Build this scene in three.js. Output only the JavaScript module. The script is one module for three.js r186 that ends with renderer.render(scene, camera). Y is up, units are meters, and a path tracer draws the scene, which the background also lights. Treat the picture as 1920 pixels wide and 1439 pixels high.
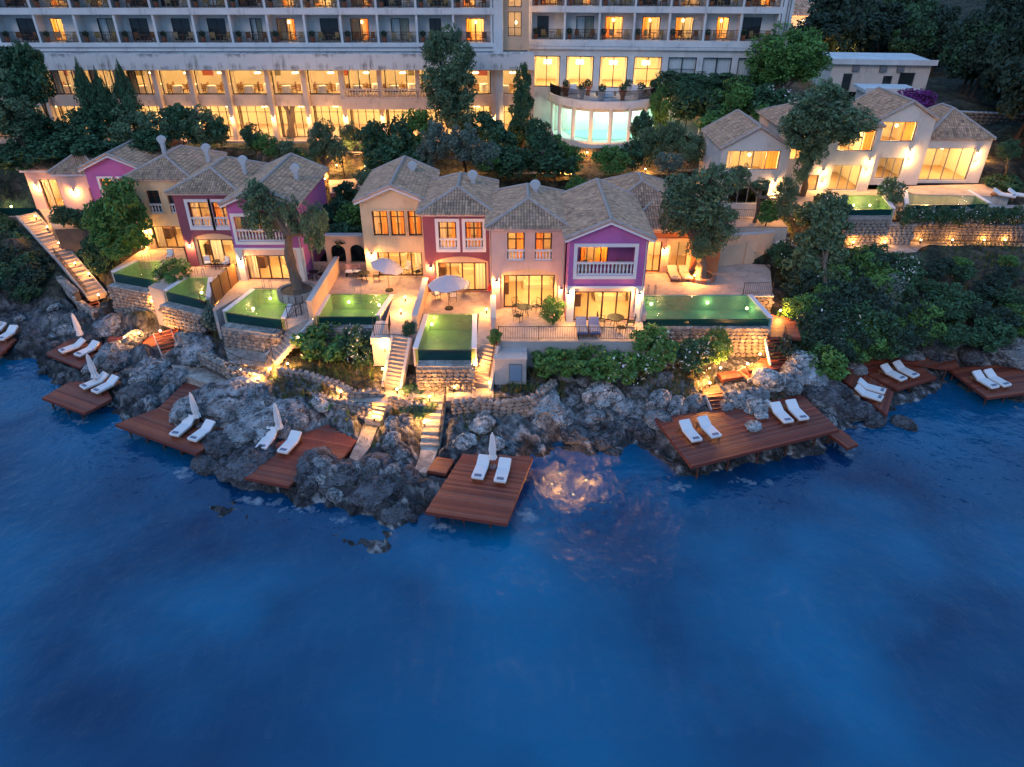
import * as THREE from 'three';
import { mergeGeometries } from 'three/addons/utils/BufferGeometryUtils.js';
import { ImprovedNoise } from 'three/addons/math/ImprovedNoise.js';
import { RectAreaLightUniformsLib } from 'three/addons/lights/RectAreaLightUniformsLib.js';

// ---------------------------------------------------------------- camera, sky, sun, exposure
const scene = new THREE.Scene();
const H = 28.4, PITCH = 31.5 * Math.PI / 180, F = 1331;
const camera = new THREE.PerspectiveCamera(2 * Math.atan(719.5 / F) * 180 / Math.PI, 1920 / 1439, 0.5, 2500);
camera.position.set(0, H, 0); camera.rotation.order = 'YXZ'; camera.rotation.x = -PITCH;
scene.add(camera);
const renderer = new THREE.WebGLRenderer({ antialias: true });
renderer.setSize(1024, 767);
renderer.toneMapping = THREE.LinearToneMapping;
renderer.toneMappingExposure = 1.27;
renderer.shadowMap.enabled = true;
RectAreaLightUniformsLib.init();
{
  const w = 256, h = 128, d = new Float32Array(w * h * 4);
  for (let j = 0; j < h; j++) for (let i = 0; i < w; i++) {
    const e = Math.max(0, (j + 0.5) / h * 2 - 1), k = (j * w + i) * 4, t = Math.pow(e, 0.6);
    // blue hour: deep blue above, paler towards the horizon all round
    d[k] = 0.27 + (0.12 - 0.27) * t; d[k + 1] = 0.44 + (0.35 - 0.44) * t; d[k + 2] = 0.68 + (0.80 - 0.68) * t; d[k + 3] = 1;
  }
  const sky = new THREE.DataTexture(d, w, h, THREE.RGBAFormat, THREE.FloatType);
  sky.mapping = THREE.EquirectangularReflectionMapping; sky.magFilter = THREE.LinearFilter; sky.needsUpdate = true;
  scene.background = sky; scene.environment = sky;
}
const sun = new THREE.DirectionalLight(new THREE.Color(1, 0.78, 0.72), 0.5);   // last glow of the set sun, very soft
sun.position.set(-60, 90, 70); sun.target.position.set(0, 5, -50); sun.shadow.radius = 40; sun.castShadow = true;
Object.assign(sun.shadow.camera, { left: -90, right: 90, top: 90, bottom: -90, near: 1, far: 400 });
scene.add(sun, sun.target);

// ---------------------------------------------------------------- helpers
function rng(a) { return () => { a |= 0; a = a + 0x6D2B79F5 | 0; let t = Math.imul(a ^ a >>> 15, 1 | a); t = t + Math.imul(t ^ t >>> 7, 61 | t) ^ t; return ((t ^ t >>> 14) >>> 0) / 4294967296; }; }
const R = rng(7), rr = (a, b) => a + (b - a) * R();
const V3 = (x, y, z) => new THREE.Vector3(x, y, z);
const NZ = new ImprovedNoise(), n3 = (x, y, z) => NZ.noise(x + 60.3, y + 41.7, z + 83.1);
function fbm(x, y, z, o = 4) { let s = 0, a = 0.5; for (let i = 0; i < o; i++) { s += a * n3(x, y, z); x *= 2.03; y *= 2.03; z *= 2.03; a *= 0.5; } return s; }
function ridge(x, y, z, o = 4) { let s = 0, a = 0.5; for (let i = 0; i < o; i++) { s += a * (1 - 2 * Math.abs(n3(x, y, z))); x *= 2.1; y *= 2.1; z *= 2.1; a *= 0.5; } return s; }
// a photo pixel seen at height y, and at depth z
function ray(u, v) { const a = (u - 960) / F, b = (v - 719.5) / F; return [a, -b * Math.cos(PITCH) - Math.sin(PITCH), -Math.cos(PITCH) + b * Math.sin(PITCH)]; }
function P(u, v, y) { const r = ray(u, v), t = (y - H) / r[1]; return V3(r[0] * t, y, r[2] * t); }
function D(u, v, z) { const r = ray(u, v), t = z / r[2]; return V3(r[0] * t, H + r[1] * t, z); }
const used = {};
function num(n) { const k = used[n] = (used[n] ?? -1) + 1; return k ? `${n}_${String(k).padStart(3, '0')}` : n; }
function tag(o, label, category, group, kind) { o.userData.label = label; if (category) o.userData.category = category; if (group) o.userData.group = group; if (kind) o.userData.kind = kind; return o; }
function thing(name, label, category, pos = [0, 0, 0], turn = 0, group) {
  const o = new THREE.Group(); o.name = num(name); o.position.set(pos.x ?? pos[0], pos.y ?? pos[1], pos.z ?? pos[2]); o.rotation.y = turn; scene.add(o);
  return tag(o, label, category, group);
}
function part(parent, name, geo, mat, label) { const m = new THREE.Mesh(geo, mat); m.name = name; m.castShadow = m.receiveShadow = true; parent.add(m); if (label) m.userData.label = label; return m; }
function stuffPart(parent, name, geo, mat) { const m = part(parent, name, geo, mat); m.userData.kind = 'stuff'; return m; }
function solo(name, geo, mat, label, category, group) { const m = part(scene, num(name), geo, mat); return tag(m, label, category, group); }
function struct(name, geo, mat, label) { const m = part(scene, num(name), geo, mat); m.userData.kind = 'structure'; if (label) m.userData.label = label; return m; }
function stuff(name, geo, mat, label) { const m = part(scene, num(name), geo, mat); m.userData.kind = 'stuff'; m.userData.label = label; return m; }
function copy(o, pos, turn, label, group) {
  const c = o.clone(); c.name = num(o.name.replace(/_\d{3}$/, '')); scene.add(c); c.userData = { ...o.userData };
  if (pos) c.position.set(pos.x ?? pos[0], pos.y ?? pos[1], pos.z ?? pos[2]); if (turn !== undefined) c.rotation.y = turn;
  if (label) c.userData.label = label; if (group) c.userData.group = group; return c;
}
// uv in metres from the dominant axis of each face
function G(geo, keepNormals = false) {
  let g = geo.index ? geo.toNonIndexed() : geo;
  for (const k of Object.keys(g.attributes)) if (!['position', 'normal', 'color'].includes(k)) g.deleteAttribute(k);
  if (!keepNormals || !g.attributes.normal) g.computeVertexNormals();
  const p = g.attributes.position, uv = new Float32Array(p.count * 2), a = V3(), b = V3(), c = V3();
  for (let i = 0; i < p.count; i += 3) {
    a.fromBufferAttribute(p, i); b.fromBufferAttribute(p, i + 1).sub(a); c.fromBufferAttribute(p, i + 2).sub(a); b.cross(c);
    const x = Math.abs(b.x), y = Math.abs(b.y), z = Math.abs(b.z);
    for (let k = i; k < i + 3; k++) {
      const X = p.getX(k), Y = p.getY(k), Z = p.getZ(k);
      if (y >= x && y >= z) { uv[k * 2] = X; uv[k * 2 + 1] = Z; } else if (x >= z) { uv[k * 2] = Z; uv[k * 2 + 1] = Y; } else { uv[k * 2] = X; uv[k * 2 + 1] = Y; }
    }
  }
  g.setAttribute('uv', new THREE.BufferAttribute(uv, 2)); return g;
}
function bx(w, h, d, x = 0, y = 0, z = 0, ry = 0) { const g = new THREE.BoxGeometry(w, h, d); if (ry) g.rotateY(ry); g.translate(x, y, z); return G(g); }
function b2(x0, x1, y0, y1, z0, z1) { return bx(x1 - x0, y1 - y0, Math.abs(z1 - z0), (x0 + x1) / 2, (y0 + y1) / 2, (z0 + z1) / 2); }
function merge(l) { return mergeGeometries(l.map(g => { const c = g.index ? g.toNonIndexed() : g; if (!c.attributes.uv) return G(c); return c; }), false); }
function cyl(r0, r1, h, x = 0, y = 0, z = 0, n = 8) { const g = new THREE.CylinderGeometry(r0, r1, h, n); g.translate(x, y + h / 2, z); return G(g, true); }
function bar(a, b, r, n = 5) { // round bar between two points
  const d = b.clone().sub(a), L = d.length(), g = new THREE.CylinderGeometry(r, r, L, n); g.translate(0, L / 2, 0);
  g.applyQuaternion(new THREE.Quaternion().setFromUnitVectors(V3(0, 1, 0), d.normalize())); g.translate(a.x, a.y, a.z); return G(g, true);
}
function beam(a, b, w, h) { const d = b.clone().sub(a), L = d.length(), g = new THREE.BoxGeometry(w, h, L); const q = new THREE.Quaternion().setFromUnitVectors(V3(0, 0, 1), d.normalize()); g.applyQuaternion(q); g.translate((a.x + b.x) / 2, (a.y + b.y) / 2, (a.z + b.z) / 2); return G(g); }
function lathe(pts, n = 10) { return G(new THREE.LatheGeometry(pts.map(p => new THREE.Vector2(p[0], p[1])), n), true); }
function poly(pts, holes = []) { const s = new THREE.Shape(pts.map(p => new THREE.Vector2(p[0], p[1]))); for (const h of holes) s.holes.push(h instanceof THREE.Path ? h : new THREE.Path(h.map(p => new THREE.Vector2(p[0], p[1])))); return s; }
// upright wall: outline in x, y; outer face at z, thickness behind it
function wallGeo(pts, holes, z, th) { const g = new THREE.ExtrudeGeometry(poly(pts, holes), { depth: th, bevelEnabled: false, curveSegments: 8 }); g.translate(0, 0, z - th); return G(g); }
const rect = (x0, x1, y0, y1) => [[x0, y0], [x1, y0], [x1, y1], [x0, y1]];
// slab: outline in x, z
function slab(pts, y0, y1, holes = []) { const g = new THREE.ExtrudeGeometry(poly(pts.map(p => [p[0], -p[1]]), holes.map(h => h.map(p => [p[0], -p[1]]))), { depth: y1 - y0, bevelEnabled: false }); g.rotateX(-Math.PI / 2); g.translate(0, y0, 0); return G(g); }
const q2 = v => [v.x, v.z];

// ---------------------------------------------------------------- textures (matter only: grain, mottling, streaks)
function grid(p, seed) { const r = rng(seed), a = new Float32Array(p * p); for (let i = 0; i < a.length; i++) a[i] = r(); return (u, v) => { u *= p; v *= p; let i = Math.floor(u), j = Math.floor(v), x = u - i, y = v - j; x = x * x * (3 - 2 * x); y = y * y * (3 - 2 * y); i = ((i % p) + p) % p; j = ((j % p) + p) % p; const k = (i + 1) % p, l = (j + 1) % p; return (a[j * p + i] * (1 - x) + a[j * p + k] * x) * (1 - y) + (a[l * p + i] * (1 - x) + a[l * p + k] * x) * y; }; }
function tfbm(p, o, seed) { const g = []; for (let i = 0; i < o; i++) g.push(grid(p << i, seed + i * 13)); return (u, v) => { let s = 0, a = 0.5, t = 0; for (const f of g) { s += a * f(u, v); t += a; a *= 0.55; } return s / t; }; }
function tex(n, fn, metres, srgb = false, my) {
  const d = new Uint8Array(n * n * 4);
  for (let j = 0; j < n; j++) for (let i = 0; i < n; i++) { const c = fn(i / n, j / n), k = (j * n + i) * 4; const a = Array.isArray(c) ? c : [c, c, c]; for (let m = 0; m < 3; m++) d[k + m] = Math.max(0, Math.min(255, a[m] * 255)); d[k + 3] = 255; }
  const t = new THREE.DataTexture(d, n, n); t.wrapS = t.wrapT = THREE.RepeatWrapping; t.magFilter = THREE.LinearFilter; t.minFilter = THREE.LinearMipmapLinearFilter; t.generateMipmaps = true; if (srgb) t.colorSpace = THREE.SRGBColorSpace; t.repeat.set(1 / metres, 1 / (my || metres)); t.needsUpdate = true; return t;
}
const fA = tfbm(4, 6, 1), fB = tfbm(6, 5, 50), fC = tfbm(16, 4, 90), fD = tfbm(3, 4, 130);
const cl = (x, a, b) => Math.max(0, Math.min(1, (x - a) / (b - a)));
const tPlaster = tex(512, (u, v) => { const m = 0.74 + 0.30 * fA(u, v) + 0.08 * (fC(u, v) - 0.5) - 0.16 * cl(fC(u * 2, v * 0.25) * fB(u, v), 0.34, 0.5); return [m, m * 0.995, m * 0.985]; }, 5);
const bPlaster = tex(256, (u, v) => fC(u, v), 0.8);
const tStain = tex(512, (u, v) => { const s = cl(fC(u * 2, v * 0.12) * fA(u, v) * 1.9, 0.42, 0.8), m = 0.95 - 0.5 * s - 0.12 * fB(u, v); return [m, m * 1.0, m * 0.98]; }, 9, false, 3);
const tRock = tex(512, (u, v) => { const c = cl(fA(u, v), 0.36, 0.64), d = cl(fC(u, v), 0.3, 0.7), w = cl(fB(v, u), 0.56, 0.66), m = 0.34 + 0.34 * c + 0.2 * d + 0.25 * w; return [m, m * 0.985, m * 0.96]; }, 3.2);
const tCrag = tex(1024, (u, v) => { const k = cl(Math.abs(fB(u, v) - 0.5), 0.004, 0.03) * cl(Math.abs(fA(v, u) - 0.5), 0.003, 0.022), m = (0.10 + 0.46 * cl(fC(u, v), 0.34, 0.66) + 0.26 * cl(fA(u, v), 0.42, 0.6) + 0.18 * cl(fB(v, u) + 0.4 * (fC(v, u) - 0.5), 0.58, 0.64)) * (0.3 + 0.7 * k); return [m, m, m * 0.985]; }, 5);
const bRock = tex(512, (u, v) => 0.6 * (1 - 2 * Math.abs(fA(u, v) - 0.5)) + 0.4 * fC(u, v), 2.4);
const tSoil = tex(512, (u, v) => { const m = 0.55 + 0.5 * fA(u, v) * fC(u, v) + 0.25 * (fC(v, u) - 0.5); return [m, m * 0.96, m * 0.9]; }, 4);
const tWood = tex(256, (u, v) => { const g = fC(u * 0.25, v * 4) * 0.6 + fA(u, v) * 0.4, m = 0.55 + 0.6 * g; return [m, m * 0.98, m * 0.95]; }, 1.6);
const tTile = tex(256, (u, v) => { const m = 0.68 + 0.36 * fB(u, v) - 0.22 * cl(fC(u, v), 0.6, 0.75); return [m, m, m]; }, 3);
const tSea = tex(1024, (u, v) => { const b = fD(u, v), k = 0.20 + 0.80 * cl(b, 0.36, 0.64) + 0.60 * cl(fA(u, v), 0.44, 0.68) + 0.16 * (fC(u, v) - 0.5); return [k * 0.72, k * 0.72, 0.14 + k * 0.6]; }, 58);
const fW = tfbm(8, 6, 300), fW2 = tfbm(10, 5, 400);
const bSea = tex(1024, (u, v) => 0.65 * fW(u, v) + 0.35 * fW2(v, u), 11);
const bPool = tex(256, (u, v) => fB(u, v), 3);
const tFloor = tex(512, (u, v) => { const m = 0.80 + 0.36 * (fA(u, v) - 0.5) + 0.22 * (fC(u, v) - 0.5) - 0.12 * cl(fB(u, v), 0.56, 0.66); return [m, m * 0.985, m * 0.96]; }, 3);
const tBark = tex(256, (u, v) => { const m = 0.5 + 0.7 * fC(u, v * 0.2); return [m, m * 0.95, m * 0.88]; }, 1);
const C = (r, g, b) => new THREE.Color().setRGB(r, g, b);
function M(name, c, o = {}) { const m = new (o.transmission !== undefined || o.clearcoat ? THREE.MeshPhysicalMaterial : THREE.MeshStandardMaterial)({ color: C(...c), roughness: 0.85, ...o }); m.name = name; return m; }
const pl = (n, c) => M(n, c, { map: tPlaster, bumpMap: bPlaster, bumpScale: 0.006, roughness: 0.9 });
const MT = {
  cream: pl('cream plaster', [0.78, 0.60, 0.38]), peach: pl('peach plaster', [0.78, 0.50, 0.32]), rosy: pl('rosy plaster', [0.78, 0.50, 0.43]),
  mauve: pl('mauve plaster', [0.30, 0.085, 0.12]), purple: pl('purple plaster', [0.50, 0.15, 0.41]), orange: pl('orange plaster', [0.60, 0.21, 0.08]),
  white: pl('white render', [0.74, 0.73, 0.72]), villa: pl('pale render', [0.72, 0.64, 0.57]), room: pl('room wall', [0.76, 0.68, 0.52]), hotel: pl('hotel render', [0.70, 0.72, 0.72]), hotelWarm: pl('hotel warm render', [0.62, 0.50, 0.42]),
  stain: M('weathered concrete', [0.66, 0.69, 0.70], { map: tStain, roughness: 0.95 }), trim: M('white trim', [0.74, 0.70, 0.70], { roughness: 0.7 }), stoneTrim: pl('stone coping', [0.56, 0.52, 0.50]),
  floor: M('travertine', [0.64, 0.46, 0.37], { map: tFloor, roughness: 0.75 }), floorIn: M('wood floor', [0.45, 0.3, 0.17], { map: tWood, roughness: 0.5 }), carpet: M('carpet', [0.4, 0.28, 0.17]),
  frame: M('brown window wood', [0.085, 0.035, 0.016], { roughness: 0.55, map: tWood }), dark: M('dark metal frame', [0.018, 0.018, 0.022], { roughness: 0.5 }), iron: M('wrought iron', [0.012, 0.011, 0.012], { roughness: 0.6, metalness: 0.4 }), grey: M('grey metal frame', [0.16, 0.17, 0.19], { roughness: 0.5 }),
  glass: M('window glass', [0.95, 0.97, 0.96], { transmission: 1, roughness: 0.03, thickness: 0, ior: 1.5 }), glassDark: M('tinted glass', [0.10, 0.14, 0.16], { transmission: 0.75, roughness: 0.04, thickness: 0 }), glassClear: M('clear balustrade glass', [0.85, 0.93, 0.95], { transmission: 1, roughness: 0.03, thickness: 0 }),
  sheer: M('sheer curtain', [0.80, 0.70, 0.52], { transmission: 0.45, roughness: 1, thickness: 0 }), amber: M('amber curtain', [0.85, 0.38, 0.07], { transmission: 0.5, roughness: 1, thickness: 0 }), drape: M('drape', [0.42, 0.29, 0.15]),
  tile: M('roof tile', [0.60, 0.37, 0.235], { map: tTile, vertexColors: true, roughness: 0.92 }), under: M('roof underlay', [0.10, 0.07, 0.055]), cap: M('ridge tile', [0.52, 0.40, 0.34], { map: tTile }),
  rock: M('shore rock', [0.34, 0.345, 0.35], { map: tRock, bumpMap: bRock, bumpScale: 0.12, roughness: 0.95 }), mortar: M('mortar', [0.11, 0.10, 0.095], { map: tSoil }),
  stones: [0, 1, 2, 3, 4].map(i => M('wall stone', [[0.40, 0.37, 0.34], [0.31, 0.29, 0.28], [0.47, 0.44, 0.40], [0.36, 0.30, 0.25], [0.24, 0.235, 0.235]][i], { map: tRock, roughness: 0.95 })),
  paver: M('pale paving stone', [0.50, 0.47, 0.43], { map: tRock, roughness: 0.9 }), concrete: pl('concrete', [0.42, 0.41, 0.40]), step: M('stair stone', [0.52, 0.42, 0.35], { map: tFloor, roughness: 0.85 }),
  planks: [0, 1, 2, 3, 4].map(i => M('deck plank', [[0.26, 0.062, 0.034], [0.18, 0.042, 0.026], [0.33, 0.09, 0.048], [0.24, 0.085, 0.058], [0.22, 0.05, 0.028]][i], { map: tWood, roughness: 0.6 })), timber: M('dark timber', [0.10, 0.04, 0.025], { map: tWood, roughness: 0.6 }), fence: M('fence board', [0.27, 0.115, 0.035], { map: tWood, roughness: 0.6 }),
  cushion: M('white cushion', [0.76, 0.74, 0.73], { roughness: 0.95 }), teak: M('teak frame', [0.26, 0.12, 0.06], { map: tWood }), canvas: M('canvas', [0.62, 0.58, 0.60], { roughness: 0.95 }), towel: M('folded towel', [0.18, 0.20, 0.26]), blue: M('blue cushion', [0.10, 0.13, 0.28]),
  poolTile: M('green pool tile', [0.26, 0.38, 0.13], { map: tFloor, roughness: 0.4 }), poolTeal: M('teal pool tile', [0.14, 0.36, 0.30], { map: tFloor, roughness: 0.4 }), poolEdge: M('dark green pool edge', [0.006, 0.045, 0.042], { roughness: 0.15 }), pool: M('pool water', [0.74, 0.92, 0.66], { transmission: 0.93, roughness: 0.02, thickness: 0, ior: 1.33, bumpMap: bPool, bumpScale: 0.05 }),
  sea: M('sea water', [0.002, 0.185, 0.375], { transparent: true, opacity: 0.82, roughness: 0.06, map: tSea, bumpMap: bSea, bumpScale: 0.19 }),
  bark: M('bark', [0.17, 0.13, 0.10], { map: tBark, bumpMap: tBark, bumpScale: 0.05 }), barkDark: M('dark bark', [0.07, 0.055, 0.045], { map: tBark }),
  pot: M('terracotta pot', [0.42, 0.15, 0.075]), soil: M('soil', [0.13, 0.10, 0.075], { map: tSoil }), wicker: M('wicker', [0.30, 0.20, 0.12]), red: M('red cloth', [0.5, 0.03, 0.03]), chimney: M('whitewashed chimney', [0.55, 0.55, 0.56], { map: tPlaster }),
};
const WARM = C(1, 0.52, 0.15), WARM2 = C(1, 0.62, 0.24), COOL = C(0.75, 1, 0.9);
const glow = (n, c, k) => { const m = new THREE.MeshStandardMaterial({ color: C(0.8, 0.75, 0.65), emissive: c, emissiveIntensity: k }); m.name = n; return m; };
MT.bulb = glow('lit lamp glass', C(1, 0.72, 0.36), 9); MT.lampSoft = glow('lit lamp shade', C(1, 0.74, 0.40), 4); MT.poolLamp = glow('lit pool lamp', C(1, 0.9, 0.5), 8); MT.seaLamp = glow('lit underwater lamp', C(1, 0.55, 0.2), 2);
function light(x, y, z, I, c = WARM, rad = 4) { const l = new THREE.PointLight(c, I, 0, 2); l.position.set(x, y, z); l.castShadow = true; l.shadow.radius = rad; scene.add(l); return l; }
function area(x, y, z, w, d, I, c = WARM2) { const l = new THREE.RectAreaLight(c, I, w, d); l.position.set(x, y, z); l.rotation.x = -Math.PI / 2; scene.add(l); return l; }
// ---------------------------------------------------------------- terrain and sea
const SHORE = [[-420, 560], [-150, 640], [0, 668], [80, 676], [92, 712], [150, 745], [215, 772], [330, 838], [455, 898], [548, 932], [640, 942], [700, 955], [752, 976], [792, 952], [838, 930], [905, 905], [985, 880], [1006, 852], [1060, 838], [1130, 850], [1210, 835], [1250, 862], [1310, 888], [1420, 868], [1545, 838], [1600, 800], [1640, 772], [1690, 752], [1760, 722], [1805, 706], [1850, 735], [1930, 752], [2100, 735], [2500, 640]].map(p => q2(P(p[0], p[1], 0)));
const ctl = [];
{
  for (let i = 0; i + 1 < SHORE.length; i++) {
    const [x0, z0] = SHORE[i], [x1, z1] = SHORE[i + 1], L = Math.hypot(x1 - x0, z1 - z0), n = Math.max(1, Math.round(L / 2)), nx = -(z1 - z0) / L, nz = (x1 - x0) / L; // seaward normal
    for (let k = 0; k < n; k++) { const x = x0 + (x1 - x0) * k / n, z = z0 + (z1 - z0) * k / n; ctl.push([x, z, -0.12], [x + nx * 0.9, z + nz * 0.9, -0.95]); if (k % 2 == 0) ctl.push([x + nx * 6, z + nz * 6, -2.6], [x + nx * 14, z + nz * 14, -4]); ctl.push([x - nx * 1.1, z - nz * 1.1, 0.75]); }
  }
  const px = [[752, 945, 0.4], [700, 915, 1.0], [620, 885, 1.3], [560, 890, 1.1], [680, 880, 1.3], [740, 900, 1.1], [790, 912, 0.7], [640, 915, 0.7], [430, 860, 1.0], [520, 875, 0.9], [470, 870, 1.3], [410, 840, 1.1], [480, 800, 1.3], [440, 770, 1.7],
    [740, 850, 0.8], [700, 830, 1.2], [790, 885, 0.55], [800, 845, 0.9], [812, 790, 1.5], [830, 745, 2.15], [690, 850, 0.8], [720, 800, 1.5], [745, 735, 2.1], [640, 800, 1.3], [600, 780, 1.7], [560, 745, 2.0], [870, 790, 1.5], [930, 800, 1.2], [980, 800, 1.3], [900, 840, 0.5], [960, 840, 0.5], [1000, 820, 0.6],
    [880, 745, 2.1], [930, 745, 2.3], [1000, 735, 2.4], [1060, 740, 2.0], [1040, 780, 1.3], [1100, 780, 1.3], [1150, 770, 1.4], [1200, 790, 1.0], [1080, 820, 0.4], [1150, 830, 0.2], [1030, 895, -0.8], [1060, 915, -0.85], [1085, 940, -1.0], [1110, 905, -0.9], [1040, 935, -0.95], [1070, 885, -0.8], [1140, 925, -1.1], [1000, 905, -0.8], [1095, 925, -0.95], [1130, 895, -0.9], [1015, 925, -0.9],
    [1250, 730, 2.0], [1300, 720, 2.2], [1320, 760, 1.2], [1260, 770, 1.0], [1200, 700, 2.6], [1100, 690, 2.8], [1000, 690, 3.0], [950, 700, 2.8], [1400, 700, 2.2], [1420, 760, 1.2], [1360, 790, 0.9], [1480, 720, 1.7], [1540, 760, 1.0], [1450, 800, 0.7], [1350, 840, 0.4],
    [620, 700, 2.9], [680, 710, 2.6], [560, 690, 2.9], [520, 680, 2.7], [480, 690, 2.4], [440, 670, 2.6], [500, 720, 2.2], [420, 720, 1.9], [380, 700, 1.4], [350, 690, 1.5], [300, 700, 1.0], [330, 660, 2.0], [400, 650, 2.6], [380, 740, 0.9], [330, 760, 0.4], [420, 790, 0.7], [270, 740, 0.6],
    [240, 660, 1.2], [200, 640, 1.3], [280, 640, 2.2], [230, 690, 0.8], [160, 690, 0.6], [120, 650, 0.7], [60, 640, 0.9], [20, 600, 1.2], [-60, 600, 1.2], [160, 600, 2.2], [100, 590, 1.8], [190, 580, 2.4], [200, 540, 3.6], [120, 540, 3.0], [60, 520, 3.0], [0, 520, 3.0], [150, 490, 4.4], [90, 450, 5.2], [60, 420, 6.2], [0, 430, 4.8], [-80, 450, 4.8], [20, 470, 4.0],
    [1560, 680, 1.0], [1620, 690, 0.55], [1640, 670, 1.2], [1700, 660, 1.2], [1780, 670, 1.1], [1850, 680, 0.7], [1900, 680, 1.0], [1500, 660, 2.6], [1600, 620, 2.8], [1700, 620, 2.6], [1800, 620, 2.4], [1900, 620, 2.4], [1540, 560, 4.2], [1650, 560, 4.4], [1800, 560, 4.2], [1900, 560, 4.2], [1620, 500, 5.4], [1750, 500, 5.6], [1880, 500, 5.6], [2050, 560, 4.2], [2050, 480, 6.4]];
  for (const [u, v, y] of px) { const p = P(u, v, y); ctl.push([p.x, p.z, y]); }
  // under the terraces and behind the houses
  for (let x = -34; x <= 18; x += 4) { ctl.push([x, -50 - (x < -14 ? (-14 - x) * 0.3 : 0), 3.4], [x, -56 - (x < -18 ? (-18 - x) * 0.35 : 0), 4.2]); ctl.push([x, -68, 7.6], [x, -73, 9.0], [x, -78, 10.5], [x, -90, 10.6], [x, -110, 11]); }
  ctl.push([-2, -46, 3.2], [4, -45.5, 3.2], [8, -45.5, 3.2], [14, -48, 3.0], [-8, -47, 3.0], [-12, -49, 3.0], [-17, -50, 3], [-20, -56, 4.2], [-26, -58, 4.2], [-31, -62, 4.4], [22, -55, 4.2], [22, -50, 3.4], [22, -60, 6.4]);
  for (const x of [-40, -46, -54, -64, -80]) ctl.push([x, -66, 6.3], [x, -72, 8.6], [x, -78, 10.5], [x, -100, 11], [x, -62, 5.8]);
  for (const x of [24, 30, 36, 42, 50]) ctl.push([x, -60, 6.0], [x, -64, 7.7], [x, -68, 8.4], [x, -74, 9.6], [x, -80, 11]);
  ctl.push([60, -70, 10.5], [70, -70, 11.5], [60, -60, 8], [80, -56, 8], [56, -80, 12], [70, -85, 13.5], [90, -90, 15], [60, -100, 13.5], [45, -95, 12.5], [52, -92, 13], [40, -100, 12.5], [30, -90, 11.5], [40, -86, 11.8], [46, -112, 13.5], [80, -115, 15.5], [120, -110, 18], [120, -70, 15], [30, -130, 12], [0, -140, 12], [-60, -140, 12], [-120, -100, 12], [-120, -60, 8], [30, -180, 13], [90, -180, 20], [0, -260, 14], [-150, -200, 14], [150, -220, 26]);
}

const FD = 1.0, RD = 1.6;
const DECKS = [['square front deck on the rocky point below the stone steps', [[797, 960], [950, 983], [999, 857], [868, 851]], FD, 0], ['small slatted step deck beside the front deck', [[801, 882], [836, 888], [852, 862], [818, 857]], FD + 0.05, 0, { w: 0.16 }],
  ['angular deck wedged between the two dark reefs', [[451, 894], [541, 912], [590, 868], [642, 860], [668, 826], [613, 797], [515, 832]], FD, 0], ['pointed deck with a rock standing on it', [[215, 796], [367, 851], [455, 795], [296, 765]], FD, 0], ['narrow wooden walkway curving up to the shore path', [[298, 764], [400, 782], [408, 740], [402, 704], [370, 697], [340, 724]], FD - 0.03, 0],
  ['lone square deck over the water by the sheltered cove', [[78, 746], [158, 775], [208, 748], [192, 716], [130, 716]], FD, 0], ['small deck tucked under the boulders by the wooden steps', [[86, 663], [150, 690], [196, 662], [186, 632], [130, 636]], FD, 0], ['deck at the edge of the sheltered cove', [[-70, 652], [-6, 670], [30, 636], [-30, 612]], FD, 0], ['wooden walkway behind the small cove deck', [[200, 640], [290, 650], [345, 622], [330, 612], [270, 636], [205, 630]], 1.45, 0],
  ['large deck on the boulders with four loungers', [[1228, 785], [1297, 875], [1574, 806], [1506, 742]], RD, 1], ['low step plank platform at the end of the large deck', [[1552, 812], [1590, 840], [1610, 833], [1578, 806]], 0.8, 0], ['raised landing behind the long pool', [[1440, 632], [1502, 634], [1492, 598], [1445, 590]], 4.15, 0], ['lit landing on the slope under the raised stairs', [[1404, 694], [1478, 690], [1470, 674], [1428, 672]], 2.72, 0], ['small lit landing halfway down the wooden steps', [[1356, 712], [1392, 706], [1384, 694], [1345, 700]], 2.25, 0], ['lower lit landing above the large deck', [[1318, 742], [1358, 736], [1345, 722], [1318, 728]], 2.05, 0],
  ['cove deck with two loungers under the leafy bank', [[1604, 690], [1684, 730], [1756, 708], [1704, 672]], 0.9, 1], ['narrow cove deck reaching along the dark reef', [[1570, 702], [1664, 778], [1676, 735], [1612, 694]], 0.85, 1], ['deck in the shade of the dark headland', [[1778, 690], [1852, 746], [1968, 730], [1900, 684]], 0.9, 1], ['shaded wooden walkway at the back of the cove', [[1568, 684], [1640, 664], [1720, 664], [1790, 672], [1800, 690], [1770, 690], [1700, 678], [1640, 680], [1580, 702]], 1.25, 0]];
const PATHS = [[[[640, 742], [700, 730], [755, 732], [830, 730], [925, 728], [925, 746], [835, 752], [790, 745], [720, 756], [650, 752]], 2.42, 'pale stone footpath under the pool walls'], [[[790, 838], [822, 838], [812, 868], [798, 888], [776, 884], [786, 858]], 0.93, 'cracked stone apron beside the front deck'], [[[684, 788], [712, 790], [694, 838], [672, 866], [655, 858], [672, 822]], 1.0, 'sloping stone path to the deck between the reefs'], [[[320, 684], [380, 690], [440, 715], [470, 730], [440, 735], [380, 716], [330, 700]], 1.55, 'pale stone footpath at the foot of the wooden steps'], [[[425, 715], [505, 700], [520, 712], [470, 730], [430, 728]], 2.1, 'stone footpath under the shell-shaped terrace'], [[[420, 650], [500, 640], [520, 670], [505, 690], [430, 680]], 2.7, 'shell-shaped lower stone terrace']];
const VPATH = [[1590, 470], [1715, 476], [1730, 462], [1960, 462], [1960, 447], [1722, 445], [1590, 462]];
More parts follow.
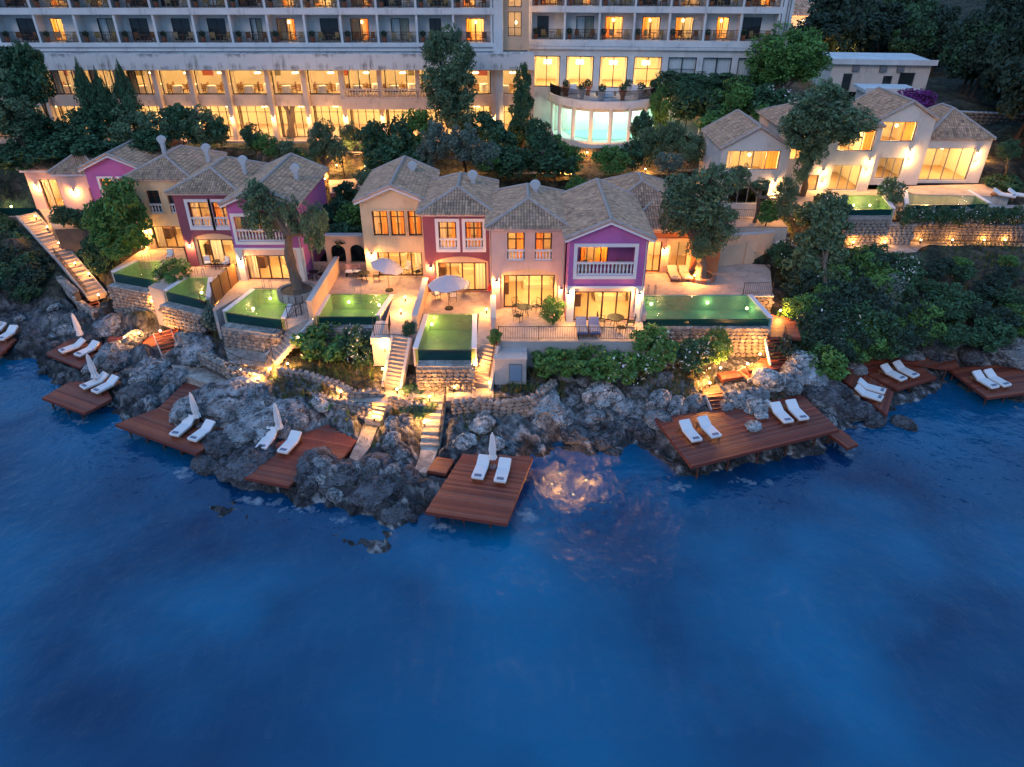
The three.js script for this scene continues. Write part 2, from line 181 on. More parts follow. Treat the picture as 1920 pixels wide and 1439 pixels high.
// the ground is dug away under whatever is built on it
const zones = [...DECKS.map(d => [d[1], d[2], 0.5]), ...PATHS.map(p => [p[0], p[1], 0.25]), [VPATH, 5.55, 0.3], [[[1590, 425], [1960, 425], [1960, 447], [1590, 462]], 5.9, 0.3]].map(([p, y, g]) => ({ q: p.map(a => q2(P(a[0], a[1], y))), y: y - g, s: 1.3 }));
for (const [a, b, w] of [[[912, 643, 5.2], [899, 722, 2.45], 0.9], [[753, 631, 5.2], [735, 727, 2.3], 0.8], [[578, 594, 5.15], [508, 674, 2.75], 0.9], [[820, 746, 2.4], [806, 838, 0.95], 0.8], [[712, 752, 2.3], [699, 790, 1.45], 0.8], [[48, 402, 6.7], [118, 478, 4.5], 1.1], [[118, 478, 4.5], [182, 555, 2.5], 1.0], [[150, 545, 2.6], [182, 590, 1.35], 0.9], [[303, 622, 2.6], [322, 668, 1.15], 0.9], [[1452, 634, 4.1], [1462, 684, 2.75], 0.9], [[1422, 690, 2.7], [1392, 706, 2.2], 0.8], [[1340, 740, 2.05], [1352, 768, 1.62], 0.8]]) { const A = P(...a), B = P(...b), n = 5, dx = B.x - A.x, dz = B.z - A.z, L = Math.hypot(dx, dz), nx = -dz / L * w, nz = dx / L * w; for (let i = 0; i < n; i++) { const p = A.clone().lerp(B, i / n), q = A.clone().lerp(B, (i + 1) / n); zones.push({ q: [[p.x + nx, p.z + nz], [q.x + nx, q.z + nz], [q.x - nx, q.z - nz], [p.x - nx, p.z - nz]], y: q.y - 0.3, s: 1.6 }); } }
for (const r of [[-22.5, -14.8, -54, -46.8, 4], [-22.5, -17, -48, -45.6, 2.6], [-14.8, -9.2, -56, -46.3, 4], [-9.2, -6.6, -56, -44.6, 4.2], [-6.8, -1.3, -52, -41.4, 2.2], [-1.3, 9.6, -49, -43.4, 4.2], [9.5, 19.2, -56, -46.6, 2.6], [-28, -22, -57, -49.8, 2.5], [-34, -27.5, -61.5, -53.6, 2.0]]) zones.push({ q: rect(r[0], r[1], r[2], r[3]), y: r[4], s: 2.2 });
for (const r of [[17.8, 24.3, -72, -60, 7.2], [24.2, 33.6, -75, -65.3, 8.4], [28, 36.5, -66, -60.8, 6.2], [33.5, 38.7, -76, -66, 8.8], [36, 46.2, -77, -63.8, 8.7], [-39, -27.5, -74, -61, 4.9], [-27.8, -16.6, -66, -53, 4.9], [-12, -6.7, -63.2, -54, 4.9], [-6.8, 3.9, -60, -48, 4.9], [3.8, 9.5, -56, -46, 4.9], [9.4, 17.4, -65, -55, 4.9], [-46.6, -38, -75, -65.8, 6.5], [-62, 30, -97, -79.4, 10.05], [4, 17, -91, -77.6, 10.1]]) zones.push({ q: rect(r[0], r[1], r[2], r[3]), y: r[4], s: 2.5 });
for (const z of zones) { z.x0 = Math.min(...z.q.map(p => p[0])) - 2.5; z.x1 = Math.max(...z.q.map(p => p[0])) + 2.5; z.z0 = Math.min(...z.q.map(p => p[1])) - 2.5; z.z1 = Math.max(...z.q.map(p => p[1])) + 2.5; }
function polyDist(q, x, z) { let inside = false, d = 1e9; for (let i = 0, j = q.length - 1; i < q.length; j = i++) { const [ax, az] = q[i], [bx_, bz] = q[j]; if ((az > z) !== (bz > z) && x < (bx_ - ax) * (z - az) / (bz - az) + ax) inside = !inside; const dx = bx_ - ax, dz = bz - az, t = Math.max(0, Math.min(1, ((x - ax) * dx + (z - az) * dz) / (dx * dx + dz * dz + 1e-9))); d = Math.min(d, Math.hypot(x - ax - dx * t, z - az - dz * t)); } return inside ? 0 : d; }
function hBase(x, z) {
  let s = 0, t = 0;
  for (const c of ctl) { const dx = x - c[0], dz = z - c[1], d = dx * dx + dz * dz + 0.25, w = 1 / (d * d); s += w * c[2]; t += w; }
  return s / t;
}
const rockMask = (x, z, h) => { const d = -z - (36 + 0.0065 * x * x * (Math.abs(x) < 40 ? 1 : 0.8)); return h < 2.7 ? Math.max(0, Math.min(1, (2.9 - h) / 0.9)) * (x > 24 && h > 1.2 ? 0.5 : 1) : 0; };
function hAt(x, z) {
  let h = hBase(x, z); const m = rockMask(x, z, h);
  h += m * (0.75 * (ridge(x * 0.22, 3.1, z * 0.22, 4) - 0.34) + 0.62 * (ridge(x * 0.7, 7.7, z * 0.7, 5) - 0.3)) * (h < -1.5 ? 0.5 : 1);
  h += h > 2 ? 0.18 * fbm(x * 0.3, 1.3, z * 0.3, 3) : 0;
  for (const k of zones) if (x > k.x0 && x < k.x1 && z > k.z0 && z < k.z1 && h > k.y) { const d = polyDist(k.q, x, z); h = Math.min(h, k.y + d * k.s); }
  return h;
}
{
  const xs = [], zs = [];
  for (let x = -900; x < -64; x += x < -120 ? 90 : 7) xs.push(x); for (let x = -58; x <= 62; x += x < -38 ? 0.5 : x < 32 ? 0.2 : 0.4) xs.push(x); for (let x = 66; x <= 900; x += x > 120 ? 90 : 7) xs.push(x);
  for (let z = -20; z > -60; z -= z > -27 ? 1.5 : z > -48 ? 0.2 : 0.32) zs.push(z); for (let z = -60; z > -90; z -= 1) zs.push(z); for (let z = -92; z > -900; z -= z > -140 ? 6 : 80) zs.push(z);
  const nx = xs.length, nzz = zs.length, pos = new Float32Array(nx * nzz * 3), col = new Float32Array(nx * nzz * 3), uv = new Float32Array(nx * nzz * 2), idx = [];
  for (let j = 0; j < nzz; j++) for (let i = 0; i < nx; i++) {
    const k = j * nx + i, x = xs[i], z = zs[j], far = Math.abs(x) > 160 || z < -260, h = far ? 16 + (x > 60 ? 20 : 0) - (z > -60 ? 8 : 0) : hAt(x, z), m = far ? 0 : rockMask(x, z, h);
    pos.set([x + (m ? 0.25 * n3(x * 0.8, 5, z * 0.8) : 0), h, z + (m ? 0.25 * n3(x * 0.8, 25, z * 0.8) : 0)], k * 3); uv.set([x, z + h * 0.7], k * 2);
    // matter, plus the cove's painted shade: pale limestone, dark wet-stained crust and weed with its own outline at the tide line, soil and scrub inland
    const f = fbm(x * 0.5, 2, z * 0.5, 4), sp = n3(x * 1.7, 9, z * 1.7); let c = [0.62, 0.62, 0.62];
    if (h + 0.9 * f + 0.25 * sp < (x < -2 && z > -38 ? 1.25 : 0.7)) c = sp > 0.28 ? [0.6, 0.6, 0.6] : [0.11, 0.115, 0.125]; else if (sp + f > 0.12) c = [0.26, 0.26, 0.26]; else if (sp - f > 0.34) c = [0.85, 0.85, 0.84]; else c = [0.5, 0.5, 0.5]; if (x + 3 * f < -29 && sp < 0.35) c = c.map(v => v * 0.5);  // last step darkens the sheltered cove: its deep shade painted into the rock colour
    const soil = f + sp * 0.4 > 0.12 ? [0.24, 0.18, 0.12] : f > -0.12 ? [0.13, 0.135, 0.07] : [0.06, 0.085, 0.035];
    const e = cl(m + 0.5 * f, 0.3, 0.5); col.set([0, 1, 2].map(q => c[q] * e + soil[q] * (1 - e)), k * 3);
    if (i + 1 < nx && j + 1 < nzz) idx.push(k, k + 1, k + nx, k + 1, k + nx + 1, k + nx);
  }
  const g = new THREE.BufferGeometry(); g.setAttribute('position', new THREE.BufferAttribute(pos, 3)); g.setAttribute('color', new THREE.BufferAttribute(col, 3)); g.setAttribute('uv', new THREE.BufferAttribute(uv, 2)); g.setIndex(idx); g.computeVertexNormals();
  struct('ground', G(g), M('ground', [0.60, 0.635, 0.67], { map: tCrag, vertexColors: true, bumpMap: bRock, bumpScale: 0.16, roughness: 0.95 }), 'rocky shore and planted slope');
}
{
  const g = new THREE.PlaneGeometry(1800, 1000, 1, 1); g.rotateX(-Math.PI / 2); g.translate(0, 0, -100 + 300);
  struct('sea', G(g), MT.sea, 'calm dark blue sea');
  const s = new THREE.PlaneGeometry(1800, 700); s.rotateX(-Math.PI / 2); s.translate(0, -4.2, 330 - 20); struct('seabed', G(s), M('seabed', [0.05, 0.07, 0.07], { map: tRock }), 'dark sea floor under the water');
}
// ---------------------------------------------------------------- building kit
function tileSlope(pts, out, seed, pitch = 0.21, course = 0.31) {
  const r = rng(seed), A = pts[0], B = pts[1], s = B.clone().sub(A), L = s.length(); s.normalize();
  const n = s.clone().cross(pts[2].clone().sub(A)).normalize(), t = n.clone().cross(s);
  const q = pts.map(p => { const d = p.clone().sub(A); return [d.dot(s), d.dot(t)]; });
  const tmax = x => { let m = 0; for (let i = 1; i < q.length; i++) { const a = q[i], b = q[(i + 1) % q.length]; const lo = Math.min(a[0], b[0]), hi = Math.max(a[0], b[0]); if (x >= lo && x <= hi && hi - lo > 1e-6) m = Math.max(m, a[1] + (b[1] - a[1]) * (x - a[0]) / (b[0] - a[0])); } return m; };
  const pos = out.pos, col = out.col, uv = out.uv, put = (x, y, z) => { const p = A.clone().addScaledVector(s, x).addScaledVector(t, y).addScaledVector(n, z); return [p.x, p.y, p.z, x, y]; };
  const tri = (a, b, c, k) => { for (const v of [a, b, c]) { pos.push(v[0], v[1], v[2]); uv.push(v[3], v[4]); col.push(...k); } };
  const m = Math.max(1, Math.round(L / pitch)), w = L / m;
  for (let i = 0; i < m; i++) {
    const c = (i + 0.5) * w, T = tmax(c); if (T < 0.1) continue;
    for (let y = -0.06; y < T; y += course) {
      const y1 = Math.min(T, y + course + 0.02), v = 0.8 + 0.36 * r(), k = r(), cc = k > 0.86 ? [v * 1.25, v * 1.22, v * 1.2] : k < 0.12 ? [v * 0.7, v * 0.7, v * 0.72] : [v, v * (0.95 + 0.1 * r()), v * (0.92 + 0.16 * r())], prof = [[-0.5, 0.012], [-0.28, 0.07], [0, 0.098], [0.28, 0.07], [0.5, 0.012]];
      const lo = prof.map(p => put(c + p[0] * w, y, p[1] + 0.03)), hi = prof.map(p => put(c + p[0] * w * 0.92, y1, p[1] * 0.9));
      for (let j = 0; j < 4; j++) { tri(lo[j], lo[j + 1], hi[j + 1], cc); tri(lo[j], hi[j + 1], hi[j], cc); }
      const f = prof.map(p => put(c + p[0] * w, y, 0)); for (let j = 1; j < 3; j++) { tri(f[j], f[j + 1], lo[j + 1], cc); tri(f[j], lo[j + 1], lo[j], cc); }
    }
  }
}
let seedN = 100;
// roof over x0..x1, z0 (front) .. z1 (back), eave height y; kinds: gable (ridge along z), hip, gableX (ridge along x), hipx
function makeRoof(h, x0, x1, z0, z1, y, rise, kind, o = {}) {
  const ov = o.over ?? 0.38, X0 = x0 - ov, X1 = x1 + ov, Z0 = z0 + ov, Z1 = z1 - ov, yt = y + rise, xm = (X0 + X1) / 2, zm = (Z0 + Z1) / 2, y0 = y - 0.02;
  const f0 = V3(X0, y0, Z0), f1 = V3(X1, y0, Z0), b0 = V3(X0, y0, Z1), b1 = V3(X1, y0, Z1), sl = [], caps = [];
  if (kind === 'gable' || kind === 'hip' || kind === 'hipfront') {
    const a = kind === 'gable' ? 0 : (o.run ?? (X1 - X0) / 2), rf = V3(xm, yt, Z0 - a), rb = V3(xm, yt, Z1 + (kind === 'hip' ? a : 0));
    sl.push([b0, f0, rf, rb], [f1, b1, rb, rf]); if (a) sl.push([f0, f1, rf]); if (kind === 'hip') sl.push([b1, b0, rb]);
    caps.push([rf, rb]); if (a) caps.push([f0, rf], [f1, rf]); if (kind === 'hip') caps.push([b0, rb], [b1, rb]); if (kind === 'gable') caps.push([f0, rf], [f1, rf], [b0, rb], [b1, rb]);
  } else {
    const a = kind === 'hipx' ? (o.run ?? (Z0 - Z1) / 2) : 0, rl = V3(X0 + a, yt, zm), rb = V3(X1 - a, yt, zm);
    sl.push([f0, f1, rb, rl], [b1, b0, rl, rb]); if (a) sl.push([b0, f0, rl], [f1, b1, rb]); caps.push([rl, rb]); if (a) caps.push([f0, rl], [b0, rl], [f1, rb], [b1, rb]);
  }
  const out = { pos: [], col: [], uv: [] }, und = [];
  for (const p of sl) { tileSlope(p, out, seedN++, o.pitch, o.course); for (let i = 1; i + 1 < p.length; i++) und.push(p[0], p[i], p[i + 1]); }
  const ug = new THREE.BufferGeometry().setFromPoints(und); const roof = part(h, 'roof', G(ug), MT.under);
  const tg = new THREE.BufferGeometry(); tg.setAttribute('position', new THREE.Float32BufferAttribute(out.pos, 3)); tg.setAttribute('color', new THREE.Float32BufferAttribute(out.col, 3)); tg.setAttribute('uv', new THREE.Float32BufferAttribute(out.uv, 2)); tg.computeVertexNormals();
  stuffPart(roof, 'roof_tiles', tg, MT.tile);
  for (const [a, b] of caps) part(roof, 'ridge_cap', bar(a.clone().add(V3(0, 0.08, 0)), b.clone().add(V3(0, 0.08, 0)), 0.13, 7), MT.cap);
  if (o.gutter !== false) part(roof, 'eave_board', kind === 'gable' ? merge([b2(X0 + 0.1, X0 + 0.36, y - 0.16, y - 0.045, Z1 + 0.1, Z0 - 0.1), b2(X1 - 0.36, X1 - 0.1, y - 0.16, y - 0.045, Z1 + 0.1, Z0 - 0.1)]) : b2(X0 + 0.1, X1 - 0.1, y - 0.16, y - 0.045, Z1 + 0.1, Z0 - 0.1), MT.trim);
  return roof;
}
function frameGeo(x0, x1, y0, y1, z, nx, ny, t = 0.07, d = 0.08, rows) {
  const l = [b2(x0, x1, y0, y0 + t, z - d, z), b2(x0, x1, y1 - t, y1, z - d, z), b2(x0, x0 + t, y0 + t, y1 - t, z - d, z), b2(x1 - t, x1, y0 + t, y1 - t, z - d, z)];
  for (let i = 1; i < nx; i++) { const x = x0 + (x1 - x0) * i / nx; l.push(b2(x - t / 2, x + t / 2, y0 + t, y1 - t, z - d + 0.003, z - 0.003)); }
  for (const f of rows || Array.from({ length: ny - 1 }, (_, i) => (i + 1) / ny)) { const y = y0 + (y1 - y0) * f; l.push(b2(x0 + t, x1 - t, y - t / 3, y + t / 3, z - d + 0.006, z - 0.006)); }
  return merge(l);
}
function curtainGeo(x0, x1, y0, y1, z) { const n = 16, g = new THREE.PlaneGeometry(x1 - x0, y1 - y0, n, 1), p = g.attributes.position; for (let i = 0; i < p.count; i++) p.setZ(i, 0.045 * Math.sin(p.getX(i) * 24 + x0 * 7)); g.translate((x0 + x1) / 2, (y0 + y1) / 2, z); g.computeVertexNormals(); return G(g, true); }
const balGeo = lathe([[0.03, 0], [0.075, 0.02], [0.05, 0.08], [0.085, 0.26], [0.04, 0.52], [0.07, 0.58], [0.07, 0.62]], 6);
function balustrade(h, x0, x1, y0, z, ht = 0.85, mat = MT.trim, gap = 0.26) {
  const b = part(h, 'balustrade', merge([b2(x0, x1, y0, y0 + 0.1, z - 0.16, z), b2(x0, x1, y0 + ht - 0.12, y0 + ht, z - 0.18, z + 0.02)]), mat), n = Math.max(2, Math.round((x1 - x0) / gap));
  for (let i = 0; i < n; i++) { const m = part(b, 'baluster', balGeo, mat); m.position.set(x0 + (i + 0.5) * (x1 - x0) / n, y0 + 0.1, z - 0.08); m.scale.set(1, (ht - 0.22) / 0.62, 1); }
}
// a window or glazed door: frame with its panes as sub-parts; r = [x0, x1, y0, y1]
function windowUnit(h, r, z, o = {}) {
  const [x0, x1, y0, y1] = r, nx = o.nx ?? 2, ny = o.ny ?? 1, t = o.t ?? 0.07, f = part(h, o.name ?? 'window', frameGeo(x0, x1, y0, y1, z, nx, ny, t, 0.08, o.rows), o.frame ?? MT.frame), ys = [0, ...(o.rows || Array.from({ length: ny - 1 }, (_, i) => (i + 1) / ny)), 1];
  for (let i = 0; i < nx; i++) for (let j = 0; j + 1 < ys.length; j++) { const a = x0 + (x1 - x0) * i / nx, b = x0 + (x1 - x0) * (i + 1) / nx, c = y0 + (y1 - y0) * ys[j], d = y0 + (y1 - y0) * ys[j + 1]; const g = new THREE.PlaneGeometry(b - a - t, d - c - t * 0.6); g.translate((a + b) / 2, (c + d) / 2, z - 0.04); part(f, 'pane', G(g), o.glass ?? MT.glass); }
  if (o.surround) { const s = o.surround; part(h, 'window_surround', wallGeo(rect(x0 - s, x1 + s, y0 - s, y1 + s), [rect(x0, x1, y0, y1)], o.face ?? 0.06, 0.06), o.trim ?? MT.trim); }
  if (o.bal) balustrade(h, x0 + 0.01, x1 - 0.01, y0 + 0.01, (o.wallz ?? 0) - 0.02, o.bal);
  if (o.sill) part(h, 'window_sill', b2(x0 - 0.1, x1 + 0.1, y0 - 0.1, y0 - 0.002, (o.wallz ?? 0) - 0.1, (o.wallz ?? 0) + 0.1), o.trim ?? MT.trim);
  for (const [a, b, m] of o.curtains || []) part(h, 'curtain', curtainGeo(x0 + (x1 - x0) * a, x0 + (x1 - x0) * b, y0 - 0.05, y1 + 0.05, z - 0.28 - 0.07 * R()), m);
  return f;
}
function lining(h, x0, x1, y0, y1, z0, z1, mat = MT.room, floor = MT.floorIn) { // inner faces of a room, open to the front
  part(h, 'room_wall', merge([b2(x0, x0 + 0.06, y0, y1, z1, z0), b2(x1 - 0.06, x1, y0, y1, z1, z0), b2(x0 + 0.06, x1 - 0.06, y0, y1, z1, z1 + 0.06), b2(x0 + 0.06, x1 - 0.06, y1 - 0.06, y1, z1 + 0.06, z0)]), mat);
  part(h, 'room_floor', b2(x0 + 0.06, x1 - 0.06, y0, y0 + 0.06, z1 + 0.06, z0), floor);
}
const lampBall = new THREE.SphereGeometry(0.16, 12, 8), shadeGeo = lathe([[0.1, 0.22], [0.22, 0], [0.2, 0.01], [0.09, 0.21]], 12);
function roomLamp(x, y, z, I, label, group, c = WARM2) {
  const t = thing('ceiling_lamp', label, 'lamp', [x, y, z], 0, group); part(t, 'lamp_globe', lampBall, MT.lampSoft); part(t, 'rod', cyl(0.015, 0.015, 0.3, 0, 0.15, 0, 5), MT.dark); light(x, y, z, I, c, 5); return t;
}
const sconceBack = bx(0.16, 0.28, 0.05, 0, 0, 0.025), sconceGlass = lathe([[0.001, -0.13], [0.07, -0.12], [0.10, 0.10], [0.06, 0.13], [0.001, 0.14]], 10), sconceCap = lathe([[0.001, 0.24], [0.05, 0.2], [0.13, 0.14], [0.13, 0.13], [0.001, 0.13]], 10);
function sconce(x, y, z, I, label, group, turn = 0) { // wall lantern on a wall facing +z
  const t = thing('wall_lamp', label, 'wall lamp', [x, y, z], turn, group); part(t, 'back_plate', sconceBack, MT.dark); const g = part(t, 'lamp_glass', sconceGlass, MT.bulb); g.position.z = 0.16; const c = part(t, 'cap', sconceCap, MT.dark); c.position.z = 0.16;
  light(x + 0.16 * Math.sin(turn), y, z + 0.16 * Math.cos(turn), I * 4.8, WARM, 5); return t;
}
const chimneyGeo = merge([bx(0.44, 1.3, 0.44, 0, 0.2, 0), bx(0.56, 0.08, 0.56, 0, 0.84, 0)]);
const capGeo = (() => { const s = new THREE.Shape(); s.moveTo(-0.24, 0); s.lineTo(0.24, 0); s.lineTo(0.5, 0.42); s.absarc(0, 0.34, 0.52, 0.2, Math.PI - 0.2); s.lineTo(-0.5, 0.42); const p = new THREE.Path(); p.absarc(0, 0.42, 0.1, 0, 7); s.holes.push(p); const g = new THREE.ExtrudeGeometry(s, { depth: 0.4, bevelEnabled: true, bevelSize: 0.03, bevelThickness: 0.03, bevelSegments: 1, curveSegments: 8 }); g.translate(0, 0.88, -0.2); return G(g); })();
function chimney(h, x, y, z) { const c = part(h, 'chimney', chimneyGeo, MT.chimney); c.position.set(x, y - 0.75, z); part(c, 'chimney_cap', capGeo, MT.chimney); c.scale.set(0.74, 0.7, 0.74); }

// ---------------------------------------------------------------- the row of terraced houses
const BASE = 5.2;
function house(s) {
  const { x0, x1, zf, depth = 8, base = BASE } = s, cx = (x0 + x1) / 2, w = x1 - x0, hw = w / 2, eave = s.eave ?? 6.35, th = 0.3, rise = s.rise ?? 1.3;
  const h = thing('house', s.label, 'house', [cx, base, zf], 0, s.group ?? 'terraced houses');
  const L = ([u0, v0, u1, v1]) => { const a = D(u0, (v0 + v1) / 2, zf), b = D(u1, (v0 + v1) / 2, zf), c = D((u0 + u1) / 2, v0, zf), d = D((u0 + u1) / 2, v1, zf); return [Math.max(-hw + 0.3, a.x - cx), Math.min(hw - 0.3, b.x - cx), Math.max(0.06, d.y - base), c.y - base]; };
  const mat = s.mat, holes = [], apexOf = s.roof === 'gable' ? [[-hw, 0], [hw, 0], [hw, eave], [0, eave + rise * hw / (hw + 0.38)], [-hw, eave]] : rect(-hw, hw, 0, eave);
  const ups = (s.windows || []).map(w => ({ ...w, r: L(w.px) }));
  for (const u of ups) holes.push(rect(...u.r));
  let dr = s.door && L(s.door.px);
  if (dr) dr[2] = 0.06;
  let archPath = null;
  if (s.arch) { // a shallow arched recess over the doors, in its own plaster
    const a = L(s.arch.px), m = new THREE.Path(), sp = a[3] - 0.42; a[2] = 0.02; m.moveTo(a[0], a[2]); m.lineTo(a[1], a[2]); m.lineTo(a[1], sp); m.quadraticCurveTo((a[0] + a[1]) / 2, a[3] + 0.42, a[0], sp); m.lineTo(a[0], a[2]);
    archPath = m; const big = a;
    part(h, 'arch_recess', wallGeo(rect(big[0] - 0.1, big[1] + 0.1, 0.01, big[3] + 0.3), dr ? [rect(...dr)] : [], -0.14, 0.16), s.arch.mat);
    holes.push(m);
  } else if (dr) holes.push(rect(...dr));
  if (s.twoTone) { // lower storey in its own colour between pilasters
    const yb = s.twoTone.y; part(h, 'wall', wallGeo(apexOf.map(p => [p[0], Math.max(p[1], yb)]), ups.map(u => rect(...u.r)), 0, th), mat);
    part(h, 'lower_wall', wallGeo(rect(-hw, hw, 0, yb - 0.002), dr ? [rect(...dr)] : [], -0.12, th - 0.12), s.twoTone.mat);
    part(h, 'band', b2(-hw - 0.03, hw + 0.03, yb - 0.16, yb - 0.005, -0.1, 0.06), MT.trim);
    part(h, 'pilaster', b2(-hw - 0.02, -hw + 0.5, 0, yb - 0.165, -0.115, 0.04), s.twoTone.pil ?? MT.white); part(h, 'pilaster', b2(hw - 0.5, hw + 0.02, 0, yb - 0.165, -0.115, 0.04), s.twoTone.pil ?? MT.white);
  } else part(h, 'wall', wallGeo(apexOf, holes, 0, archPath ? 0.14 : th), mat);
  if (archPath) part(h, 'inner_wall', wallGeo(rect(-hw, hw, dr ? 3.3 : 0, eave), ups.map(u => rect(...u.r)), -0.142, 0.158), mat);
  part(h, 'side_wall', b2(-hw, -hw + th, 0, eave, -depth, -th - 0.003), s.side ?? mat); part(h, 'side_wall', b2(hw - th, hw, 0, eave, -depth, -th - 0.003), s.side ?? mat);
  part(h, 'back_wall', s.roof === 'gable' ? wallGeo(apexOf.map(p => [p[0] * 0.88, p[1]]), [], -depth + th, th) : b2(-hw + th, hw - th, 0, eave, -depth, -depth + th), mat);
  lining(h, -hw + th + 0.01, hw - th - 0.01, 0, 2.85, -th - 0.005, -5.2); lining(h, -hw + th + 0.01, hw - th - 0.01, 3.05, eave - 0.1, -th - 0.005, -4.6, MT.room, MT.carpet);
  for (const u of ups) {
    if (u.type === 'loggia') {
      const [a, b, c, d] = u.r; part(h, 'window_surround', wallGeo(rect(a - 0.24, b + 0.24, c - 0.24, d + 0.24), [rect(a, b, c, d)], 0.08, 0.075), MT.trim);
      balustrade(h, a + 0.01, b - 0.01, c + 0.01, -0.03, 0.95, MT.trim, 0.27);
      const iz = -1.7, iw = [a + 0.35, b - 1.6, c + 0.05, d - 0.25]; part(h, 'loggia_wall', wallGeo(rect(-hw + 0.35, hw - 0.35, 3.1, eave - 0.17), [rect(...iw)], iz, 0.15), s.mat);
      windowUnit(h, iw, iz - 0.03, { nx: 4, frame: MT.frame, curtains: [[0.02, 0.22, MT.amber], [0.6, 0.98, MT.amber]] });
    } else windowUnit(h, u.r, u.recess ?? -0.17, { nx: 2, rows: [0.74], t: 0.105, frame: MT.frame, curtains: u.curtains, ...u.o });
  }
  if (dr) windowUnit(h, dr, -0.2, { name: 'glass_door', nx: s.door.nx ?? 4, t: 0.11, frame: MT.frame, curtains: s.door.curtains });
  makeRoof(h, -hw, hw, 0, -depth, eave + 0.06, rise, s.roof, { run: s.run, ...s.ro });
  if (s.roof === 'gable') for (const k of [-1, 1]) part(h, 'barge_board', beam(V3(k * (hw + 0.36), eave - 0.06, 0.33), V3(0, eave + rise - 0.06, 0.33), 0.1, 0.24).clone(), MT.trim);
  part(h, 'drain_pipe', cyl(0.045, 0.045, eave - 0.2, hw - 0.12, 0.02, 0.07, 6), MT.stoneTrim);
  if (s.chimney) chimney(h, s.chimney[0] - cx, s.chimney[1] - base, s.chimney[2] - zf);
  if (s.lampDown !== 0) roomLamp(cx + (s.lampX ?? 0.3), base + 2.35, zf - 2.4, (s.lampDown ?? 16) * 2.8, `glowing globe lamp in the ground floor room of the ${s.nick}`, 'lamps inside the terraced houses');
  if (s.lampUp) roomLamp(cx - 0.4, base + 5.2, zf - (s.upz ?? 2.2), s.lampUp * 3, `glowing globe lamp in the upper room of the ${s.nick}`, 'lamps inside the terraced houses', WARM);
  if (dr && s.lampDown !== 0) roomStuff(cx, base + 0.06, zf, hw, s.nick);
  return h;
}
function roomStuff(cx, y, zf, hw, nick) {
  const k = (cx * 7 | 0) % 2 ? 1 : -1, f = thing('room_sofa', `sofa seen through the glass doors of the ${nick}`, 'sofa', [cx - k * 0.9, y, zf - 3.9], 0, 'sofas inside the houses'); part(f, 'seat', bx(1.9, 0.42, 0.85, 0, 0.21, 0), MT.sofa); part(f, 'backrest', bx(1.9, 0.5, 0.22, 0, 0.67, -0.32), MT.sofa); for (const s of [-1, 1]) part(f, 'arm', bx(0.2, 0.62, 0.85, s * 1.05, 0.31, 0), MT.sofa);
  const p = thing('wall_picture', `framed picture on the back wall of the ${nick}`, 'picture', [cx - k * 0.9, y + 1.65, zf - 5.1], 0, 'pictures inside the houses'); part(p, 'canvas', bx(1.1, 0.75, 0.03), MT.art); part(p, 'frame', frameGeo(-0.6, 0.6, -0.43, 0.43, 0.04, 1, 1, 0.06, 0.06), MT.frame);
  const c = thing('room_cabinet', `dark cabinet beside the sofa of the ${nick}`, 'cabinet', [cx + k * (hw - 0.95), y, zf - 3.2], 0, 'cabinets inside the houses'); part(c, 'body', bx(0.6, 1.0, 1.3, 0, 0.5, 0), MT.frame); part(c, 'top', bx(0.66, 0.04, 1.36, 0, 1.022, 0), MT.teak);
}
MT.sofa = M('beige upholstery', [0.5, 0.38, 0.25]); MT.art = M('muted painting', [0.3, 0.22, 0.14], { map: tRock });
const AC = [[0, 0.3, MT.amber], [0.62, 1, MT.amber]], SC = [[0, 0.22, MT.sheer], [0.8, 1, MT.sheer]], win = (px, o = {}, c) => ({ px, o: { surround: 0.16, bal: 0.8, ...o }, curtains: c });
house({ nick: 'cream gabled house', label: 'cream gabled house with three tall upper windows', x0: -11.95, x1: -6.78, zf: -54.7, roof: 'gable', rise: 1.25, mat: MT.cream, windows: [[698.5, 395.5, 727.5, 443], [732, 395.5, 759, 443], [765, 395.5, 791, 443]].map((p, i) => win(p, { surround: 0.1, bal: 0, sill: 1, trim: MT.cream }, i ? AC : [[0, 0.3, MT.sheer], [0.55, 1, MT.amber]])), door: { px: [708, 473, 792, 517], curtains: [[0, 0.12, MT.sheer], [0.82, 1, MT.sheer]] }, chimney: [-8.35, 12.75, -60.2], lampUp: 6, lampDown: 12 });
house({ nick: 'mauve house with a parasol', label: 'mauve house with two white framed windows behind an open parasol', x0: -6.72, x1: -1.55, zf: -51.7, roof: 'hip', run: 2.5, rise: 1.3, mat: MT.mauve, windows: [[822.5, 416, 856, 467], [872.5, 416, 905, 467]].map((p, i) => win(p, { surround: 0.24 }, i ? AC : [[0, 0.35, MT.sheer], [0.7, 1, MT.amber]])), arch: { px: [815, 481, 917, 548], mat: MT.peach }, door: { px: [822, 493.5, 912, 542], curtains: [[0.78, 0.98, MT.sheer]] }, chimney: [-3.1, 13.05, -56.3], lampUp: 6, lampDown: 14 });
house({ nick: 'rosy house', label: 'rosy house with two balustraded windows and an arched doorway', x0: -1.5, x1: 3.85, zf: -48.6, roof: 'hip', run: 2.6, rise: 1.3, mat: MT.rosy, windows: [[951, 436, 984, 489], [1003, 436, 1035, 489]].map((p, i) => win(p, { surround: 0.12, trim: MT.rosy }, i ? [[0, 0.5, MT.amber]] : [[0.5, 1, MT.amber]])), arch: { px: [937, 505, 1047, 570], mat: MT.peach }, door: { px: [944, 517, 1040, 570], curtains: [] }, chimney: [1.75, 13.1, -53.4], lampUp: 6, lampDown: 16 });
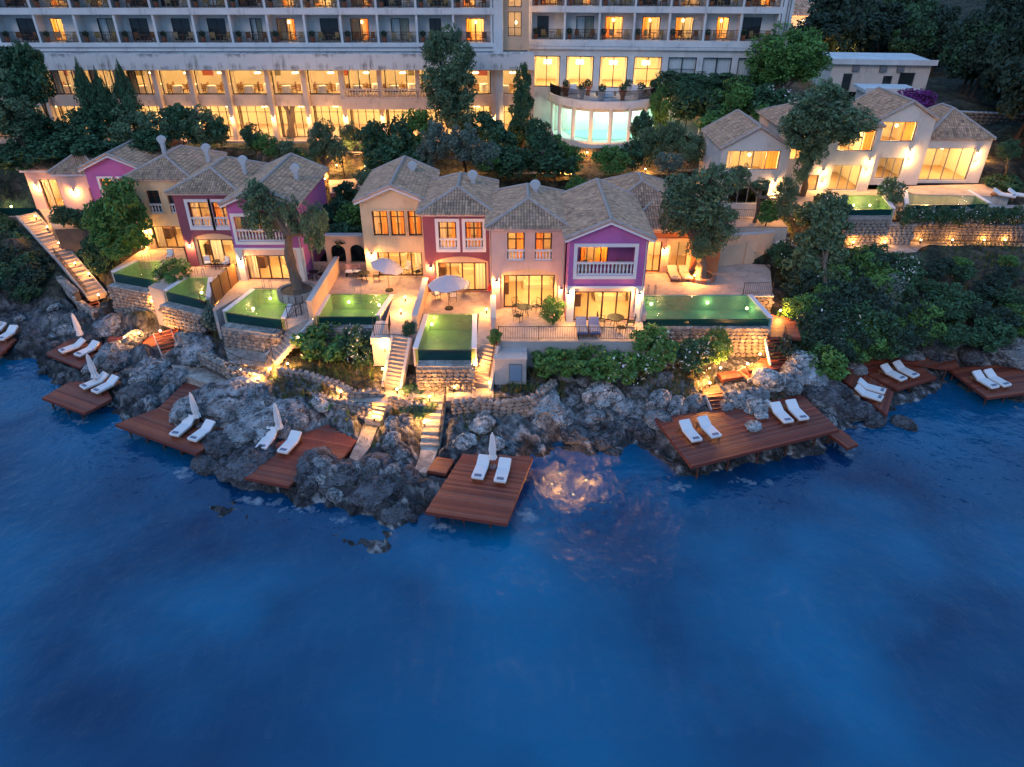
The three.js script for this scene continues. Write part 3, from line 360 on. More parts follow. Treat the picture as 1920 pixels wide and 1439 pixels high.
house({ nick: 'purple gabled house with a loggia', label: 'purple gabled house with an open loggia of white balusters', x0: 3.95, x1: 9.35, zf: -46.4, roof: 'gable', rise: 1.3, depth: 9, mat: MT.purple, twoTone: { y: 2.85, mat: MT.rosy }, windows: [{ px: [1082, 463, 1189, 517], type: 'loggia' }], door: { px: [1076, 548, 1183, 600], curtains: [] }, lampUp: 5, upz: 2.8, lampDown: 16 });
house({ nick: 'purple house behind the gnarled olive', label: 'purple gabled house behind the gnarled olive tree', x0: -22.15, x1: -16.75, zf: -53.95, roof: 'gable', rise: 1.3, depth: 9.5, mat: MT.purple, twoTone: { y: 2.85, mat: MT.rosy }, windows: [{ px: [442, 406, 536, 453], type: 'loggia' }], door: { px: [462, 480, 546, 526], curtains: [[0, 0.2, MT.sheer]] }, chimney: [-17.7, 13.0, -58.5], lampUp: 4, upz: 2.8, lampDown: 14 });
house({ nick: 'dark mauve house', label: 'dark mauve house with white window frames between wooden screens', x0: -27.55, x1: -22.25, zf: -57, roof: 'hip', run: 2.6, rise: 1.3, mat: MT.mauve, windows: [[356, 379, 394, 426], [400, 379, 436, 426]].map((p, i) => win(p, { surround: 0.24 }, i ? AC : [[0, 0.3, MT.sheer]])), arch: { px: [366, 438, 447, 500], mat: MT.peach }, door: { px: [372, 450, 440, 495], nx: 3, curtains: [[0.3, 0.6, MT.sheer]] }, chimney: [-22.7, 13.1, -60.8], lampUp: 6, lampDown: 13 });
house({ nick: 'cream house with blue lit windows', label: 'cream house with hipped roof beside the feathery tree', x0: -33.1, x1: -27.7, zf: -61.1, roof: 'hip', run: 2.6, rise: 1.3, mat: MT.cream, windows: [[278, 357, 302, 400], [316, 357, 338, 400]].map(p => win(p, { surround: 0.12, trim: MT.cream, glass: MT.glassDark })), door: { px: [288, 424.5, 346, 469], nx: 3, curtains: [[0.05, 0.3, MT.sheer]] }, chimney: [-27.0, 13.3, -64.2], lampUp: 0, lampDown: 10 });
house({ nick: 'purple house by the pink wing', label: 'purple gabled house beside the low pink wing', x0: -38.4, x1: -33.2, zf: -64.3, roof: 'gable', rise: 1.3, depth: 9, mat: MT.purple, windows: [win([190, 335, 212, 366], { surround: 0.2 }, AC), win([226, 335, 252, 366], { surround: 0.2 }, AC)], chimney: [-31.6, 13.6, -66], lampUp: 5, lampDown: 0 });
{ // low pink wing beyond, two set-back volumes
  const mk = (x0, x1, zf, base, eave, depth, label, win, roof, ch) => {
    const cx = (x0 + x1) / 2, hw = (x1 - x0) / 2, h = thing('low_house', label, 'house', [cx, base, zf], 0, 'low pink houses');
    part(h, 'wall', wallGeo(rect(-hw, hw, 0, eave), [rect(...win)], 0, 0.3), MT.rosy); part(h, 'side_wall', b2(-hw, -hw + 0.3, 0, eave, -depth, -0.303), MT.rosy); part(h, 'side_wall', b2(hw - 0.3, hw, 0, eave, -depth, -0.303), MT.rosy); part(h, 'back_wall', b2(-hw + 0.3, hw - 0.3, 0, eave, -depth, -depth + 0.3), MT.rosy);
    lining(h, -hw + 0.31, hw - 0.31, 0, eave - 0.2, -0.305, -3.6); windowUnit(h, win, -0.2, { name: 'glass_door', nx: 3, t: 0.09, curtains: [[0, 0.25, MT.sheer]] });
    part(h, 'cornice', b2(-hw - 0.25, hw + 0.25, eave - 0.14, eave - 0.003, -depth, 0.25), MT.trim); makeRoof(h, -hw, hw, 0, -depth, eave + 0.16, roof, 'hip', { run: 2.2 }); if (ch) chimney(h, ...ch);
    roomLamp(cx, base + 2.4, zf - 1.8, 22, `glowing globe lamp inside the low pink wing with ${ch ? 'a chimney' : 'a flat cornice'}`);
  };
  mk(-42.3, -38.3, -66, 6.9, 3.75, 6, 'low pink house wing against the purple gable', [1.1 - 0.35, 1.65, 0.08, 2.5], 1.5, [-1.2, 4.4, -2.2]);
  mk(-46.4, -42.4, -68, 6.7, 3.75, 6, 'low pink house wing with glazed doors by the farthest pool', [-0.9, 1.5, 0.08, 2.9], 0.9);
}
{ // one-storey orange annexe
  const x0 = 9.5, x1 = 17.2, zf = -55.6, cx = (x0 + x1) / 2, hw = (x1 - x0) / 2, h = thing('annexe', 'low orange annexe with white framed glass doors behind the round planter', 'house', [cx, BASE, zf], 0);
  const ws = [[11.15, 12.35], [12.98, 14.5]].map(r => [r[0] - cx, r[1] - cx, 0.07, 2.75]);
  part(h, 'wall', wallGeo(rect(-hw, hw, 0, 3.85), ws.map(r => rect(...r)), 0, 0.3), MT.orange); part(h, 'side_wall', b2(hw - 0.3, hw, 0, 3.85, -7, -0.303), MT.orange); part(h, 'side_wall', b2(-hw, -hw + 0.3, 0, 3.85, -7, -0.303), MT.orange); part(h, 'back_wall', b2(-hw + 0.3, hw - 0.3, 0, 3.85, -7, -6.7), MT.orange);
  part(h, 'cornice', b2(-hw - 0.1, hw + 0.1, 3.55, 3.845, -0.01, 0.16), MT.peach); lining(h, -hw + 0.31, hw - 0.31, 0, 3.3, -0.305, -4);
  for (const r of ws) windowUnit(h, r, -0.18, { name: 'glass_door', nx: 2, t: 0.09, surround: 0.3, trim: MT.peach, curtains: [[0, 0.2, MT.sheer]] });
  makeRoof(h, -hw, hw, 0, -7, 3.95, 1.5, 'hipx', { run: 3.2 }); makeRoof(h, -4.9, 0.3, -2.6, -9.2, 5.0, 1.35, 'hip', { run: 2.4 }); part(h, 'upper_wall', b2(-4.6, 0.0, 3.9, 5.0, -8.9, -2.9), MT.orange);
  roomLamp(cx - 1.5, BASE + 2.5, zf - 2, 30, 'glowing globe lamp inside the low orange annexe');
}
{ // arcade between the two rows
  const z = -55.9, x0 = -16.7, x1 = -12.0, h = thing('arcade_wall', 'peach arcade wall with three round arches under a grey coping', 'wall', [0, BASE, z], 0), arches = [[-17.2 + 0.95, 0.62], [-14.55, 0.62], [-12.85, 0.62]].map(([x, w], i) => { const c = [-16.05, -14.45, -12.85][i], m = new THREE.Path(); m.moveTo(c - w, 0.75); m.lineTo(c + w, 0.75); m.lineTo(c + w, 1.75); m.absarc(c, 1.75, w, 0, Math.PI); m.lineTo(c - w, 0.75); return m; });
  part(h, 'wall', wallGeo(rect(x0, x1, 0, 3.05), arches, 0, 0.4), MT.peach); part(h, 'coping', b2(x0 - 0.02, x1 + 0.02, 3.055, 3.22, -0.5, 0.1), MT.stoneTrim);
}
// wall lanterns of the row
for (const [u, v, z, I, l] of [[697, 479, -54.7, 5, 'lit wall lantern on the cream gabled house by the tilted parasol'], [808, 502, -51.7, 5, 'lit wall lantern on the mauve house behind the open parasol'], [931, 529, -48.6, 5, 'lit wall lantern on the rosy house beside its arched doors'], [1052, 543, -48.6, 3, 'small lit wall lantern in the corner of the rosy and purple houses'], [1065, 553, -46.34, 6, 'lit wall lantern on a white pilaster beside the round bush'], [1199, 553, -46.34, 6, 'lit wall lantern on a white pilaster next to the long pool'], [1245, 469, -55.6, 6, 'lit wall lantern between the doors of the orange annexe'], [356, 460, -57, 4, 'lit wall lantern on the dark mauve house above the wooden screen'], [452, 489.5, -53.9, 5, 'lit wall lantern on the purple house behind the olive'], [275, 433, -61.1, 4, 'lit wall lantern on the cream house beside the feathery tree'], [70, 350, -68, 5, 'lit wall lantern on the low pink wing by the farthest pool'], [139, 360, -66, 5, 'lit wall lantern on the low pink wing against the purple gable']]) { const p = D(u, v, z); sconce(p.x, p.y, z + 0.01, I, l, 'wall lanterns of the terraced houses'); }
// ---------------------------------------------------------------- hotel
const railPick = (w, h, gap = 0.13, r = 0.012) => { const l = [bx(w, 0.04, 0.05, 0, h, 0), bx(w, 0.03, 0.03, 0, 0.1, 0)], n = Math.round(w / gap); for (let i = 0; i <= n; i++) l.push(bx(r * 2, h - 0.1, r * 2, -w / 2 + i * w / n, 0.1 + (h - 0.1) / 2, 0)); return merge(l); };
const unitRail = railPick(3.6, 1.0);
const chairGeo = merge([bx(0.5, 0.06, 0.5, 0, 0.42, 0), bx(0.5, 0.5, 0.05, 0, 0.7, -0.24), bx(0.05, 0.42, 0.05, -0.22, 0.21, 0.22), bx(0.05, 0.42, 0.05, 0.22, 0.21, 0.22), bx(0.05, 0.42, 0.05, -0.22, 0.21, -0.22), bx(0.05, 0.42, 0.05, 0.22, 0.21, -0.22), bx(0.05, 0.05, 0.46, -0.25, 0.62, 0), bx(0.05, 0.05, 0.46, 0.25, 0.62, 0)]);
const tableGeo = merge([cyl(0.34, 0.34, 0.04, 0, 0.66, 0, 12), cyl(0.03, 0.03, 0.66, 0, 0, 0, 6), cyl(0.22, 0.24, 0.03, 0, 0, 0, 10)]);
const potGeo = lathe([[0.001, 0], [0.17, 0], [0.24, 0.42], [0.27, 0.44], [0.27, 0.5], [0.2, 0.5], [0.001, 0.46]], 10);
function leafBall(r, n, size, seed, squash = 1) { const q = rng(seed), p = []; for (let i = 0; i < n; i++) { const a = q() * 6.283, c = q() * 2 - 1, s = Math.sqrt(1 - c * c), k = r * (0.6 + 0.42 * q()), o = V3(Math.cos(a) * s * k, c * k * squash, Math.sin(a) * s * k), u = V3(q() - 0.5, q() - 0.5, q() - 0.5).normalize(), w = V3(q() - 0.5, q() - 0.5, q() - 0.5).cross(u).normalize(), z = size * (0.7 + 0.6 * q()); u.multiplyScalar(z); w.multiplyScalar(z * 0.55); p.push(o.clone().add(u), o.clone().add(w), o.clone().sub(u), o.clone().add(u), o.clone().sub(u), o.clone().sub(w)); } return G(new THREE.BufferGeometry().setFromPoints(p)); }
const MF = { dark: M('dark green leaf', [0.035, 0.075, 0.028], { roughness: 0.7, side: THREE.DoubleSide }), flower: M('pink blossom', [0.6, 0.16, 0.3], { side: THREE.DoubleSide }) };
const potBush = leafBall(0.32, 90, 0.11, 5);
const balconyChair = [MT.teak, M('pale cane', [0.42, 0.33, 0.2]), M('ochre canvas', [0.4, 0.28, 0.12])];
const UNLITG = { glass: MT.glassDark, frame: MT.dark };
function facadeRow(h, edges, y0, y1, z, lit, o) { // one row of recessed balconies; everything in the wing's own axes
  const zb = z - 1.55, x0 = edges[0], x1 = edges[edges.length - 1], holes = [], doors = [];
  for (let i = 0; i + 1 < edges.length; i++) { const a = edges[i] + 0.14, b = edges[i + 1] - 0.14, w = (o.seed + i * 7) % 5 === 2 ? 1.25 : 1.9, s = a + (b - a - w) * [0.22, 0.62, 0.45, 0.55, 0.35, 0.72][(o.seed * 3 + i * 5) % 6]; doors.push([s, s + w, y0 + 0.06, y0 + 2.15]); holes.push(rect(s, s + w, y0 + 0.06, y0 + 2.15)); }
  part(h, 'balcony_wall', wallGeo(rect(x0, x1, y0, y1), holes, zb, 0.2), MT.hotel);
  for (let i = 0; i < edges.length; i++) part(h, 'divider', b2(edges[i] - 0.11, edges[i] + 0.11, y0, y1, zb + 0.003, z - 0.04), MT.hotel);
  for (let i = 0; i + 1 < edges.length; i++) {
    const a = edges[i] + 0.12, b = edges[i + 1] - 0.12, m = part(h, 'railing', unitRail, MT.iron); m.position.set((a + b) / 2, y0, z - 0.12); m.scale.x = (b - a) / 3.6;
    const l = lit[i] || 0, f = windowUnit(h, doors[i], zb - 0.06, l ? { nx: 2, frame: MT.dark, name: 'balcony_door', curtains: l > 1 ? [[0, 0.3, MT.amber], [0.75, 1, MT.sheer]] : [[0.0, 0.55, MT.drape], [0.8, 1, MT.amber]] } : (i * 3 + o.seed) % 4 === 1 ? { nx: 2, frame: MT.dark, name: 'balcony_door', glass: MT.glassClear, curtains: [[0.03, 0.48, MT.cushion], [0.5, 0.97, MT.sheer]] } : { ...UNLITG, nx: 2, name: 'balcony_door' });
    if (l) { const c = (doors[i][0] + doors[i][1]) / 2, X0 = a, X1 = b, z1 = zb - 3.2; lining(h, X0, X1, y0, y1 - 0.05, zb - 0.21, z1, MT.room, MT.carpet); const p = h.localToWorld(V3(c, y0 + 1.7, zb - 1.3)); light(p.x, p.y, p.z, [9, 14, 20, 12][i % 4] * (l > 1 ? 1.3 : 0.8), [WARM, WARM2, C(1, 0.46, 0.12)][i % 3], 8); const t = thing('bedside_lamp', 'glowing shaded lamp in a lit hotel bedroom', 'lamp', p, 0, 'lamps in the hotel bedrooms'); part(t, 'lamp_shade', lampBall, MT.lampSoft); part(t, 'stand', cyl(0.03, 0.08, 1.5, 0, -1.66, 0, 6), MT.dark); }
    const w = (x, y, zz) => h.localToWorld(V3(x, y, zz)), ry = h.rotation.y;
    const add = (g, mt, n, lab, cat, grp, x, zz, turn) => { const m2 = solo(n, g, mt, lab, cat, grp); m2.position.copy(w(x, y0, zz)); m2.rotation.y = ry + turn; return m2; };
    const px = a + 0.42, pot = thing('potted_shrub', 'round clipped shrub in a terracotta pot on a hotel balcony', 'potted plant', w(px, y0, z - 0.5), 0, 'potted shrubs on the hotel balconies'); part(pot, 'pot', potGeo, MT.pot); const lf = part(pot, 'foliage', potBush, MF.dark); lf.userData.kind = 'stuff'; lf.position.y = 0.78;
    const cm = balconyChair[(i + o.seed) % 3], mid = (a + b) / 2 + 0.35;
    add(chairGeo, cm, 'balcony_chair', 'small armchair on a hotel balcony', 'chair', 'chairs on the hotel balconies', mid - 0.75, z - 0.75, 0.35 + 0.3 * R()); add(chairGeo, cm, 'balcony_chair', 'small armchair on a hotel balcony', 'chair', 'chairs on the hotel balconies', mid + 0.7, z - 0.75, -0.35 - 0.3 * R());
    add(tableGeo, MT.teak, 'balcony_table', 'small round table between two chairs on a hotel balcony', 'table', 'tables on the hotel balconies', mid, z - 0.7, 0);
  }
}
{
  const O = [-26, 10.4, -81], h = thing('hotel_wing', 'long white hotel wing with stained canopy above lit glass halls', 'hotel', O), ox = O[0], A = (x0, x1, y0, y1, z0, z1) => b2(x0 - ox, x1 - ox, y0 - 10.4, y1 - 10.4, z0 + 81, z1 + 81);
  h.updateMatrixWorld(true);
  const edges = [-61, -57, -52.93, -48.74, -44.66, -40.58, -36.61, -32.59, -28.84, -25.03, -21.23, -17.53, -13.78, -9.76, -6.01, -2.1].map(x => x - ox), X0 = -61.2, X1 = -1.9;
  // slabs and bands
  for (const y of [20.1, 23.3, 26.4]) part(h, 'floor_slab', A(X0, X1, y - (y === 20.1 ? 0.8 : 0.6), y, -92, -80.95), MT.hotel);
  part(h, 'roof_slab', A(X0, X1, 26.405, 26.9, -92, -80.7), MT.hotel); part(h, 'end_wall', A(X0 - 0.3, X0, 10.4, 26.9, -92, -81), MT.hotel); part(h, 'back_wall', A(X0, X1, 10.4, 26.3, -92.3, -92.003), MT.hotel); part(h, 'pier', A(-1.9, -0.95, 10.4, 26.9, -84, -80.9), MT.hotel);
  part(h, 'canopy_fascia', A(-61, 2.3, 17.7, 19.22, -79.75, -79.5), MT.stain); part(h, 'canopy_roof', A(-61, 2.3, 19.0, 19.2, -81.6, -79.753), MT.stain); part(h, 'canopy_roof', A(-61, 2.3, 17.75, 17.95, -81.6, -79.753), MT.hotelWarm); part(h, 'gutter_pipe', A(-61, -2, 19.62, 19.7, -80.945, -80.87), MT.grey);
  facadeRow(h, edges, 20.1 - 10.4, 22.7 - 10.4, 0, { 3: 2, 9: 1, 11: 1, 14: 2 }, { seed: 1 });
  facadeRow(h, edges, 23.3 - 10.4, 25.8 - 10.4, 0, { 3: 2, 4: 1, 9: 2, 10: 2, 11: 1, 14: 2 }, { seed: 4 });
  // halls: middle and ground floor
  const cols = [-58, -54, -49.9, -45.8, -41.7, -37.73, -34.02, -30.3, -25.84, -22.01, -18.01, -14.06, -10.01, -6, -2, 2.1];
  part(h, 'hall_floor', A(X0, 2.3, 14.55, 14.85, -92, -81.9), MT.carpet); part(h, 'hall_floor', A(X0, 2.3, 10.2, 10.45, -92, -80), MT.floor); part(h, 'hall_wall', merge([A(X0, 2.3, 10.45, 14.5, -89.2, -89), A(X0, 2.3, 14.9, 17.7, -89.2, -89), A(2.1, 2.3, 10.45, 17.7, -89, -82)]), MT.room); part(h, 'ceiling', merge([A(X0, 2.3, 14.38, 14.52, -89, -81.9), A(X0, 2.3, 17.55, 17.7, -89, -81.605)]), MT.room);
  part(h, 'parapet', A(X0, -18.3, 13.86, 15.0, -81.6, -81.2), MT.hotelWarm); part(h, 'parapet', A(-18.25, -6.1, 13.7, 14.8, -81.2, -80.2), MT.hotelWarm); part(h, 'parapet', A(-6.05, 2.3, 13.86, 15.05, -81.6, -81.2), MT.hotelWarm); part(h, 'parapet', A(-18.25, -6.1, 13.7, 14.55, -81.6, -81.203), MT.hotelWarm);
  for (let i = 0; i < cols.length; i++) part(h, 'pillar', A(cols[i] - 0.24, cols[i] + 0.24, 10.45, 17.74, -81.15, i === 11 || i === 12 ? -80.85 : -80.5), MT.hotelWarm);
  const OX = (a, b, c, d) => [a - ox, b - ox, c - 10.4, d - 10.4];
  for (let i = 0; i + 1 < cols.length; i++) {
    const a = cols[i] + 0.25, b = cols[i + 1] - 0.25, open = i >= 10 && i <= 12;
    windowUnit(h, OX(a, b, 15.02, 17.5), open ? -1.9 : -0.45, { nx: i < 5 ? 5 : open ? 3 : 1, frame: MT.dark, t: 0.1, name: 'hall_window', curtains: i < 5 ? [[0.1, 0.38, MT.drape], [0.62, 0.8, MT.sheer]] : [[0, 0.1, MT.sheer], [0.9, 1, MT.sheer]] });
    windowUnit(h, OX(a, b, 10.5, 13.8), -0.9, { nx: 4, rows: [0.8], frame: MT.dark, t: 0.07, name: 'hall_window', curtains: [[0, 0.08, MT.drape], [0.92, 1, MT.drape]] });
    if (open) balustrade(h, a - 0.2 - ox, b + 0.2 - ox, 14.81 - 10.4, 0.75, 0.95, MT.hotelWarm, 0.3);
  }
  const chGeo = merge([...Array.from({ length: 6 }, (_, i) => { const g = new THREE.SphereGeometry(0.08, 6, 5); g.translate(0.26 * Math.cos(i * 1.047), 0, 0.26 * Math.sin(i * 1.047)); return G(g, true); })]), armGeo = merge([cyl(0.02, 0.02, 0.7, 0, 0, 0, 5), ...Array.from({ length: 3 }, (_, i) => bx(0.52, 0.02, 0.02, 0, 0.0, 0, i * 1.047))]);
  for (let i = 1; i + 1 < cols.length; i++) for (const [y, z, f] of [[16.75, -84.6, 'upper'], [13.2, -85, 'ground floor']]) {
    const x = (cols[i] + cols[i + 1]) / 2, t = thing('chandelier', `glowing six-bulb chandelier in the ${f} hall of the hotel`, 'chandelier', [x, y, z], 0, `chandeliers in the ${f} hall`); part(t, 'bulb', chGeo, MT.bulb); part(t, 'frame', armGeo, MT.dark);
    light(x, y - 0.25, z, y > 15 ? 17 : 26, WARM2, 12);
    if (i % 2 && y > 15) { const c = solo('picture', merge([bx(1.2, 0.9, 0.05)]), M('picture', [[0.35, 0.08, 0.05], [0.2, 0.16, 0.08]][i >> 1 & 1]), 'framed dark picture on the back wall of the upper hall', 'picture', 'pictures in the upper hall'); c.position.set(x + 0.6, 16.3, -88.95); }
    if (y > 15) for (const k of [-1, 1]) { const tb = thing('dining_table', 'table with a white cloth in the upper hall of the hotel', 'table', [x + k * 0.9, 14.85, -83.6 - 0.6 * (k + 1)], 0, 'tables in the upper hall'); part(tb, 'cloth', cyl(0.5, 0.58, 0.74, 0, 0, 0, 12), MT.cushion); for (const s of [-1, 1]) { const c = solo('dining_chair', chairGeo, MT.teak, 'wooden chair at a clothed table in the upper hall', 'chair', 'chairs in the upper hall'); c.position.set(x + k * 0.9 + s * 0.85, 14.85, -83.6 - 0.6 * (k + 1)); c.rotation.y = -s * Math.PI / 2; } }
  }
  // front lanterns on the ground floor pillars
  for (let i = 5; i < 15; i++) { const t = sconce(cols[i], 12.75, i === 11 || i === 12 ? -80.84 : -80.49, 4, 'lit lantern on a ground floor pillar of the hotel', 'lanterns on the hotel pillars'); }
  // stair tower
  const T = thing('stair_tower', 'narrow peach stair tower with tall lit windows between the hotel wings', 'tower', [0, 10.4, -82]), TA = (x0, x1, y0, y1, z0, z1) => b2(x0, x1, y0 - 10.4, y1 - 10.4, z0 + 82, z1 + 82), ws = [[-0.42, 0.98, 20.6 - 10.4, 22.9 - 10.4], [-0.42, 0.98, 23.3 - 10.4, 25.6 - 10.4]];
  part(T, 'wall', wallGeo(rect(-0.93, 1.75, 8.9, 16.6), ws.map(r => rect(...r)), 0, 0.3), MT.peach); part(T, 'back_wall', TA(-0.93, 1.75, 19, 27, -86, -85.8), MT.room); part(T, 'roof', TA(-0.95, 1.77, 27.003, 27.3, -86, -81.9), MT.hotel); for (const r of ws) windowUnit(T, r, -0.18, { nx: 2, rows: [0.35], frame: MT.dark }); light(0.4, 21.8, -83.4, 7); light(0.4, 24.6, -83.4, 7);
  for (const y of [21.8, 24.6]) { const t = thing('stair_lamp', 'glowing globe on the landing of the stair tower', 'lamp', [0.4, y, -83.4], 0, 'lamps in the stair tower'); part(t, 'lamp_globe', lampBall, MT.lampSoft); }
}
{ // second wing, a little turned
  const h = thing('hotel_wing', 'white hotel wing with curtained windows behind the round pavilion', 'hotel', [1.8, 10.4, -84.3], -0.085); h.updateMatrixWorld(true);
  const e = [0.2, 3.8, 7.45, 11.1, 14.75, 18.4, 22.1, 25.9]; const B = (x0, x1, y0, y1, z0, z1) => b2(x0, x1, y0 - 10.4, y1 - 10.4, z0, z1);
  for (const y of [20.1, 23.3, 26.4]) part(h, 'floor_slab', B(0, 27.1, y - 0.6, y, -11, 0.05), MT.hotel);
  part(h, 'roof_slab', B(0, 27.1, 26.405, 26.9, -11, 0.25), MT.hotel); part(h, 'end_wall', B(26.1, 27.1, 10.4, 26.4, -11, 0.1), MT.hotel); part(h, 'end_wall', B(-0.1, 0.1, 10.4, 26.4, -11, 0.02), MT.hotel); part(h, 'back_wall', B(0.1, 26.1, 10.4, 26.4, -11.2, -11.003), MT.hotel);
  for (const x of [26.5, 26.75]) part(h, 'drain_pipe', cyl(0.05, 0.05, 15, x, 1, 0.17, 6), MT.grey);
  facadeRow(h, e, 20.1 - 10.4, 22.7 - 10.4, 0, { 2: 2, 3: 2, 4: 2, 5: 2 }, { seed: 2 }); facadeRow(h, e, 23.3 - 10.4, 25.8 - 10.4, 0, { 0: 2, 1: 1, 4: 2, 6: 1 }, { seed: 3 });
  const ws = e.slice(0, -1).map((x, i) => [x + 0.3, e[i + 1] - 0.35, 15.35 - 10.4, 18.5 - 10.4]);
  part(h, 'wall', wallGeo(rect(0.1, 26.1, 0, 9.09), ws.map(r => rect(...r)), -0.05, 0.3), MT.hotel); part(h, 'cornice', B(0.1, 26.1, 19.2, 19.45, -0.04, 0.3), MT.hotel);
  lining(h, 0.3, 14.6, 15.3 - 10.4, 18.9 - 10.4, -0.36, -6); lining(h, 14.65, 26, 15.3 - 10.4, 18.9 - 10.4, -0.36, -6, MT.hotel);
  ws.forEach((r, i) => windowUnit(h, r, -0.2, { nx: 2, rows: i === 3 || i === 4 ? [0.62] : undefined, frame: MT.dark, t: 0.09, glass: i > 3 ? MT.glassClear : MT.glass, curtains: i < 4 ? [[0, 0.12, MT.sheer], [0.86, 1, MT.sheer]] : [[0.02, 0.49, MT.cushion], [0.53, 0.98, MT.cushion]] }));
  for (const x of [2, 5.6, 9.3, 12.9]) { const p = h.localToWorld(V3(x, 17.6 - 10.4, -2.6)); light(p.x, p.y - 0.3, p.z, 42, WARM2, 12); const t = thing('pendant_lamp', 'bright drum pendant in the lit hall behind the round terrace', 'lamp', p, 0, 'pendants behind the round terrace'); part(t, 'lamp_drum', lathe([[0.001, -0.2], [0.45, -0.2], [0.45, 0.2], [0.001, 0.2]], 14), MT.lampSoft); part(t, 'rod', cyl(0.02, 0.02, 0.9, 0, 0.2, 0, 5), MT.dark); }
}
{ // round pavilion over the indoor pool
  const c = [10.4, 10.4, -84.2], r = 6.35, h = thing('round_pavilion', 'round white pavilion with columns around a bright indoor pool', 'pavilion', c), arc = (R0, y0, y1, m, n) => part(h, n, G(new THREE.CylinderGeometry(R0, R0, y1 - y0, 56, 1, false).translate(0, (y0 + y1) / 2, 0), true), m);
  arc(r, 3.72, 4.45, MT.hotel, 'roof_slab'); arc(r - 0.1, -0.6, 0.35, MT.hotel, 'plinth'); arc(r - 0.5, 3.35, 3.718, MT.hotel, 'beam');
  for (let i = 0; i < 11; i++) { const a = -0.16 + i * (Math.PI + 0.32) / 10, p = part(h, 'column', G(cyl(0.22, 0.22, 3.36, 0, 0.352, 0, 14), true), MT.hotel); p.position.set(Math.cos(a) * (r - 0.35), 0, Math.sin(a) * (r - 0.35)); if (i < 10) { const b = a + (Math.PI + 0.32) / 20, w = 2 * (r - 0.75) * Math.sin((Math.PI + 0.32) / 20); const g = part(h, 'pane', G(new THREE.PlaneGeometry(w, 2.84)), MT.glass); g.position.set(Math.cos(b) * (r - 0.8), 1.78, Math.sin(b) * (r - 0.8)); g.rotation.y = Math.PI / 2 - b; } }
  part(h, 'inner_wall', b2(-5.6, 5.6, 0.35, 3.5, -1.3, -1.1), pl('pale pool wall', [0.74, 0.76, 0.62])); part(h, 'pool_basin', cyl(4.4, 4.4, 0.06, 0, 0.352, 0.6, 40), M('turquoise tile', [0.25, 0.62, 0.58], { roughness: 0.3 }));
  for (const x of [-3, 0, 3]) { light(c[0] + x, c[1] + 2.7, c[2] + 2.2, 17, C(0.62, 1, 0.72), 10); const t = thing('pool_hall_lamp', 'white globe lamp above the indoor pool', 'lamp', [c[0] + x, c[1] + 2.7, c[2] + 2.2], 0, 'lamps above the indoor pool'); part(t, 'lamp_globe', lampBall, glow('white lamp', C(0.8, 1, 0.8), 5)); }
  // terrace railing and planters on its roof
  for (let i = 0; i < 16; i++) { const a = 0.02 + i * Math.PI / 16 + Math.PI / 32, m = part(h, 'railing', unitRail, MT.iron); m.scale.x = 2 * (r - 0.2) * Math.sin(Math.PI / 32) / 3.6; m.position.set(Math.cos(a) * (r - 0.2), 4.455, Math.sin(a) * (r - 0.2)); m.rotation.y = Math.PI / 2 - a; }
  const urn = lathe([[0.001, 0], [0.28, 0], [0.2, 0.12], [0.24, 0.3], [0.42, 0.85], [0.5, 0.95], [0.4, 0.95], [0.001, 0.88]], 12);
  [[-4.6, 2.6], [-3, 4.3], [-1, 5.2], [1.2, 5.0], [3.2, 4.2], [4.8, 2.4], [-2.2, 2.2], [2.1, 2.3]].forEach(([x, z], i) => { const t = thing('urn_planter', 'tall urn with a leafy shrub on the round terrace', 'planter', [c[0] + x, c[1] + 4.455, c[2] + z], i, 'urns on the round terrace'); part(t, 'urn', urn, i % 3 ? MT.stoneTrim : MT.pot); const f = stuffPart(t, 'foliage', potBush, MF.dark); f.position.y = 1.2; f.scale.setScalar(1.3); });
  for (const [x, z, k] of [[-4, 1.2, 0.4], [-0.4, 3.6, 0], [3.2, 1.4, -0.5]]) { const s = thing('terrace_sofa', 'white cushioned sofa on the round terrace', 'sofa', [c[0] + x, c[1] + 4.455, c[2] + z], k, 'sofas on the round terrace'); part(s, 'seat', bx(1.7, 0.35, 0.75, 0, 0.25, 0), MT.cushion); part(s, 'backrest', bx(1.7, 0.5, 0.2, 0, 0.65, -0.3), MT.cushion); part(s, 'arm', bx(0.2, 0.35, 0.75, -0.95, 0.4, 0), MT.wicker); part(s, 'arm', bx(0.2, 0.35, 0.75, 0.95, 0.4, 0), MT.wicker); }
  const p = [c[0] + 6.9, c[1] + 4.9, c[2] + 3.0]; light(p[0], p[1], p[2], 8); const t = thing('terrace_lamp', 'bright globe lamp on a post beside the round terrace', 'lamp', p); part(t, 'lamp_globe', lampBall, MT.bulb); part(t, 'post', cyl(0.04, 0.05, 5, 0, -5.12, 0, 6), MT.dark);
  // low white shelter beside it
  const s = thing('garden_shelter', 'low white open shelter under the creeper hedge', 'shelter', [21.5, 10.6, -81.2]); part(s, 'roof', b2(-4, 4, 2.6, 2.9, -4, 1.6), MT.hotel); for (const x of [-3.8, -1.2, 1.2, 3.8]) part(s, 'post', cyl(0.1, 0.1, 2.6, x, 0, 1.2, 8), MT.hotel); part(s, 'back_wall', b2(-4, 4, 0, 2.597, -4, -3.8), MT.hotel);
}
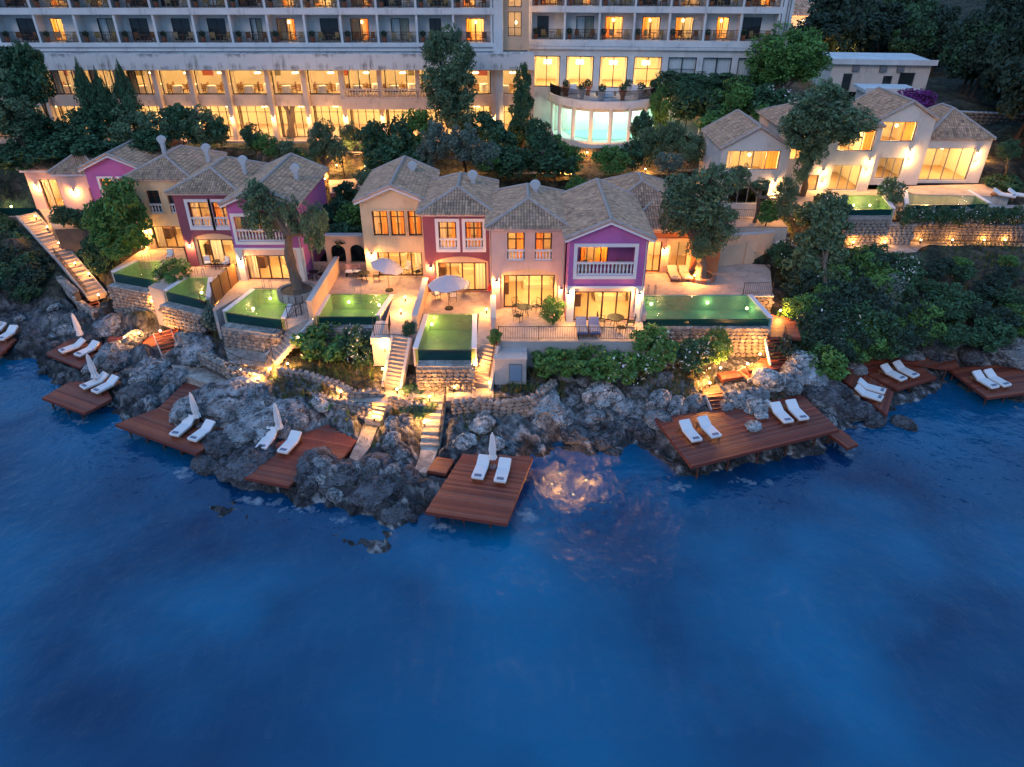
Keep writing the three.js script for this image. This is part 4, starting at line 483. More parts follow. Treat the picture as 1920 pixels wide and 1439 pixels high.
// ---------------------------------------------------------------- modern villas on the upper slope
function villa(s) {
  const { x0, x1, zf, base, top, depth = 7 } = s, cx = (x0 + x1) / 2, hw = (x1 - x0) / 2, eave = top - base, h = thing('villa', s.label, 'villa', [cx, base, zf], s.turn ?? 0, 'pale villas above the terraces'), th = 0.3;
  const L = ([u0, v0, u1, v1]) => { const m = (v0 + v1) / 2, a = D(u0, m, zf), b = D(u1, m, zf), c = D((u0 + u1) / 2, v0, zf), d = D((u0 + u1) / 2, v1, zf); return [Math.max(-hw + 0.25, a.x - cx), Math.min(hw - 0.25, b.x - cx), Math.max(0.05, d.y - base), Math.min(c.y - base, eave - 0.15)]; };
  const ws = s.wins.map(w => ({ ...w, r: L(w.px) }));
  part(h, 'wall', wallGeo(s.roof === 'gable' ? [[-hw, 0], [hw, 0], [hw, eave], [0, eave + s.rise], [-hw, eave]] : rect(-hw, hw, 0, eave), ws.map(w => rect(...w.r)), 0, th), MT.villa);
  part(h, 'side_wall', b2(-hw, -hw + th, 0, eave, -depth, -th - 0.003), MT.villa); part(h, 'side_wall', b2(hw - th, hw, 0, eave, -depth, -th - 0.003), MT.villa); part(h, 'back_wall', b2(-hw + th, hw - th, 0, eave, -depth, -depth + th), MT.villa);
  for (const [a, b] of s.floors) lining(h, -hw + th + 0.01, hw - th - 0.01, a, b, -th - 0.005, -depth + 0.5);
  for (const w of ws) windowUnit(h, w.r, -0.16, { name: w.door ? 'glass_door' : 'window', nx: w.nx ?? 4, frame: MT.grey, t: 0.07, curtains: w.c ?? [[0.0, 0.14, MT.sheer], [0.74, 0.98, MT.amber]] });
  if (s.roof !== 'flat') makeRoof(h, -hw, hw, 0, -depth, eave + 0.05, s.rise, s.roof, { over: 0.15, gutter: false, run: s.run });
  for (const [x, y, I] of s.lamps) { roomLamp(cx + x, base + y, zf - 2.6, I * 3, `glowing globe lamp inside the ${s.nick}`, 'lamps inside the pale villas', WARM2); }
  return h;
}
villa({ nick: 'gabled villa with a wide window', label: 'pale gabled villa with one wide four-panel window over a dark terrace', x0: 18.2, x1: 24.2, zf: -63, base: 7.6, top: 13.6, rise: 1.75, roof: 'gable', wins: [{ px: [1363, 277, 1463, 319] }, { px: [1366, 345, 1440, 382], nx: 4, door: 1, c: [] }], floors: [[0, 2.6], [2.8, 5.9]], lamps: [[0.3, 4.9, 14]] });
villa({ nick: 'villa between two gables', label: 'pale flat-fronted villa behind the tall leaning olive', x0: 24.3, x1: 33.6, zf: -66.8, base: 8.85, top: 14.6, rise: 1.5, roof: 'hipx', run: 3, wins: [{ px: [1480, 252, 1532, 300], nx: 3 }, { px: [1574, 243, 1641, 284], nx: 3 }, { px: [1512, 328, 1532, 372], nx: 1, door: 1, c: [] }, { px: [1558, 310, 1612, 357], nx: 3, door: 1, c: [] }], floors: [[0, 2.6], [2.8, 5.6]], lamps: [[-2.5, 4.7, 14], [2.6, 4.7, 14], [1.5, 2.0, 12]] });
villa({ nick: 'tall gabled villa', label: 'pale tall gabled villa with a three-panel upper window beside the hipped wing', x0: 33.6, x1: 38.6, zf: -67.6, base: 9.2, top: 15.1, rise: 1.5, roof: 'gable', wins: [{ px: [1648, 228, 1718, 266], nx: 3, c: [[0, 0.12, MT.sheer], [0.66, 1, MT.amber]] }, { px: [1645, 296, 1692, 335], nx: 3, door: 1, c: [] }], floors: [[0, 2.8], [3.0, 5.8]], lamps: [[0.4, 4.9, 13], [-0.5, 2.2, 6]] });
villa({ nick: 'hipped villa wing', label: 'pale villa wing with hipped tile roof and a wide sliding door to the pool', x0: 38.5, x1: 44.8, zf: -68.2, base: 9.2, top: 13.25, rise: 2.2, run: 2.6, roof: 'hip', wins: [{ px: [1715, 278, 1822, 338], nx: 4, door: 1, c: [] }], floors: [[0, 3.6]], lamps: [[0.2, 2.7, 18]] });
for (const [u, v, z, l] of [[1706, 285, -67.6, 'upper of two wall lamps on the tall gabled villa'], [1702, 302, -67.6, 'lower of two wall lamps on the tall gabled villa'], [1630, 303, -66.8, 'upper of two wall lamps beside the three-panel doors of the flat-fronted villa'], [1623, 322, -66.8, 'lower of two wall lamps beside the three-panel doors of the flat-fronted villa'], [1543, 322, -66.8, 'upper of two wall lamps beside the single door of the flat-fronted villa'], [1540, 343, -66.8, 'lower of two wall lamps beside the single door of the flat-fronted villa'], [1832, 287, -68.2, 'upper of two wall lamps on the corner of the hipped villa wing'], [1827, 305, -68.2, 'lower of two wall lamps on the corner of the hipped villa wing'], [1453, 343, -63, 'upper of two wall lamps on the gabled villa with a dark terrace'], [1450, 363, -63, 'lower of two wall lamps on the gabled villa with a dark terrace']]) { const p = D(u, v, z); sconce(p.x, p.y, z + 0.01, 3, l, 'paired wall lamps of the villas'); }
{ // flat-roofed service buildings behind
  const mk = (x, y, z, w, hh, d, turn, label, kind) => { const h = thing('service_building', label, 'building', [x, y, z], turn, 'flat roofed service buildings'); const ds = kind ? [[-w / 2 + 1.5, -w / 2 + 2.6, 0.05, 2.1], [0.5, 1.6, 0.9, 1.9], [w / 2 - 3.4, w / 2 - 1.6, 0.8, 2.3]] : [[-1, 0, 0.9, 1.9], [0.5, 1.3, 0.05, 2]];
    part(h, 'wall', wallGeo(rect(-w / 2, w / 2, 0, hh), ds.map(r => rect(...r)), d / 2, 0.25), MT.villa); part(h, 'side_wall', b2(-w / 2, -w / 2 + 0.25, 0, hh, -d / 2, d / 2 - 0.253), MT.villa); part(h, 'side_wall', b2(w / 2 - 0.25, w / 2, 0, hh, -d / 2, d / 2 - 0.253), MT.villa); part(h, 'back_wall', b2(-w / 2 + 0.25, w / 2 - 0.25, 0, hh, -d / 2, -d / 2 + 0.2), MT.villa); part(h, 'roof_slab', b2(-w / 2 - 0.4, w / 2 + 0.4, hh + 0.003, hh + 0.35, -d / 2 - 0.4, d / 2 + 0.6), MT.hotel); part(h, 'parapet', merge([b2(-w / 2 - 0.4, w / 2 + 0.4, hh + 0.353, hh + 0.6, d / 2 + 0.4, d / 2 + 0.6)]), MT.hotel);
    ds.forEach(r => windowUnit(h, r, d / 2 - 0.12, { nx: 1, frame: MT.grey, glass: MT.glassDark })); if (kind) for (const k of [-3, 0.2, 2.2]) part(h, 'cooling_unit', bx(0.8, 0.55, 0.35, k, hh - 0.5, d / 2 + 0.2), MT.grey); };
  mk(45.6, 13.2, -98, 11.5, 3.2, 8, -0.12, 'long white flat-roofed service building below the dark wood', 1); mk(43.6, 12.0, -88.5, 5.2, 2.3, 4, -0.12, 'small white flat-roofed hut above the pale villas', 0);
  const b = thing('distant_building', 'low building with a warm lit tile roof beyond the trees', 'building', [48, 14, -150]); part(b, 'wall', b2(-12, 12, 0, 4, -5, 5), MT.villa); makeRoof(b, -12, 12, 5, -5, 4.05, 2, 'hipx', { pitch: 0.5, course: 0.8 }); for (let i = 0; i < 4; i++) { light(40 + i * 6, 17.5, -142, 40); const t = thing('yard_lamp', 'bright lamp in the yard of the distant tiled building', 'lamp', [40 + i * 6, 17.5, -142], 0, 'lamps in the distant yard'); part(t, 'lamp_globe', lampBall, MT.bulb); part(t, 'post', cyl(0.06, 0.08, 4, 0, -4.1, 0, 6), MT.dark); }
  for (const [x, y, z, l] of [[43, 15.4, -108, 'bright post lamp under the pines behind the service building'], [47, 15.6, -110, 'bright post lamp beside the service building roof']]) { light(x, y, z, 30); const t = thing('post_lamp', l, 'lamp', [x, y, z]); part(t, 'lamp_globe', lampBall, MT.bulb); part(t, 'post', cyl(0.05, 0.06, 3, 0, -3.1, 0, 6), MT.dark); }
}
// ---------------------------------------------------------------- terraces, pools, rubble walls, stairs
const stoneGeos = [1, 2, 3, 4].map(s => { const q = rng(s * 31), g = new THREE.DodecahedronGeometry(0.5, 0), p = g.attributes.position, jit = {}; for (let i = 0; i < p.count; i++) { const k = [p.getX(i), p.getY(i), p.getZ(i)].map(v => v.toFixed(3)).join(); jit[k] ??= [0.86 + 0.3 * q(), 0.86 + 0.3 * q(), 0.86 + 0.3 * q()]; p.setXYZ(i, p.getX(i) * jit[k][0], p.getY(i) * jit[k][1], p.getZ(i) * jit[k][2]); } return G(g); });
let stoneCount = 0;
// rubble facing from a to b (x, z), between heights; out = side the face looks to
function stoneFace(h, o, a, b, y0, y1, size = 0.4, joined = false, top = true) {
  const dx = b[0] - a[0], dz = b[1] - a[1], L = Math.hypot(dx, dz), ux = dx / L, uz = dz / L, nx = -uz, nz = ux, turn = Math.atan2(-uz, ux), l = [];
  let y = y0; while (y < y1 + (top ? 0.06 : -0.1)) { const hh = size * rr(0.6, 0.85); let s = -0.1 * R(); while (s < L) { const w = size * rr(0.75, 1.45), g = stoneGeos[R() * 4 | 0], m = MT.stones[R() * 5 | 0], px = a[0] + ux * (s + w / 2) + nx * 0.02, pz = a[1] + uz * (s + w / 2) + nz * 0.02, sy = hh * 1.12, flip = R() < 0.5 ? Math.PI : 0;
      if (s + w * 0.5 < L + 0.1) { if (joined) { const c = g.clone(); c.scale(w * 1.1, sy, size * 0.6); c.rotateY(turn + flip); c.translate(px - o[0], y + hh / 2 - o[1], pz - o[2]); l.push(c); } else { const c = part(h, 'stone', g, m); c.position.set(px - o[0], y + hh / 2 - o[1], pz - o[2]); c.scale.set(w * 1.1, sy, size * rr(0.45, 0.75)); c.rotation.y = turn + flip; stoneCount++; } }
      s += w; } y += hh; }
  if (l.length) stuffPart(h, 'stones', merge(l), MT.stones[h.id % 4]);
}
// free-standing or retaining rubble wall along points [x, z, top]; foot = height below the top
function rubble(label, pts, foot, o = {}) {
  const O = [pts[0][0], pts[0][2] - foot, pts[0][1]], h = thing('stone_wall', label, 'stone wall', O, 0, o.group ?? 'rubble stone walls'), t = o.t ?? 0.45;
  for (let i = 0; i + 1 < pts.length; i++) { const a = pts[i], b = pts[i + 1], L = Math.hypot(b[0] - a[0], b[1] - a[1]), nx = -(b[1] - a[1]) / L, nz = (b[0] - a[0]) / L, yt = (a[2] + b[2]) / 2;
    const g = new THREE.BoxGeometry(L + 0.1, foot + 0.3, t); g.rotateY(Math.atan2(-(b[1] - a[1]), b[0] - a[0])); g.translate((a[0] + b[0]) / 2 - nx * t / 2 - O[0], yt - (foot + 0.3) / 2 - 0.05 - O[1], (a[1] + b[1]) / 2 - nz * t / 2 - O[2]); part(h, 'core', G(g), MT.mortar);
    stoneFace(h, O, a, b, yt - foot, yt - 0.08, o.size ?? 0.42, o.joined);
    if (o.cap) { const c = new THREE.BoxGeometry(L + 0.06, 0.09, t + 0.2); c.rotateY(Math.atan2(-(b[1] - a[1]), b[0] - a[0])); c.translate((a[0] + b[0]) / 2 - nx * (t / 2 - 0.05) - O[0], yt + 0.06 - O[1], (a[1] + b[1]) / 2 - nz * (t / 2 - 0.05) - O[2]); part(h, 'coping', G(c), o.cap); }
    else { const n = Math.max(1, Math.round(L / 0.45)); for (let k = 0; k < n; k++) for (const w of [0.12, 0.34]) if (!o.joined) { const c = part(h, 'stone', stoneGeos[R() * 4 | 0], MT.stones[[0, 2, 2, 1][R() * 4 | 0]]); const f = (k + 0.5) / n; c.position.set(a[0] + (b[0] - a[0]) * f - nx * w - O[0], yt - 0.04 + 0.05 * R() - O[1], a[1] + (b[1] - a[1]) * f - nz * w - O[2]); c.scale.set(0.5, 0.26, 0.32); c.rotation.y = R() * 6; } }
  }
  return h;
}
const pts3 = l => l.map(([u, v, y]) => { const p = P(u, v, y); return [p.x, p.z, y]; });
function terrace(label, poly_, y, bottom, mat = MT.floor, side = MT.concrete) { const c = poly_.reduce((s, p) => [s[0] + p[0] / poly_.length, s[1] + p[1] / poly_.length], [0, 0]), t = thing('terrace', label, 'terrace', [c[0], bottom, c[1]], 0, 'paved terraces'), q = poly_.map(p => [p[0] - c[0], p[1] - c[1]]); part(t, 'base', slab(q, 0, y - bottom - 0.063), side); part(t, 'paving', slab(q.map(p => [p[0] * 1.004, p[1] * 1.004]), y - bottom - 0.06, y - bottom), mat); return t; }
function pool(label, q, y, o = {}) { // q = back left, back right, front right, front left, as [x, z]
  const [bl, br, fr, fl] = q, c = [(bl[0] + fr[0]) / 2, (bl[1] + fr[1]) / 2], t = thing('swimming_pool', label, 'pool', [c[0], y - 1.4, c[1]], 0, o.group ?? 'plunge pools on the terraces'), l = p => [p[0] - c[0], p[1] - c[1]], dep = 1.4, Q = q.map(l), tile = o.tile ?? MT.poolTile;
  const strip = (a, b, w, y0, y1) => { const L = Math.hypot(b[0] - a[0], b[1] - a[1]), nx = -(b[1] - a[1]) / L * w, nz = (b[0] - a[0]) / L * w; return slab([a, b, [b[0] + nx, b[1] + nz], [a[0] + nx, a[1] + nz]], y0, y1); };
  part(t, 'pool_floor', slab(Q, 0, 0.1), tile);
  const inner = [strip(Q[0], Q[1], -0.2, 0.1, dep - 0.02), strip(Q[1], Q[2], -0.22, 0.1, dep - 0.02), strip(Q[3], Q[0], -0.22, 0.1, dep - 0.02)]; part(t, 'pool_wall', merge(inner), tile);
  for (const [a, b] of [[Q[1], Q[2]], [Q[3], Q[0]]]) { part(t, 'coping', strip(a, b, -0.36, dep - 0.017, dep + 0.06), MT.trim); const L = Math.hypot(b[0] - a[0], b[1] - a[1]), nx = (b[1] - a[1]) / L * 0.223, nz = -(b[0] - a[0]) / L * 0.223; part(t, 'outer_wall', strip([a[0] + nx, a[1] + nz], [b[0] + nx, b[1] + nz], -0.12, 0, dep - 0.02), MT.stoneTrim); }
  part(t, 'overflow_edge', strip(Q[2], Q[3], -0.16, 0.1, dep - 0.075), MT.poolEdge);
  const w = part(t, 'pool_water', slab(Q, dep - 0.062, dep - 0.06), MT.pool); { const g = new THREE.BufferGeometry(), y_ = dep - 0.06; g.setFromPoints([Q[3], Q[2], Q[1], Q[3], Q[1], Q[0]].map(p => V3(p[0], y_, p[1]))); w.geometry = G(g); }
  if (o.ledge !== 0) { const L = Math.hypot(fr[0] - fl[0], fr[1] - fl[1]), nx = (fr[1] - fl[1]) / L, nz = -(fr[0] - fl[0]) / L, off = (p, d) => [p[0] - nx * d, p[1] - nz * d], lw = o.ledge ?? 0.75, ly = dep - (o.drop ?? 0.85);
    part(t, 'ledge', slab([off(Q[3], 0.165), off(Q[2], 0.165), off(Q[2], 0.165 + lw), off(Q[3], 0.165 + lw)], ly - 0.5, ly), MT.concrete); const n = Math.max(3, Math.round(L / 0.62)); for (let i = 0; i < n; i++) { const a = i / n, b = (i + 1) / n - 0.012, m = (p, s) => [p[0] + (s[0] - p[0]) * 1, p[1]]; const A = off([Q[3][0] + (Q[2][0] - Q[3][0]) * a, Q[3][1] + (Q[2][1] - Q[3][1]) * a], 0.19), B = off([Q[3][0] + (Q[2][0] - Q[3][0]) * b, Q[3][1] + (Q[2][1] - Q[3][1]) * b], 0.19), A2 = [A[0] - nx * (lw + 0.08), A[1] - nz * (lw + 0.08)], B2 = [B[0] - nx * (lw + 0.08), B[1] - nz * (lw + 0.08)]; part(t, 'ledge_slab', slab([A, B, B2, A2], ly + 0.004, ly + 0.05 + 0.012 * R()), MT.paver); }
    if (o.wall) { const O = [t.position.x, t.position.y, t.position.z], f0 = [fl[0] - nx * (0.2 + lw), fl[1] - nz * (0.2 + lw)], f1 = [fr[0] - nx * (0.2 + lw), fr[1] - nz * (0.2 + lw)], b0 = [fl[0] - nx * 0.2, fl[1] - nz * 0.2], b1 = [fr[0] - nx * 0.2, fr[1] - nz * 0.2], yb = o.wall; part(t, 'wall_core', slab([off(Q[3], 0.0), off(Q[2], 0), off(Q[2], 0.14 + lw), off(Q[3], 0.14 + lw)], yb - O[1], ly - 0.503), MT.mortar); stoneFace(t, O, f0, f1, yb, y - dep + ly - 0.1, 0.4, o.joined, false); if (o.sides !== 0) { stoneFace(t, O, [f1[0], f1[1]], [fr[0], fr[1]], yb, y - dep + ly - 0.1, 0.4, o.joined, false); stoneFace(t, O, [fl[0], fl[1]], [f0[0], f0[1]], yb, y - dep + ly - 0.1, 0.4, o.joined, false); } } }
  (o.lamps ?? [[0.3, 0.12], [0.75, 0.12]]).forEach(([s, d]) => { const a = [bl[0] + (br[0] - bl[0]) * s, bl[1] + (br[1] - bl[1]) * s], b = [fl[0] + (fr[0] - fl[0]) * s, fl[1] + (fr[1] - fl[1]) * s], x = a[0] + (b[0] - a[0]) * d, z = a[1] + (b[1] - a[1]) * d, lm = thing('pool_lamp', `round underwater lamp in ${o.nick}`, 'lamp', [x, y - 0.55, z], 0, 'underwater pool lamps'); part(lm, 'lamp_lens', new THREE.SphereGeometry(0.11, 10, 6), MT.poolLamp); light(x, y - 0.55, z, o.I ?? 4, C(1, 0.84, 0.34), 5); });
  if (o.ladder) { const [s] = o.ladder, x = bl[0] + (br[0] - bl[0]) * s, z = bl[1] + (br[1] - bl[1]) * s, L = thing('pool_ladder', `chrome handrail ladder at the edge of ${o.nick}`, 'ladder', [x, y, z], 0, 'pool ladders'); for (const k of [-0.28, 0.28]) { const cv = new THREE.CatmullRomCurve3([V3(k, 0, -0.35), V3(k, 0.75, -0.3), V3(k, 0.85, -0.05), V3(k, 0.5, 0.1), V3(k, -0.8, 0.12)]); part(L, 'handrail', G(new THREE.TubeGeometry(cv, 14, 0.022, 5), true), MT.grey); } for (const v of [-0.2, -0.45, -0.7]) part(L, 'rung', bx(0.56, 0.03, 0.08, 0, v, 0.12), MT.grey); }
  return t;
}
function stairs(label, top, bot, width, n, mat = MT.step, o = {}) {
  const d = V3(bot.x - top.x, 0, bot.z - top.z), L = d.length(), turn = Math.atan2(d.x, d.z), t = thing(o.name ?? 'staircase', label, 'stairs', bot, turn, o.group ?? 'outdoor stairs'), run = L / n, rise = (top.y - bot.y) / n;
  for (let i = 0; i < n; i++) { const y = (i + 1) * rise, z = -(i + 0.5) * run; part(t, o.open ? 'tread' : 'step', o.open ? bx(width, 0.07, run * 0.92, 0, y - 0.035, z) : bx(width * (1 + 0.02 * (i % 2)), rise + 0.35, run + 0.05, 0, y - (rise + 0.35) / 2, z), mat); }
  const a = V3(0, 0.0, 0), b = V3(0, top.y - bot.y, -L); for (const k of [-1, 1]) if (o.side) part(t, o.open ? 'stringer' : 'side_wall', beam(a.clone().add(V3(k * (width / 2 + o.side / 2), -0.05, 0)), b.clone().add(V3(k * (width / 2 + o.side / 2), -0.05, 0)), o.side, o.sideH ?? 0.3), o.sideMat ?? MT.stoneTrim);
  for (const k of o.rails || []) railRun(t, V3(k * width / 2, rise, 0), V3(k * width / 2, top.y - bot.y, -L), 0.95);
  return t;
}
function railRun(t, a, b, h = 1.0, name = 'railing') { const L = a.distanceTo(b), n = Math.max(2, Math.round(L / 0.16)), l = [bar(a.clone().add(V3(0, h, 0)), b.clone().add(V3(0, h, 0)), 0.022, 5), bar(a.clone().add(V3(0, 0.12, 0)), b.clone().add(V3(0, 0.12, 0)), 0.014, 4)]; for (let i = 0; i <= n; i++) { const p = a.clone().lerp(b, i / n); l.push(bx(0.018, h - 0.1, 0.018, p.x, p.y + h / 2 + 0.05, p.z)); } return part(t, name, merge(l), MT.iron); }
function railing(label, pts, h = 1.0) { const t = thing('iron_railing', label, 'railing', pts[0], 0, 'iron railings'); for (let i = 0; i + 1 < pts.length; i++) { railRun(t, pts[i].clone().sub(pts[0]), pts[i + 1].clone().sub(pts[0]), h, 'rail_panel'); } for (const p of pts) part(t, 'post', cyl(0.03, 0.03, h + 0.05, p.x - pts[0].x, p.y - pts[0].y, p.z - pts[0].z, 6), MT.iron); return t; }
function gardenWall(label, a, b, y, h, mat = MT.peach, t = 0.3) { const L = Math.hypot(b[0] - a[0], b[1] - a[1]), g = thing('garden_wall', label, 'wall', [(a[0] + b[0]) / 2, y, (a[1] + b[1]) / 2], Math.atan2(-(b[1] - a[1]), b[0] - a[0]), 'plastered garden walls'); part(g, 'wall', bx(L, h, t, 0, h / 2, 0), mat); part(g, 'coping', bx(L + 0.08, 0.1, t + 0.12, 0, h + 0.053, 0), MT.stoneTrim); return g; }
function screen(label, a, b, y, h) { const L = Math.hypot(b[0] - a[0], b[1] - a[1]), g = thing('wooden_screen', label, 'fence', [(a[0] + b[0]) / 2, y, (a[1] + b[1]) / 2], Math.atan2(-(b[1] - a[1]), b[0] - a[0]), 'wooden privacy screens'), n = Math.round(h / 0.2), m = Math.max(2, Math.round(L / 1.4)); for (let i = 0; i < n; i++) part(g, 'board', bx(L, h / n - 0.012, 0.05 + 0.006 * (i % 2), 0, (i + 0.5) * h / n, 0), MT.fence); for (let i = 0; i <= m; i++) part(g, 'post', bx(0.09, h + 0.06, 0.12, -L / 2 + i * L / m, (h + 0.06) / 2, 0), MT.timber); return g; }

// terraces
terrace('paved terrace in front of the mauve house with the parasol', [[-6.72, -51.8], [-1.35, -51.8], [-1.35, -43.1], [-2.45, -43.1], [-2.45, -47.9], [-6.72, -47.9]], 5.2, 1.8);
terrace('paved terrace of the cream gabled house and the arcade', [[-14.7, -56.6], [-6.78, -56.6], [-6.78, -44.6], [-9.2, -44.6], [-9.3, -51.45], [-14.7, -51.45]], 5.2, 1.8);
terrace('paved terrace with iron railing before the rosy and purple houses', [[-1.3, -48.7], [3.9, -48.7], [3.9, -46.5], [9.5, -46.5], [9.3, -43.45], [-1.3, -43.45]], 5.2, 1.8);
terrace('wide paved terrace with the round tree planter', [[9.55, -56.0], [22.4, -58.2], [20.5, -51.3], [9.55, -51.25]], 5.2, 1.8);
terrace('paved terrace of the purple house behind the gnarled olive', [[-22.5, -54.3], [-14.75, -56.6], [-14.75, -47.0], [-16.6, -47.0], [-16.95, -52.4], [-20.7, -52.5], [-22.3, -48.4], [-22.6, -48.6]], 5.2, 1.8);
{ const a = P(352, 521, 5.2), b = P(390, 521, 5.2), c = P(385, 562, 5.2), d = P(313, 546, 5.2); terrace('paved terrace of the dark mauve house with a small pool', [[-27.9, -57.2], [-22.3, -57.2], [-22.7, -52], [b.x + 0.3, b.z + 0.4], [b.x + 0.2, b.z - 0.25], [a.x - 0.2, a.z - 0.25], [d.x - 0.3, d.z], [-29.3, -52.8]], 5.2, 1.8); pool('small green pool before the dark mauve house', [q2(a), q2(b), q2(c), q2(d)], 5.2, { nick: 'the pool before the dark mauve house', lamps: [[0.75, 0.45]], wall: 2.6, ladder: [0.6] }); }
{ const a = P(258, 490, 5.2), b = P(306, 490, 5.2), c = P(288, 524, 5.2), d = P(214, 511, 5.2); terrace('paved terrace of the cream house beside the feathery tree', [[-33.4, -61.2], [-27.9, -61.2], [-27.9, -57.3], [-29.2, -55.5], [b.x + 0.2, b.z - 0.25], [a.x - 0.2, a.z - 0.25], [d.x - 0.5, d.z - 0.4]], 5.2, 1.8); pool('small green pool with blue stone ledge beside the long shore steps', [q2(a), q2(b), q2(c), q2(d)], 5.2, { nick: 'the pool beside the long shore steps', lamps: [[0.75, 0.3]], wall: 1.9, ladder: [0.35] }); }
pool('green infinity pool at the foot of the gnarled olive', [[-20.5, -52.2], [-17.3, -52.15], [-17.0, -47.0], [-21.4, -48.2]], 5.2, { nick: 'the pool at the foot of the gnarled olive', lamps: [[0.25, 0.55], [0.4, 0.1]], wall: 2.5, ladder: [0.3] });
pool('green infinity pool with ladder below the arcade', [[-14.25, -51.25], [-9.6, -51.25], [-10.1, -47.5], [-14.3, -47.5]], 5.2, { nick: 'the pool below the arcade', lamps: [[0.3, 0.05], [0.85, 0.2]], wall: 2.6, ladder: [0.45], drop: 0.7, ledge: 0.5 });
pool('narrow green infinity pool before the open parasol', [[-6.2, -47.7], [-2.95, -47.7], [-2.75, -42.4], [-6.4, -42.4]], 5.2, { nick: 'the narrow pool before the open parasol', lamps: [[0.08, 0.1]], wall: 2.2 });
pool('long teal infinity pool beside the purple house', [[10.3, -51.1], [18.5, -51.1], [18.9, -47.1], [9.85, -47.1]], 5.2, { nick: 'the long teal pool', tile: MT.poolTeal, lamps: [[0.08, 0.1], [0.62, 0.04], [0.95, 0.3]], I: 2.2, wall: 2.2, ledge: 0.3, drop: 0.62, ladder: [0.08] });
{ const q = [[-90, 370], [58, 370], [68, 388], [-90, 390]].map(p => q2(P(p[0], p[1], 6.75))); pool('long green pool beside the low pink houses', q, 6.75, { nick: 'the pool beside the low pink houses', lamps: [[0.7, 0.4], [0.9, 0.4]], wall: 5.2, ledge: 0.3, I: 8 }); terrace('paved terrace before the low pink houses', [q2(P(70, 372, 6.75)), [-46.6, -68.2], [-38.3, -66.2], [-37.8, -62.6], [-41.5, -62.2], q2(P(72, 392, 6.75))], 6.75, 4, MT.floor, MT.mortar); }
// pools and walls of the villas
{ const q = [[1575, 367], [1652, 367], [1672, 391], [1592, 391]].map(p => q2(P(p[0], p[1], 8.85))); pool('small pool on a stone box with two upward lights', q, 8.85, { nick: 'the small villa pool', lamps: [[0.3, 0.3], [0.7, 0.3]], I: 5, wall: 6.4, ledge: 0.12, drop: 0.62, joined: true, group: 'villa pools' });
  const r = [[1702, 357], [1812, 357], [1852, 381], [1705, 383]].map(p => q2(P(p[0], p[1], 9.1))); pool('large villa pool in front of the sliding doors', r, 9.1, { nick: 'the large villa pool', lamps: [[0.2, 0.1], [0.5, 0.1], [0.8, 0.1]], I: 7, wall: 7.2, ledge: 0.15, drop: 0.5, joined: true, group: 'villa pools' });
  terrace('pale terrace between the hipped villa wing and its pool', [[36.2, -67.5], [46, -68.3], [45.5, -64.2], [37.2, -64.9]], 9.1, 6, MT.floor, MT.villa); terrace('pale terrace of the flat-fronted villa', [[24.4, -67], [36.1, -67.4], [36.0, -65.7], [29.6, -65.4], [28.2, -63.6], [24.4, -63.6]], 8.85, 5, MT.floor, MT.villa); terrace('dark terrace of the gabled villa with a wide window', [[17.9, -63.2], [24.2, -63.2], [24.2, -60.2], [18.4, -60.2]], 7.6, 5, MT.floor, MT.villa);
  rubble('long stone wall with white oleanders under the large villa pool', pts3([[1680, 388, 8.3], [1790, 388, 8.3], [1935, 390, 8.3]]), 1.2, { joined: true, size: 0.36, cap: MT.stoneTrim }); rubble('long stone wall with a row of recessed lights above the path', pts3([[1716, 420, 7.2], [1800, 420, 7.2], [1940, 423, 7.2]]), 1.5, { joined: true, size: 0.36 }); rubble('broad stone wall with warm lights at its foot', pts3([[1588, 421, 7.4], [1650, 421, 7.4], [1716, 424, 7.3]]), 2.0, { joined: true, size: 0.36, cap: MT.stoneTrim });
  struct('path', slab(VPATH.map(p => q2(P(p[0], p[1], 5.55))), 5.2, 5.55), MT.paver, 'lit stone path under the villa walls');
  rubble('sloping stone wall below the leaning lit tree', pts3([[1442, 418, 7.4], [1476, 448, 6.4], [1500, 478, 5.6]]), 1.6, { joined: true, size: 0.36 });
  rubble('stone garden wall behind the rosy house', pts3([[955, 326, 8.9], [1010, 327, 8.9], [1078, 329, 8.9]]), 1.3, { size: 0.4, joined: true, cap: MT.stoneTrim }); rubble('stone garden wall behind the annexe roof', pts3([[1180, 345, 8.6], [1235, 325, 8.8], [1300, 322, 8.8]]), 1.2, { size: 0.4, joined: true });
  rubble('low stone terrace wall under the dark wood', pts3([[1750, 208, 12.6], [1830, 212, 12.6], [1930, 216, 12.6]]), 1.3, { joined: true, size: 0.5, cap: MT.stoneTrim });
}
// garden walls and screens
gardenWall('peach wall with grey coping between the arcade terrace and the gnarled olive', [-14.55, -55.6], [-14.75, -47.0], 5.2, 1.35, MT.peach); gardenWall('peach wall with grey coping beside the narrow pool', [-6.75, -51.5], [-6.85, -44.9], 5.2, 1.2, MT.peach); gardenWall('short rosy wall between the narrow pool steps and the iron railing', [-1.4, -48.4], [-1.32, -44.6], 5.2, 1.15, MT.rosy); gardenWall('short rosy wall between the purple house and the long pool', [9.55, -51.2], [9.6, -46.6], 5.2, 0.5, MT.rosy); gardenWall('tall pale boundary wall with a small door beside the big olive', [17.3, -57.2], [22.3, -58.3], 5.2, 2.6, MT.peach);
screen('wooden privacy screen at the end of the dark mauve terrace', [-22.4, -53.8], [-22.75, -49.6], 5.2, 1.7); screen('wooden privacy screen between the cream and dark mauve terraces', [-27.8, -60.8], [-27.9, -57.6], 5.2, 1.6);
